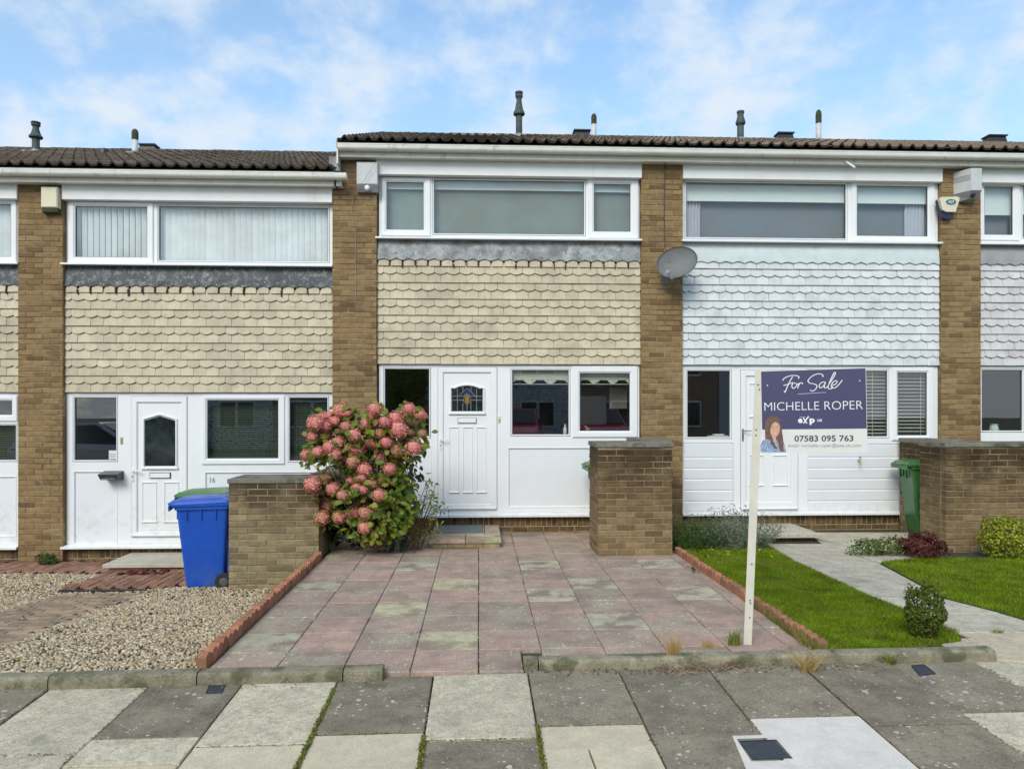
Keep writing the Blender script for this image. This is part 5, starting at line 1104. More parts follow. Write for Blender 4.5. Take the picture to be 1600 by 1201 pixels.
a, b = G(1182,840,.1)[0], WX(1283,9.85); mb = MB(); mb.slab([(a,9.83),(b,9.83),(b-.02,10.79),(a,10.79)], .055, .105, .006); mb.build('step_slab', 'concrete_pale', t)
mb = MB(); mb.box(a+.05, b-.05, 9.93, 10.79, -.02, .056); mb.build('step_base', 'plinth_brick', t)
t = thing('doorstep', (-4.5, 10.3, -.38), 'cream stone doorstep on red bricks at the door of house 16', 'doorstep')
a, b = G(166,883,-.28)[0], WX(300,10.0); mb = MB(); mb.slab([(a,9.98),(b,9.98),(b,10.79),(a+.0,10.79)], -.292, -.245, .006); mb.build('step_slab', 'step_stone', t)
mb = MB(); mb.box(a+.10, b-.03, 10.03, 10.79, -.40, -.293); core = mb.build('mortar_core', 'mortar', t); it = []; lay(it, 'front', a+.06, 10.02, -.372, b-a-.08, .075); pieces('brick', core, BM['red_brick'], it)

# ================================================================== right garden: path and paving, lawn
def path_slab(poly, mat, z=.018, name='path_slab'):
    mb = MB(); mb.slab(poly, z-.06, z, .006); mb.build(name, mat, path)
g = MB(); g.box(2.9, 8.5, 5.15, 10.78, -.4, -.012); path = struct('garden_path', g, 'soil')
def Q(*p): return [G(*q, .012) for q in p]
def quad(l0, r0, r1, l1): return Q(l0, r0, r1, l1)
# path slabs, from the step to the pavement (left edge, right edge per joint)
eds = [((1190,849),(1284,849)), ((1247,879),(1372,879)), ((1366,935),(1478,935)), ((1428,959),(1566,958)), ((1497,988),(1668,988)), ((1540,1004),(1760,1016)), ((1556,1030),(1840,1050))]
def shr(q, d=.011):
    cx = sum(p[0] for p in q)/4; cy = sum(p[1] for p in q)/4
    return [(x-(x-cx)/max(abs(x-cx),.01)*d, y-(y-cy)/max(abs(y-cy),.01)*d) for x, y in q]
for k in range(len(eds)-1):
    (l0, r0), (l1, r1) = eds[k], eds[k+1]; m = 'path_beige' if k >= 4 else 'concrete_pale'
    path_slab(shr(Q(l1, r1, r0, l0)), m, .014+random.uniform(-.003,.003))
for q in (((1284,849),(1420,849),(1420,831),(1258,831)), ((1286,850),(1372,878),(1445,872),(1424,850))):
    path_slab(shr(Q(*q)), 'concrete_pale', .012)
def in_poly(P_, poly):
    x, y = P_[:,0], P_[:,1]; inside = np.zeros(len(P_), bool); n = len(poly)
    for i in range(n):
        x1, y1 = poly[i]; x2, y2 = poly[(i+1)%n]
        c = ((y1 > y) != (y2 > y)) & (x < (x2-x1)*(y-y1)/(y2-y1+1e-12)+x1); inside ^= c
    return inside
def sample(poly, n):
    xs = [p[0] for p in poly]; ys = [p[1] for p in poly]; A = (max(xs)-min(xs))*(max(ys)-min(ys)); out = np.empty((0,2)); 
    while len(out) < n:
        c = np.column_stack([rng.uniform(min(xs), max(xs), n), rng.uniform(min(ys), max(ys), n)]); out = np.vstack([out, c[in_poly(c, poly)]])
    return out[:n]
def noise2(P_, s, seed=0):
    r = np.random.default_rng(seed); v = np.zeros(len(P_))
    for k in range(5):
        a = r.uniform(0, 2*np.pi); f = s*(1+k*.7); v += np.sin((P_[:,0]*np.cos(a)+P_[:,1]*np.sin(a))*f+r.uniform(0,6.28))/(1+k*.5)
    return v/2.5
def blades(name, poly, n, h, wd, mat, z=.0, lean=.45, label=None, parent=None, P0=None, cat='grass', hv=.35, segs=2):
    P_ = sample(poly, n) if P0 is None else P0; n = len(P_); a = rng.uniform(0, 2*np.pi, n); hh = h*(1+rng.normal(0, hv, n)).clip(.3, 2.2)*(1+.25*noise2(P_, 3.1, 4))
    la = rng.uniform(0, 2*np.pi, n); le = lean*hh*rng.uniform(.2, 1.3, n); dx, dy = np.cos(a)*wd/2, np.sin(a)*wd/2; zz = z if np.isscalar(z) else z(P_)
    V = np.zeros((n, 5, 3)); V[:,0] = np.column_stack([P_[:,0]-dx, P_[:,1]-dy, np.zeros(n)+zz-.004]); V[:,1] = np.column_stack([P_[:,0]+dx, P_[:,1]+dy, np.zeros(n)+zz-.004])
    mx, my = P_[:,0]+np.cos(la)*le*.35, P_[:,1]+np.sin(la)*le*.35
    V[:,2] = np.column_stack([mx+dx*.8, my+dy*.8, zz+hh*.6]); V[:,3] = np.column_stack([mx-dx*.8, my-dy*.8, zz+hh*.6]); V[:,4] = np.column_stack([P_[:,0]+np.cos(la)*le, P_[:,1]+np.sin(la)*le, zz+hh])
    b = np.arange(n)[:,None]*5; F = np.vstack([b+[0,1,2], b+[0,2,3], b+[3,2,4]]); me = np_mesh(name, V.reshape(-1,3), F)
    return obj(name, me, mat, parent, label=label, cat=cat if label else None, kind='stuff')
edR = [(2.545, 5.24), (2.47, 9.12), (2.60, 9.9)]
lawnL = [(2.55, 5.24), (2.475, 9.15), (2.6, 9.7)]+Q((1196,850),(1244,878),(1364,934),(1426,958),(1490,986),(1502,1001))
lawnR = Q((1376,879),(1482,935),(1570,957),(1672,986),(1850,986),(1850,872),(1440,872))
for nm, pl, lb in (('l', lawnL, 'bright green lawn between the clay edging and the garden path'), ('r', lawnR, 'bright green lawn right of the garden path')):
    mb = MB(); mb.slab(pl[::-1] if False else pl, -.03, .012); 
    o = mb.build('turf', 'turf', None, kind='structure')
def area(p): return abs(sum(p[i][0]*p[(i+1)%len(p)][1]-p[(i+1)%len(p)][0]*p[i][1] for i in range(len(p))))/2
blades('grass', lawnL, int(area(lawnL)*19000), .022, .0055, 'grass', .012, label='short bright green grass between the clay edging and the path')
blades('grass', lawnR, int(min(area(lawnR), 16)*13000), .022, .006, 'grass', .012, label='short bright green grass right of the path in front of the wide wall')

# ================================================================== left garden: gravel, brick path
def GLz(px, py):
    z = -.2
    for _ in range(12): X, Y = G(px, py, z); z = gzl(Y)
    return X, Y
upL = [GLz(*p) for p in ((94,922),(225,922),(300,916),(300,890),(186,890))]
lowL = [GLz(*p) for p in ((92,930),(223,927),(127,962),(37,1000),(-60,1034),(-160,1034),(-160,985),(0,957))]
strip = [(-6.9,10.0),(GLz(172,889)[0],10.0),(GLz(172,889)[0],10.78),(-6.9,10.78)]
mb = MB()
gr = MB(); gr.add([(x,y,gzl(y)-.012) for x,y in lowL], [tuple(range(len(lowL)))]); gr.add([(x,y,gzl(y)-.010) for x,y in upL], [tuple(range(len(upL)))]); gr.add([(x,y,gzl(y)-.010) for x,y in strip], [(0,1,2,3)])
lp = struct('garden_path', gr, 'soil')
def pavers(poly, mat, z0, ang, bl=.2, bw=.1, dz=0.):
    ca, sa = math.cos(ang), math.sin(ang); me = []
    for k in range(3):
        m_ = MB(); c = .004; m_.slab([(-bl/2+.004,-bw/2+.004),(bl/2-.004,-bw/2+.004),(bl/2-.004,bw/2-.004),(-bl/2+.004,bw/2-.004)], -.03, 0, .004); me.append(mmat(m_.mesh('paver'), mat))
    it = []; cx = sum(p[0] for p in poly)/len(poly); cy = sum(p[1] for p in poly)/len(poly); R_ = 4
    for i in range(-30, 31):
        for j in range(-50, 51):
            u = i*bl+(bl/2 if j % 2 else 0); v_ = j*bw; x, y = cx+u*ca-v_*sa, cy+u*sa+v_*ca
            if in_poly(np.array([[x, y]]), poly)[0]:
                sl_ = math.atan((gzl(y+.1)-gzl(y-.1))/.2); it.append(((x, y, gzl(y)+.012+dz+random.uniform(-.004,.004)), (1,1,1), (sl_, 0, ang), random.randrange(3)))
    pieces('paver', lp, me, it)
pavers(upL, 'paver_red', 0, R(90), dz=.02); pavers(lowL, 'paver_buff', 0, R(0)); pavers(strip, 'paver_red', 0, R(90))
mb = MB(); a, b = GLz(92,925), GLz(226,925); z = gzl(a[1]); mb.box(a[0], b[0], a[1]-.012, a[1]+.02, z-.05, z+.026); tag(mb.build('drain_edge', 'black'), 'dark edging strip across the brick path of house 16', 'edging')
# gravel stones
base = []
for s_ in range(4):
    r_ = np.random.default_rng(s_+50); ico = [(0,0,1),(.894,0,.447),(.276,.851,.447),(-.724,.526,.447),(-.724,-.526,.447),(.276,-.851,.447),(.724,.526,-.447),(-.276,.851,-.447),(-.894,0,-.447),(-.276,-.851,-.447),(.724,-.526,-.447),(0,0,-1)]
    base.append(np.array(ico)*(1+r_.uniform(-.28,.28,(12,1))))
icoF = np.array([(0,1,2),(0,2,3),(0,3,4),(0,4,5),(0,5,1),(1,6,2),(2,7,3),(3,8,4),(4,9,5),(5,10,1),(2,6,7),(3,7,8),(4,8,9),(5,9,10),(1,10,6),(6,11,7),(7,11,8),(8,11,9),(9,11,10),(10,11,6)])
def stones(name, P_, zf, r0, r1, mat, label, lift=.3, cat='gravel', flat=.6):
    n = len(P_); idx = rng.integers(0, 4, n); V = np.stack(base)[idx]; r = rng.uniform(r0, r1, n)**1
    V = V*(r[:,None,None]*rng.uniform([.75,.6,flat*.8],[1.25,.95,flat*1.2],(n,3))[:,None,:]); a = rng.uniform(0, 6.283, n); tx = rng.normal(0, .35, n)
    c, s = np.cos(tx)[:,None], np.sin(tx)[:,None]; y_, z_ = V[:,:,1]*c-V[:,:,2]*s, V[:,:,1]*s+V[:,:,2]*c; V[:,:,1], V[:,:,2] = y_, z_
    c, s = np.cos(a)[:,None], np.sin(a)[:,None]; x_, y_ = V[:,:,0]*c-V[:,:,1]*s, V[:,:,0]*s+V[:,:,1]*c; V[:,:,0], V[:,:,1] = x_, y_
    V += np.column_stack([P_, zf(P_)+r*lift])[:,None,:]; F = (icoF[None]+np.arange(n)[:,None,None]*12).reshape(-1,3)
    return obj(name, np_mesh(name, V.reshape(-1,3), F), mat, None, label=label, cat=cat, kind='stuff')
gp_ = [(-1.93,5.12),(-1.93,9.0),(-2.9,9.3),(-3.6,9.3),(-4.2,9.95),(-7.6,9.95),(-7.6,5.12)]
P_ = sample(gp_, 62000); P_ = P_[~in_poly(P_, [(x,y) for x,y in lowL])]; P_ = P_[~in_poly(P_, upL)]
zg = lambda P_: np.interp(P_[:,1], [5.15, 8.65], [-.03, -.36])+.012*noise2(P_, 4.0, 3)
stones('gravel', P_, zg, .006, .0185, 'gravel', 'cream and buff gravel covering the garden left of the clay edging', lift=.35)
P2 = sample([(-4.55,9.72),(-4.0,9.72),(-4.0,9.95),(-4.55,9.95)], 60); stones('slate_chips', P2, lambda P_: np.full(len(P_), -.34), .02, .045, 'leaf_maroon', 'small heap of reddish slate chips beside the cream doorstep', cat='stones')

# ================================================================== wheelie bins
def wheelie_bin(label, loc, rz, mat, lid_open=0):
    t = thing('wheelie_bin', loc, label, 'wheelie bin', rz=rz, world=False)
    def rr(hw, hd, r, y0, n=4):
        pts = []
        for cx, cy, a0 in ((hw-r, hd-r, 0), (-hw+r, hd-r, 90), (-hw+r, -hd+r, 180), (hw-r, -hd+r, 270)):
            for k in range(n+1): a = R(a0+90*k/n); pts.append((cx+r*math.cos(a), y0+cy+r*math.sin(a)))
        return pts
    mb = MB(); lv = [(.205,.20,.03,0,.03),(.212,.208,.03,.0,.06),(.235,.245,.04,-.01,.45),(.262,.285,.045,-.02,.90),(.266,.292,.045,-.02,.93),(.285,.31,.05,-.02,.935),(.285,.31,.05,-.02,.985)]
    v = []; 
    for hw, hd, r, y0, z in lv: v += [(x, y, z) for x, y in rr(hw, hd, r, y0)]
    n = 20; f = [(j*n+k, j*n+(k+1)%n, (j+1)*n+(k+1)%n, (j+1)*n+k) for j in range(len(lv)-1) for k in range(n)]+[tuple(range(n-1,-1,-1)), tuple(range((len(lv)-1)*n, len(lv)*n))]
    mb.add(v, f)
    for sx in (-1, 1): 
        for q in range(3): x_ = sx*(.275); mb.box(x_-.006, x_+.006, -.20+q*.16, -.19+q*.16, .82, .93)
        mb.box(sx*.17-.008, sx*.17+.008, .245, .262, .10, .85)
    for q in range(4): mb.box(-.17+q*.113-.006, -.17+q*.113+.006, -.315, -.28, .80+.02*(q%2), .93)
    mb.build('body', mat, t)
    mb = MB(); v = []; lid = [(.298,.34,.05,-.035,.975,0),(.300,.343,.05,-.035,1.0,0),(.285,.325,.06,-.03,1.025,.012),(.20,.24,.06,-.02,1.05,.02),(.10,.12,.05,-.02,1.058,.02)]
    for hw, hd, r, y0, z, s in lid: v += [(x, y, z+(.028*(y+.3) if z > .98 else .0)) for x, y in rr(hw, hd, r, y0)]
    f = [(j*n+k, j*n+(k+1)%n, (j+1)*n+(k+1)%n, (j+1)*n+k) for j in range(len(lid)-1) for k in range(n)]+[tuple(range(n-1,-1,-1)), tuple(range((len(lid)-1)*n, len(lid)*n))]
    mb.add(v, f); mb.tube([(-.18,-.36,1.005),(-.15,-.405,.995),(.15,-.405,.995),(.18,-.36,1.005)], .014, 6); mb.tube([(-.285,-.34,1.0),(-.27,.28,1.03)], .016, 6); mb.tube([(.285,-.34,1.0),(.27,.28,1.03)], .016, 6)
    mb.add([(-.30,-.375,.94),(.30,-.375,.94),(.30,-.36,.985),(-.30,-.36,.985)], [(0,1,2,3)])
    mb.box(-.298, .298, -.388, -.374, .93, .99); mb.build('lid', mat, t)
    mb = MB(); mb.tube([(-.22,.27,.97),(-.22,.335,1.0),(.22,.335,1.0),(.22,.27,.97)], .015, 8); mb.build('handle', mat, t)
    mb = MB()
    for sx in (-.2, .2): mb.tube([(sx-.035,.29,1.035),(sx+.035,.29,1.035)], .022, 8)
    mb.build('hinge', 'black', t)
    mb = MB(); mb.tube([(-.27,.215,.10),(.27,.215,.10)], .012, 8); mb.build('axle', 'metal', t)
    for sx in (-1, 1):
        mb = MB(); cxs = sx*.262; mb.lathe([(.060,cxs-.024),(.094,cxs-.024),(.1,cxs-.016),(.1,cxs+.016),(.094,cxs+.024),(.060,cxs+.024)], 0, .215, 20, 'x', .1); w_ = mb.build('wheel', 'rubber', t, smooth=False)
        mb = MB(); mb.lathe([(.02,cxs+sx*-.02),(.060,cxs-.02),(.062,cxs+.02),(.03,cxs+sx*.028),(.02,cxs+sx*.028)] if sx > 0 else [(.03,cxs-.028),(.062,cxs-.02),(.06,cxs+.02),(.02,cxs+.02)], 0, .215, 14, 'x', .1); mb.build('hub', 'hub', w_)
    return t
bb_ = wheelie_bin('bright blue wheelie bin with a dark wheel standing left of the stained brick wall', (W(324,0,9.30)[0], 9.30, -.385), R(-78), 'bin_blue')
bb_.scale = (1.0, 1.0, 1.03)
wheelie_bin('green wheelie bin mostly hidden behind the blue bin', (W(328,0,10.2)[0], 10.2, -.36), R(-78), 'bin_green')
wheelie_bin('green wheelie bin standing at the left end of the wide blackened wall', (W(1450,0,10.28)[0], 10.28, .0), R(-100), 'bin_green')
wheelie_bin('green wheelie bin behind the bin store wall with only its lid corner showing', (W(958,0,10.25)[0], 10.25, 0), R(-90), 'bin_green')

# ================================================================== for sale board
SX, SY = G(1168,1005); t = thing('for_sale_board', (SX, SY, 0), 'navy and white for sale board on a leaning cream post at the drive edge', 'for sale sign', rz=R(-19), world=False)
PW = .058
mb = MB(); tx = .085; v = []
for z, dx in ((-.03,-.0),(.0,0),(2.05,tx)): v += [(dx-PW/2,-.018,z),(dx+PW/2-.0,-.018,z),(dx+PW/2,.018,z),(dx-PW/2,.018,z)]
mb.add(v, [(0,3,2,1),(0,1,5,4),(1,2,6,5),(2,3,7,6),(3,0,4,7),(4,5,9,8),(5,6,10,9),(6,7,11,10),(7,4,8,11),(8,9,10,11)]); post = mb.build('post', 'post_cream', t)
mb = MB()
for z in (.20,.31,.33,.60,1.56,1.60,1.90,1.935): mb.lathe([(.006,-.0195),(.0055,-.017)], tx*z/2.05+random.uniform(-.008,.008), 0, 8, 'y', z)
mb.build('screw_hole', 'black', post)
BW, BH = .718, .605; bx0 = tx+PW/2-.012; bz0 = 1.432
bo = bpy.data.objects.new('sign_panel', None)
mb = MB(); mb.box(0, BW, -.0025, .0025, 0, BH); brd = mb.build('sign_panel', 'sign_white', t); brd.location = (bx0, -.021, bz0); brd.rotation_euler = (0, R(-1.0), 0)
zz_ = lambda px, py: ((px-235)/995*BW, BH-(py-88)/790*BH)       # close-up picture of the board -> board plane
def spr(name, polys, mat, y, parent=None):
    mb = MB()
    for k, pl in enumerate(polys): mb.add([(x, y, z) for x, z in pl], [tuple(range(len(pl)))])
    return mb.build(name, mat, parent or brd)
nav = spr('navy_field', [[(.004, BH*.283), (BW-.003, BH*.283), (BW-.003, BH-.003), (.004, BH-.003)]], 'sign_navy', -.0032)
def btext(s, cx, ybase, cap, width, mat, bold=0.):
    x, z = zz_(cx, ybase); k = BW/995; o = flat_text(s, cap*k, width*k, (x, -.0042, z), mat, brd, bold=bold); return o
btext('MICHELLE ROPER', 731, 473, 88, 928, 'sign_letter', -.012)
btext('07583 095 763', 827, 770, 58, 552, 'sign_ink', .018)
btext('email: michelle.roper@exp.uk.com', 830, 824, 32, 684, 'sign_grey', -.004)
btext('e', 610, 592, 58, 44, 'sign_letter', .05); btext('p', 722, 592, 58, 50, 'sign_letter', .05); btext('UK', 796, 583, 24, 48, 'sign_letter', .03)
def stroke(mb, pts, w, closed=False):
    P_ = []; n = len(pts)
    for i in range(n-1):
        p0, p1, p2, p3 = [Vector(pts[min(max(i+k, 0), n-1)]+(0,)) for k in (-1,0,1,2)]
        for s in range(8):
            t_ = s/8; P_.append(.5*((2*p1)+(-p0+p2)*t_+(2*p0-5*p1+4*p2-p3)*t_**2+(-p0+3*p1-3*p2+p3)*t_**3))
    P_.append(Vector(pts[-1]+(0,))); L = []
    for i, p in enumerate(P_):
        d = (P_[min(i+1,len(P_)-1)]-P_[max(i-1,0)]); d = d.normalized() if d.length else Vector((1,0,0)); nrm = Vector((-d.y, d.x, 0))*w/2*(.75+.25*abs(d.y))
        a, b = zz_(p.x+nrm.x, p.y+nrm.y), zz_(p.x-nrm.x, p.y-nrm.y); L.append((a, b))
    v = []; 
    for a, b in L: v += [(a[0],-.0042-stroke.k*1e-5,a[1]),(b[0],-.0042-stroke.k*1e-5,b[1])]
    stroke.k += 1
    mb.add(v, [(2*i,2*i+1,2*i+3,2*i+2) for i in range(len(L)-1)])
stroke.k = 0
mb = MB(); ss = [[(448,185),(470,160),(520,142),(570,140),(604,152),(598,172)], [(545,152),(520,190),(490,250),(470,297),(462,285)], [(456,232),(500,222),(548,205)],
 [(575,215),(548,215),(535,240),(548,262),(572,250),(584,225),(575,214),(598,228)], [(606,212),(598,240),(590,264)], [(598,240),(615,215),(632,212),(640,226)],
 [(832,162),(826,140),(795,130),(750,140),(712,165),(690,195),(705,215),(745,225),(772,240),(766,268),(735,292),(708,284)],
 [(852,212),(820,212),(796,240),(802,264),(830,252),(854,216)], [(856,210),(842,245),(850,266),(880,250)], [(870,258),(905,205),(940,150),(948,124),(934,128),(905,185),(882,240),(880,270),(900,276),(925,258)],
 [(915,246),(948,232),(962,208),(945,200),(920,220),(908,252),(925,270),(960,255),(1000,210),(1010,196)]]
for s_ in ss: stroke(mb, s_, 9)
mb.build('script_lettering', 'sign_letter', brd)
mb = MB(); stroke(mb, [(590,318),(855,308)], 4); mb.build('underline', 'sign_letter', brd)
mb = MB(); stroke(mb, [(640,545),(660,580),(672,600)], 12); stroke(mb, [(690,532),(665,565),(640,598)], 13); mb.build('logo_cross', 'sign_letter', brd)
mb = MB(); stroke(mb, [(604,538),(660,537)], 3.5); mb.build('logo_rule', 'sign_letter', brd)
for px, py in ((300,228),(1170,206)): mb = MB(); x, z = zz_(px, py); mb.lathe([(.005,-.0055),(.004,-.0035)], x, 0, 8, 'y', z); mb.build('screw', 'sign_letter', brd)
# flat portrait print of a smiling long-haired woman, lower left
def zp(pts): return [zz_(*p) for p in pts]
def ell(cx, cy, rx, ry, n=20, rot=0): return [zz_(cx+rx*math.cos(2*math.pi*k/n)*math.cos(rot)-ry*math.sin(2*math.pi*k/n)*math.sin(rot), cy+rx*math.cos(2*math.pi*k/n)*math.sin(rot)+ry*math.sin(2*math.pi*k/n)*math.cos(rot)) for k in range(n)]
def prt(name, polys, mat, lv): return spr(name, polys, mat, -.0046-lv*.0004)
prt('print_hair', [zp([(270,750),(268,640),(276,575),(300,535),(345,518),(390,530),(418,570),(428,640),(434,720),(442,775),(300,775)])], 'hair', 0)
prt('print_blouse', [zp([(222,872),(222,800),(244,762),(285,745),(330,760),(390,755),(430,745),(452,790),(470,872)])], 'blouse', 1)
prt('print_hair', [zp([(276,745),(276,660),(312,600),(318,690),(312,752)]), zp([(385,750),(414,680),(418,610),(432,660),(442,745),(446,872),(408,860)]), zp([(312,740),(340,760),(388,845),(360,840),(320,790)])], 'hair', 2)
prt('print_neck', [zp([(335,720),(375,722),(372,770),(348,760)])], 'skin', 3)
prt('print_face', [ell(366,652,46,78,24,R(8))], 'skin', 4)
prt('print_hair', [zp([(302,640),(318,590),(350,562),(392,566),(414,600),(418,640),(400,596),(372,580),(340,600),(322,650),(318,700)])], 'hair', 5)
prt('print_mouth', [zp([(352,684),(372,692),(392,684),(388,698),(372,704),(358,698)])], 'lip', 5); prt('print_teeth', [zp([(358,687),(372,692),(387,687),(382,696),(372,698),(362,696)])], 'sign_letter', 6)
prt('print_eyes', [ell(350,640,7,4,8), ell(388,638,7,4,8)], 'hair', 5); prt('print_brows', [zp([(340,626),(352,620),(362,625),(352,624)]), zp([(378,624),(390,618),(400,624),(390,622)])], 'hair', 5)

# ================================================================== plants
def leafset(C_, N_, L, W_, curl=.25, bent=True):
    """leaf meshes: centres C_, facing N_, lengths L, widths W_; each an 8-vertex folded leaf -> arrays"""
    n = len(C_); N_ = N_/np.linalg.norm(N_, axis=1, keepdims=True); r = rng.normal(size=(n,3)); r[:,2] -= .5
    T = np.cross(N_, np.cross(r, N_)); T /= np.linalg.norm(T, axis=1, keepdims=True); B = np.cross(N_, T)
    L = L[:,None]; W_ = W_[:,None]; fold = .18
    P0 = C_-T*L*.5; P1 = C_-T*L*.15-B*W_*.48+N_*W_*fold; P2 = C_-T*L*.15+B*W_*.48+N_*W_*fold; P3 = C_+T*L*.2-B*W_*.38+N_*(W_*fold-L*curl*.12); P4 = C_+T*L*.2+B*W_*.38+N_*(W_*fold-L*curl*.12); P5 = C_+T*L*.5-N_*L*curl*.35; M0 = C_-T*L*.12; M1 = C_+T*L*.18-N_*L*curl*.12
    V = np.stack([P0,P1,P2,P3,P4,P5,M0,M1], 1); b = np.arange(n)[:,None]*8
    F = np.vstack([b+[0,6,1], b+[0,2,6], b+[1,6,7], b+[1,7,3], b+[2,7,6], b+[2,4,7], b+[3,7,5], b+[4,5,7]])
    return V.reshape(-1,3), F
def crown(n, c, r, shell=.55, seed=0, lump=.25, low=-.9, pinch=0):
    """points in an uneven ellipsoid, denser to its outside"""
    g_ = np.random.default_rng(seed); d = g_.normal(size=(n*3,3)); d /= np.linalg.norm(d, axis=1, keepdims=True); d = d[d[:,2] > low][:n]
    ph = g_.uniform(0, 6.28, 8); l = 1+lump*(np.sin(d[:,0]*5+ph[0])*np.sin(d[:,2]*4+ph[1])+.6*np.sin(d[:,1]*7+ph[2])*np.sin(d[:,0]*6+ph[3])+.5*np.sin(d[:,2]*9+ph[4]))
    rad = l*(shell+(1-shell)*g_.uniform(0,1,len(d))**.6); P_ = d*rad[:,None]*np.array(r)
    if pinch: P_[:,:2] *= (1-pinch*np.clip(-P_[:,2:3]/r[2], 0, 1))
    return P_+np.array(c), d
def add_leaves(name, P_, d, L, W_, mat, parent, up=.4, jit=.6):
    N_ = d+rng.normal(0, jit, d.shape)+np.array([0,0,up]); n = len(P_); V, F = leafset(P_, N_, L*rng.uniform(.6,1.25,n), W_*rng.uniform(.7,1.2,n))
    return obj(name, np_mesh(name, V, F), mat, parent, kind='stuff')
def shrub(name, label, cat, c, r, n, L, W_, mats, seed=0, stems=6, stem_r=.006, **k):
    x, y, z = c; t = thing(name, (x, y, z), label, cat)
    for i, (m, fr) in enumerate(mats):
        P_, d = crown(int(n*fr), (x, y, z+r[2]*.95), r, seed=seed+i, **k); P_[:,2] = np.maximum(P_[:,2], z+.01); add_leaves('leaves', P_, d, L, W_, m, t)
    mb = MB(); rd = random.Random(seed)
    for s in range(stems):
        a = rd.uniform(0, 6.28); rr_ = rd.uniform(.3, .85); e = (x+r[0]*rr_*math.cos(a), y+r[1]*rr_*math.sin(a), z+r[2]*rd.uniform(1.0,1.6)); mb.tube([(x+.02*math.cos(a), y+.02*math.sin(a), z-.02), (lerp(x,e[0],.45), lerp(y,e[1],.45), lerp(z,e[2],.6)), e], [stem_r*1.4, stem_r, stem_r*.5], 5)
    mb.build('stems', 'stem', t); return t
# --- hydrangea
HXc, HYc = -1.20, 9.15
hyd = thing('hydrangea', (HXc, HYc+.1, 0), 'large pink flowering hydrangea beside the leaded front door', 'flowering bush')
heads = [(305,105,60),(555,90,48),(815,90,50),(890,135,55),(110,195,62),(160,155,40),(215,140,38),(255,180,42),(185,215,42),(95,295,44),(180,290,52),(340,220,42),(500,200,52),(630,185,48),(710,165,60),(735,245,68),(600,270,42),(400,285,50),(425,380,64),(560,345,40),(640,340,46),(820,270,34),(48,435,44),(130,410,40),(210,375,42),(280,340,46),(250,430,54),(325,465,36),(395,490,46),(590,460,54),(700,480,48),(668,540,46),(850,380,62),(715,400,54),(475,545,54),(90,655,62),(190,610,42),(240,690,52),(312,738,44),(375,632,40),(458,610,34),(420,675,30),(520,650,46),(465,695,38),(585,735,48),(195,800,64),(160,905,54),(290,900,50),(395,865,54),(485,870,60),(565,825,42),(480,980,46),(600,640,46),(912,275,34),(835,200,44),(545,140,40),(760,130,44),(350,120,30),(510,350,38)]
green_h = {(195,800):.55,(485,870):.45,(715,400):.65,(160,905):.35,(190,610):.6,(835,200):.7,(600,640):.7,(912,275):.7,(340,220):.3,(395,490):.35,(820,270):.6,(600,270):.4,(510,350):.3,(325,465):.45,(312,738):.25}
fm = []
for k in range(5):
    g_ = np.random.default_rng(k+90); n = 115; i_ = np.arange(n)+.5; ph = np.arccos(1-1.72*i_/n); th = np.pi*(1+5**.5)*i_; d = np.column_stack([np.cos(th)*np.sin(ph), np.sin(th)*np.sin(ph), np.cos(ph)])
    lum = 1+.10*np.sin(d[:,0]*5+k)*np.sin(d[:,1]*6+k*2)+g_.normal(0,.045,n); c_ = d*lum[:,None]; V = []; Fq = []
    for q in range(n):
        nn = Vector(d[q])+Vector(g_.normal(0,.28,3)); nn.normalize(); u = nn.orthogonal().normalized(); a0 = g_.uniform(0,6.28); v_ = nn.cross(u); o_ = Vector(c_[q]); s = .165*g_.uniform(.85,1.2)
        for p_ in range(4):
            a = a0+p_*math.pi/2; e = u*math.cos(a)+v_*math.sin(a); sd = u*-math.sin(a)+v_*math.cos(a); b_ = len(V)
            V += [o_-nn*.02, o_+e*s*.55-sd*s*.42+nn*.03, o_+e*s*1.02+nn*.01-nn*.05*g_.uniform(), o_+e*s*.55+sd*s*.42+nn*.03]; Fq.append((b_,b_+1,b_+2,b_+3))
    core = np.array([(0,0,1),(.894,0,.447),(.276,.851,.447),(-.724,.526,.447),(-.724,-.526,.447),(.276,-.851,.447),(.724,.526,-.447),(-.276,.851,-.447),(-.894,0,-.447),(-.276,-.851,-.447),(.724,-.526,-.447),(0,0,-1)])*.87; b_ = len(V); V += [Vector(tuple(p)) for p in core]
    Fq += [(b_+a,b_+b,b_+c,b_+c) for a,b,c in ()]
    for a,b,c in [(0,1,2),(0,2,3),(0,3,4),(0,4,5),(0,5,1),(1,6,2),(2,7,3),(3,8,4),(4,9,5),(5,10,1),(2,6,7),(3,7,8),(4,8,9),(5,9,10),(1,10,6),(6,11,7),(7,11,8),(8,11,9),(9,11,10),(10,11,6)]:
        V.append((V[b_+a]+V[b_+b])/2); Fq.append((b_+a,len(V)-1,b_+b,b_+c))
    fm.append(mmat(np_mesh('flower_head', np.array([tuple(v) for v in V]), np.array(Fq)), 'petal'))
stem_mb = MB(); hp = []
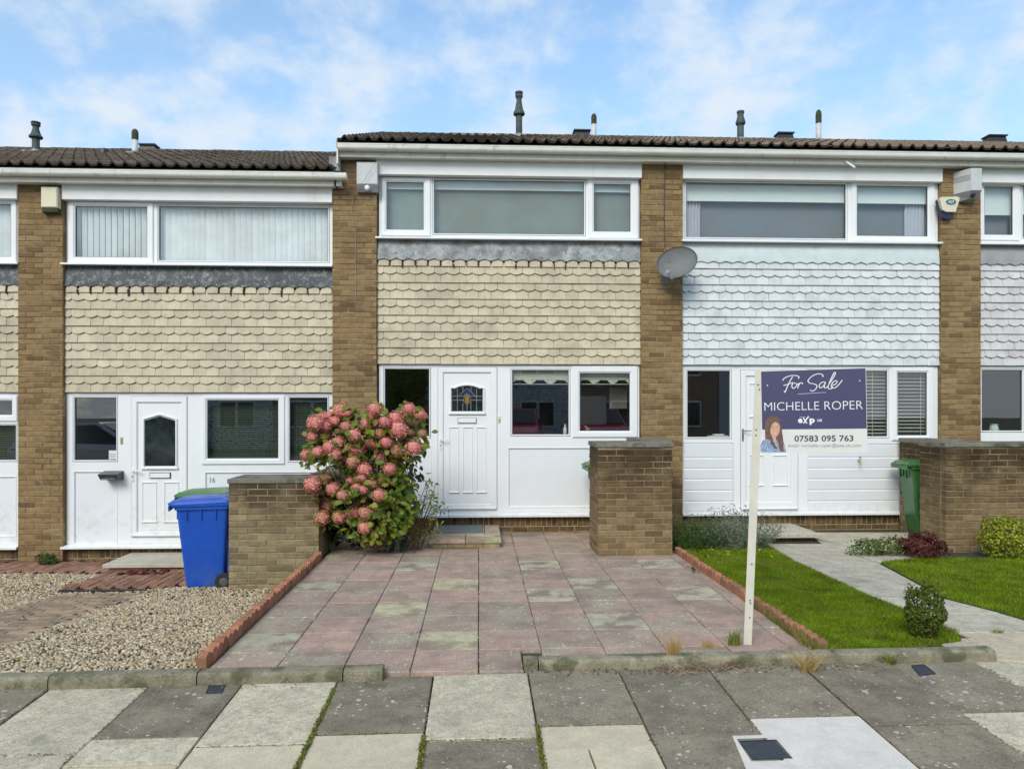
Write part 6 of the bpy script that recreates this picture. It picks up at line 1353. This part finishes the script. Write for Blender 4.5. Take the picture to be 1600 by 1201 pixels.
for hx, hy, hr in heads:
    px, py = 470+hx*210/1009, 620+hy*250/1201; dep = random.Random(hx*7+hy).uniform(0, 1); Y = HYc-.30+.55*dep*(0.5+abs(px-568)/140)-.10*(1 if py > 740 else 0); X, Z = W(px, py, Y); s = hr*.208/F_PX*Y*random.uniform(.97, 1.14)
    o = bpy.data.objects.new('flower_head', fm[(hx+hy) % 5]); C.objects.link(o); o.parent = hyd; o.matrix_parent_inverse = Matrix.Translation(-WORLD[hyd.name]); o.location = (X, Y, Z); o.scale = (s, s, s*.86)
    ax = Vector(((X-HXc)*.5, -.75, .75)); o.rotation_euler = ax.to_track_quat('Z', 'Y').to_euler(); a = green_h.get((hx,hy), random.uniform(0,.12)); o.color = (.36, .26, .07, a) if a > .2 else (.42, .10, .06, a)
    hp.append((X, Y, Z)); stem_mb.tube([(X, Y+.01, Z-s*.3), (lerp(X,HXc,.35), lerp(Y,HYc+.1,.5), lerp(Z,0,.35)), (lerp(X,HXc,.8), HYc+.1, .05)], [.004,.006,.010], 5)
stem_mb.build('stems', 'stem', hyd)
hp = np.array(hp)
def hleaf(n, mat, seed, L=.105, W_=.075, zlo=.25, zhi=1.85, out=.2, name='leaves'):
    g_ = np.random.default_rng(seed); k = g_.integers(0, len(hp), n*3); P_ = hp[k]+g_.normal(0, [.055,.07,.07], (n*3,3)); P_[:,1] += out*.5; P_[:,2] -= .06
    P_ = P_[(P_[:,2] > zlo) & (P_[:,2] < zhi)][:n]; d = np.column_stack([(P_[:,0]-HXc)*.6, -np.ones(len(P_))*.8, np.full(len(P_), .5)]); return add_leaves(name, P_, d, L, W_, mat, hyd, up=.3, jit=.45)
hleaf(1150, 'leaf_hyd', 1); hleaf(520, 'leaf_bronze', 2, .085, .065, zlo=.7)
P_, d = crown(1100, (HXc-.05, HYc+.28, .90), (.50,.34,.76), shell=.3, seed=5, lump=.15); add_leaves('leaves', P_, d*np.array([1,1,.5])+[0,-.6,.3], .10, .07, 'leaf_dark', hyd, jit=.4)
P_, d = crown(330, (HXc+.22, HYc+.0, .66), (.27,.22,.42), shell=.3, seed=15, lump=.2); add_leaves('leaves', P_, d+[0,-.8,.3], .095, .065, 'leaf_hyd', hyd, jit=.4)
P_, d = crown(260, (HXc+.0, HYc-.10, .38), (.42,.22,.26), shell=.3, seed=16, lump=.2); add_leaves('leaves', P_, d+[0,-.8,.3], .09, .06, 'leaf_hyd', hyd, jit=.4)
P_, d = crown(900, (HXc-.42, HYc+.42, .42), (.30,.34,.42), shell=.4, seed=19, lump=.2); add_leaves('leaves', P_, d+[0,-.6,.2], .08, .05, 'leaf_shade', hyd, jit=.5)  # dark leaf mass added as the black shadow between wall and bush
# leggy plant with bare stems right of it
t = thing('leggy_shrub', (-.82, 9.5, 0), 'leggy shrub with bare brown stems at the right foot of the hydrangea', 'shrub'); mb = MB(); rd = random.Random(5); tips = []
for k in range(36):
    x = rd.uniform(-.98,-.72); e = (x+rd.uniform(-.12,.30), 9.45+rd.uniform(-.2,.2), rd.uniform(.25,.85)); mb.tube([(x,9.5,0),(lerp(x,e[0],.4),9.5,e[2]*.5),e], [.007,.006,.003], 4); tips.append(e)
mb.build('stems', pm('dry_stem', (.20,.13,.07), rough=.8, var=.3, ns=20), t)
tp = np.array(tips)[rng.integers(0, 36, 260)]+rng.normal(0, [.06,.05,.07], (260,3)); add_leaves('leaves', tp, np.tile([0,-.6,.6], (260,1)), .07, .022, 'leaf_hyd', t, jit=.7)
tp = np.array(tips)[rng.integers(0, 36, 120)]*[1,1,.45]+rng.normal(0, [.08,.06,.07], (120,3)); add_leaves('leaves', tp, np.tile([0,-.6,.6], (120,1)), .07, .018, 'leaf_bronze', t, jit=.8)
shrub('low_shrub', 'dark low green plant under the hydrangea by the drive', 'shrub', (*G(612,862), 0), (.22,.14,.13), 500, .04, .02, [('leaf_dark',1.)], seed=8)
# --- right hand garden shrubs
def spiky(label, c, w_, h, n, mat, seed, name='lavender_bush', cat='bush', wd=.006, leafy=.0):
    x, y, z = c; t = thing(name, c, label, cat); g_ = np.random.default_rng(seed)
    a = g_.uniform(0, 6.283, n); rr_ = np.sqrt(g_.uniform(0,1,n)); bx, by = x+np.cos(a)*rr_*w_*.45, y+np.sin(a)*rr_*w_*.3; hh = h*(1-.45*rr_**2)*g_.uniform(.55,1.1,n); tx, ty = bx+np.cos(a)*rr_*w_*.35+g_.normal(0,.02,n), by+np.sin(a)*rr_*w_*.2+g_.normal(0,.02,n)
    m = 7; k = np.tile(np.linspace(.15,1,m), n); i_ = np.repeat(np.arange(n), m); P_ = np.column_stack([lerp(bx[i_],tx[i_],k), lerp(by[i_],ty[i_],k), z+hh[i_]*k]); P_ += g_.normal(0,.008,P_.shape)
    add_leaves('leaves', P_, np.column_stack([np.cos(a)[i_], np.sin(a)[i_], np.zeros(len(i_))])+g_.normal(0,.4,(len(i_),3)), .05, wd*1.6, mat, t, up=0, jit=.5)
    mb = MB()
    for q in range(0, n, max(1, n//50)): mb.tube([(bx[q],by[q],z),(tx[q],ty[q],z+hh[q])], .0025, 4)
    mb.build('stems', 'stem', t); return t
lx, ly = G(1090,862); spiky('dark green bushy herb at the corner of the bin store wall', (lx,ly+.15,0), .62, .42, 420, 'leaf_herb', 3, 'herb_bush')
lx, ly = G(1152,858); spiky('silvery lavender bush behind the for sale post', (lx,ly+.1,0), .80, .52, 620, 'leaf_lav', 4)
lx, ly = G(1378,868); shrub('weedy_plant', 'low spreading green weeds left of the maroon shrub', 'plant', (lx,ly,.01), (.42,.16,.11), 900, .05, .018, [('leaf_herb',.6),('weed_grass',.4)], seed=31, stems=8)
lx, ly = G(1441,872); shrub('barberry', 'small round maroon barberry at the foot of the wide wall', 'shrub', (lx,ly,.01), (.27,.22,.145), 1500, .035, .024, [('leaf_maroon',1.)], seed=33)
lx, ly = G(1568,872); shrub('golden_shrub', 'rounded golden green shrub in front of the wide wall', 'shrub', (lx,ly-.02,.01), (.29,.24,.26), 2600, .034, .022, [('leaf_gold',1.)], seed=35, lump=.14)
lx, ly = G(1444,1000); shrub('box_shrub', 'small box shrub with browned lower leaves at the kerb', 'shrub', (lx,ly,.01), (.15,.145,.205), 2600, .026, .016, [('leaf_box',.95),('leaf_rust',.05)], seed=61, lump=.10, shell=.7, stems=14, pinch=.35)
for q in range(34):
    a = rng.uniform(0,6.28); e = rng.uniform(0,.12); hh = rng.uniform(.05,.11); m = 9; k = np.linspace(0,1,m)[:,None]
    P_ = np.array([lx+e*math.cos(a), ly+e*math.sin(a)*.8, .33+.05*(1-e/.12)])+k*np.array([e*.25*math.cos(a), 0, hh])+rng.normal(0,.006,(m,3)); add_leaves('leaves', P_, rng.normal(0,1,(m,3)), .024, .014, 'leaf_box', bpy.data.objects['box_shrub'], up=.2)
lx, ly = GLz(96,874); shrub('small_weed', 'small bright green weed at the foot of the left brick pier', 'weed', (lx,10.55,-.36), (.14,.08,.09), 300, .045, .02, [('leaf_herb',1.)], seed=41)
# --- tufts and litter
def tuft(label, px, py, z, n, h, mat, rad=.04, name='grass_tuft', lean=.5, wd=.004):
    X, Y = G(px, py, z); a = rng.uniform(0,6.283,n); r_ = rad*np.sqrt(rng.uniform(0,1,n)); P0 = np.column_stack([X+r_*np.cos(a), Y+r_*.6*np.sin(a)])
    blades(name, None, n, h, wd, mat, z, lean=lean, label=label, P0=P0, cat='grass tuft')
tuft('straw coloured dry grass tuft growing over the front kerb', 1053, 1037, -.01, 220, .14, 'dry_grass', .035)
tuft('green grass tuft beside the foot of the sign post', 1147, 1008, .0, 160, .085, 'weed_grass', .045)
tuft('faded grass tuft on the drive left of the sign post', 1108, 1010, .0, 90, .05, 'dry_grass', .06)
tuft('straw coloured grass bent over the pavement edge', 1262, 1048, -.01, 200, .12, 'dry_grass', .05, lean=1.4)
tuft('small green weed in front of the right kerb', 1389, 1036, -.0, 70, .06, 'weed_grass', .04, lean=1.3, wd=.008)
tuft('tiny green weed at the kerb below the lawn', 1328, 1033, -.0, 60, .05, 'weed_grass', .03)
pp = [(2.40,5.26),(2.52,5.26),(2.50,6.6),(2.42,6.6)]; blades('weed_grass', pp, 900, .075, .004, 'weed_grass', 0, label='pale weeds along the front end of the lawn edging', lean=.9, cat='weeds')
for k, (px, py) in enumerate([(1310,987),(1378,988),(1488,988)]):
    tuft(['small grass weed in the path joint by the box shrub','small grass weed in the middle of the front path joint','small grass weed at the right of the front path joint'][k], px if px > 1400 else px+180, py, .012, 50, .03, 'weed_grass', .05)
# dead roots and leaves gathered at the kerb
mb = MB(); rd = random.Random(9)
for k in range(170):
    px = rd.uniform(1040,1262); py = 1052-.11*(px-1040)+rd.uniform(-6,9); X, Y = G(px, py, -.02); z = pz(X, Y)+.004; a = rd.uniform(-.9,.9)+(math.pi if rd.random() < .5 else 0); L_ = rd.uniform(.03,.12)
    mb.tube([(X,Y,z),(X+L_*.5*math.cos(a),Y+L_*.35*math.sin(a),z+rd.uniform(.005,.05)),(X+L_*math.cos(a+.4),Y+L_*.5*math.sin(a),z+rd.uniform(0,.03))], .0022, 3)
tag(mb.build('dead_roots', 'dead'), 'tangle of dead brown roots and stalks along the front kerb', 'debris', kind='stuff')
def litter(label, quads, n, mat, L=.03, W_=.02, zf=lambda P_: np.zeros(len(P_))):
    P2 = sample(quads, n); P_ = np.column_stack([P2, zf(P2)+.008]); V, F = leafset(P_, np.tile([0,0,1.], (n,1))+rng.normal(0,.3,(n,3)), np.full(n,L)*rng.uniform(.5,1.4,n), np.full(n,W_)*rng.uniform(.5,1.2,n), curl=.6)
    tag(obj('dead_leaves', np_mesh('dead_leaves', V, F), mat), label, 'leaves', kind='stuff')
vpz = lambda P_: -.025+.008*P_[:,0]+.034*(P_[:,1]-5)
litter('small brown dead leaves and crumbs against the right kerb', [(.35,5.0),(2.7,4.98),(2.7,5.1),(.35,5.1)], 170, 'dead', .028, .016, vpz)
litter('a few brown leaves along the left kerb foot', [(-3.2,4.90),(-.7,4.90),(-.7,4.975),(-3.2,4.975)], 26, 'dead', .022, .014, vpz)
litter('dry fallen leaves on the lawn below the lavender', [(2.6,8.6),(3.5,8.6),(3.5,9.2),(2.6,9.2)], 26, 'leaf_gold', .06, .035, lambda P_: np.full(len(P_), .045))
litter('pale fallen leaves on the soil by the herb bush', [(2.6,9.0),(3.5,9.0),(3.5,9.35),(2.6,9.35)], 22, 'dry_grass', .06, .035, lambda P_: np.full(len(P_), .045))
litter('scattered dead leaves on the gravel', [(-6,5.4),(-2,5.4),(-2,9.2),(-6,9.2)], 46, 'dead', .045, .028, lambda P_: zg(P_)+.025)
litter('few dead leaves and bits on the drive joints', [(-1.7,5.2),(2.3,5.2),(2.3,9.5),(-1.7,9.5)], 46, 'dead', .022, .012)
litter('curled brown leaves lying by the end of the lawn edging', [(2.30,8.0),(2.40,8.0),(2.40,8.3),(2.30,8.3)], 5, 'leaf_rust', .06, .04)
jj = []
for k in range(1, 12):
    n = 130; jj.append(np.column_stack([xs_[k]+rng.normal(0,.009,n), rng.uniform(3.2, 5.0, n)]))
    n = 60; yb = PG(min(max((row1[k-1][0]+row1[k][0])/2, 0), 1600), ends[k])[1]; jj.append(np.column_stack([rng.uniform(xs_[k-1], xs_[k], n), yb+rng.normal(0,.008,n)]))
jj = np.vstack(jj); stones('joint_grit', jj, lambda P_: -.025+.008*P_[:,0]+.034*(P_[:,1]-5), .0025, .007, 'dead', 'dark grit and crumbs gathered in the pavement joints', cat='grit', flat=.3, lift=.1)
# pale lichen crumbs along the joints of the drive
q_ = []
for i in range(-4, 6): n = int(rng.integers(10, 90)); yy = rng.uniform(5.1, 9.8, n); q_.append(np.column_stack([i*P+rng.normal(0,.008,n), yy]))
for j in range(1, 11):
    for i in range(-4, 5):
        if rng.uniform() < .45: n = int(rng.integers(6, 30)); q_.append(np.column_stack([rng.uniform(i*P+.02, (i+1)*P-.02, n), GY+j*P+rng.normal(0,.006,n)]))
q_.append(sample([(-1.8,5.1),(2.3,5.1),(2.3,8.2),(-1.8,8.2)], 260)); q_ = np.vstack(q_); q_ = q_[(q_[:,1] < 10.2) & (q_[:,0] > -1.8) & ~((q_[:,0] > 1.4) & (q_[:,1] > 8.95))]
stones('lichen_crumbs', q_, lambda P_: np.full(len(P_), .0), .003, .009, 'lichen', 'pale lichen flecks and crumbs over the pink paved drive', cat='lichen', flat=.25, lift=.1)
# moss in pavement joints
mo = []
for k, (sx, y0, y1) in enumerate([(xs_[4], 3.3, 4.9), (xs_[5], 3.4, 4.2), (xs_[6], 3.4, 4.3)]):
    n = int((y1-y0)*1300); y = rng.uniform(y0, y1, n); x = sx+rng.normal(0,.007,n); mo.append(np.column_stack([x, y]))
mo = np.vstack(mo); blades('moss', None, 0, .009, .009, 'moss_joint', vpz, P0=mo, label='bright green moss in the joints between the pavement slabs', cat='moss', lean=1.2)

# ================================================================== across the street (seen in the panes)
def car(label, loc, rz, paint):
    t = thing('parked_car', loc, label, 'car', rz=rz, world=False)
    st = [(-2.05,.62,.35,.62,.70),(-1.95,.74,.25,.74,.86),(-1.3,.82,.22,.82,.93),(-.2,.84,.22,.84,.95),(.9,.84,.22,.84,.93),(1.6,.80,.22,.78,.80),(1.95,.72,.26,.70,.68),(2.08,.60,.35,.58,.60)]
    mb = MB(); v = []
    for x, hw, zb, hw2, zt in st: v += [(x,-hw*.92,zb),(x,-hw,zb+.22),(x,-hw,zt-.12),(x,-hw2*.9,zt),(x,hw2*.9,zt),(x,hw,zt-.12),(x,hw,zb+.22),(x,hw*.92,zb)]
    n = 8; f = [(j*n+k, (j+1)*n+k, (j+1)*n+(k+1)%n, j*n+(k+1)%n) for j in range(len(st)-1) for k in range(n)]+[tuple(range(n)), tuple(range(len(st)*n-1, (len(st)-1)*n-1, -1))]
    mb.add(v, f); mb.build('body', paint, t, smooth=False)
    cab = [(-1.9,.66,.86),(-1.45,.60,1.38),(.15,.60,1.44),(1.05,.72,.92)]
    mb = MB(); v = []
    for x, hw, z in cab: v += [(x,-hw,z),(x,hw,z)]
    v += [(-1.9,-.76,.84),(-1.9,.76,.84),(1.05,-.78,.88),(1.05,.78,.88)]
    mb.add(v, [(0,2,3,1),(2,4,5,3),(4,6,7,5),(0,8,10,6,4,2),(1,3,5,7,11,9),(8,0,1,9),(10,11,7,6)]); mb.build('cabin', paint, t)
    gl = MB(); q = lambda a, b, s, e=.012: None
    gl.add([(.22,-.54,1.40),(.22,.54,1.40),(1.0,.64,.97),(1.0,-.64,.97)], [(0,3,2,1)]); gl.add([(x+.012,y,z+.012) for x,y,z in gl.v[:4]], [(0,3,2,1)]); gl.add([(-1.47,-.52,1.34),(-1.47,.52,1.34),(-1.87,.60,.92),(-1.87,-.60,.92)], [(0,1,2,3)]); gl.add([(x-.012,y,z+.012) for x,y,z in gl.v[8:12]], [(0,1,2,3)])
    for s in (-1, 1): v = [(-1.6,s*.70,.93),(-1.35,s*.625,1.33),(.12,s*.625,1.385),(.85,s*.735,.95)]; gl.add([(x,y+s*.02,z) for x,y,z in v], [(0,1,2,3) if s < 0 else (3,2,1,0)])
    gl.build('windows', 'dark_glass_far', t)
    for x in (-1.3, 1.3):
        for s in (-1, 1):
            mb = MB(); mb.lathe([(.2,s*.66),(.31,s*.66),(.32,s*.70),(.32,s*.83),(.30,s*.86),(.2,s*.86)], x, 0, 20, 'y', .32); w_ = mb.build('wheel', 'rubber', t); mb = MB(); mb.lathe([(.20,s*.84),(.19,s*.862),(.05,s*.85)], x, 0, 12, 'y', .32); mb.build('rim', 'metal', w_)
    for s in (-1, 1):
        mb = MB(); mb.box(1.93,2.03,s*.56-.12,s*.56+.12,.56,.66); mb.build('headlight', 'lamp_lens', t); mb = MB(); mb.box(-2.03,-1.96,s*.56-.12,s*.56+.12,.66,.78); mb.build('tail_light', 'paint_red', t)
    mb = MB(); mb.box(2.06,2.09,-.25,.25,.42,.52); mb.build('number_plate', 'sign_letter', t)
    t.scale = (1.1,1.1,1.15); return t
g = MB(); g.box(-1, 8, -12, -6.4, -.4, .13); struct('far_driveway', g, 'slab_dark')
car('red car across the street facing the middle house', (1.55,-7.9,.13), R(95), 'paint_red'); car('second red car across the street, parked beside the first', (4.75,-7.9,.13), R(86), 'paint_red')
car('silver car parked along the kerb to the left of the viewpoint', (-10.2,.55,-.235), R(2), 'paint_silver')
for k in range(5):
    x0 = -17+k*7.2; h = thing('terraced_house', (x0+3.5,-15,-.1), ['blue grey rendered house across the street','brown brick house across the street with white windows','pale rendered house across the street by the tree','brick house opposite the right hand garden','blue grey house at the far end across the street'][k], 'house')
    mb = MB(); mb.box(x0, x0+7.15, -22, -15, -.4, 5.1); mb.build('wall', ['far_blue','far_brick','far_blue','far_brick','far_blue'][k], h)
    mb = MB(); mb.add([(x0,-14.6,5.0),(x0+7.15,-14.6,5.0),(x0+7.15,-18.5,6.8),(x0,-18.5,6.8),(x0,-22.3,5.0),(x0+7.15,-22.3,5.0)], [(0,3,2,1),(3,4,5,2)]); mb.build('roof', 'roof', h)
    for wx, wz, ww, wh in ((.7,.9,2.2,1.3),(4.6,.9,1.7,1.3),(.7,3.4,2.2,1.2),(4.6,3.4,1.7,1.2)):
        mb = MB(); mb.box(x0+wx, x0+wx+ww, -15.02, -14.95, wz, wz+wh); wf = mb.build('window', 'upvc', h)
        for q in range(2): mb = MB(); mb.box(x0+wx+.08+q*ww/2, x0+wx+ww/2-.06+q*ww/2, -14.955, -14.94, wz+.09, wz+wh-.09); mb.build('pane', 'dark_glass_far', wf)
    mb = MB(); mb.box(x0+3.2, x0+4.2, -15.02, -14.94, -.1, 2.0); mb.build('door', 'upvc', h)
t = thing('broadleaf_tree', (-3.3,-9.6,-.12), 'leafy green tree across the street', 'tree'); mb = MB(); mb.tube([(-3.3,-9.6,-.2),(-3.25,-9.6,1.4),(-3.4,-9.5,2.8)], [.2,.15,.1], 10)
for a in range(7): mb.tube([(-3.3,-9.6,1.6+.15*a),(-3.3+.9*math.cos(a*2.1),-9.6+.9*math.sin(a*2.1),2.7+.2*a)], [.07,.03], 6)
mb.build('trunk', 'stem', t); P_, d = crown(5000, (-3.3,-9.6,3.0), (1.7,1.6,1.7), shell=.4, seed=77, lump=.3); add_leaves('crown', P_, d, .16, .11, 'leaf_hyd', t)
for hx in (-9.5, 3.6):  # hedge behind the cars added to keep the pane reflections dark
    lb = 'dark green hedge across the street, left of the tree' if hx < 0 else 'added dark green hedge behind the red cars, darkening the pane reflections'
    t = thing('hedge', (hx,-12.0,-.12), lb, 'hedge'); g_ = rng.uniform(-1,1,(4500,3)); s = np.abs(g_).max(1, keepdims=True); P_ = g_/s*rng.uniform(.8,1.02,(4500,1))*([3.6,.4,1.0] if hx < 0 else [4.8,.4,1.6])+[hx,-12.0,.9 if hx < 0 else 1.4]; add_leaves('leaves', P_, g_/s, .09, .06, 'leaf_dark', t)
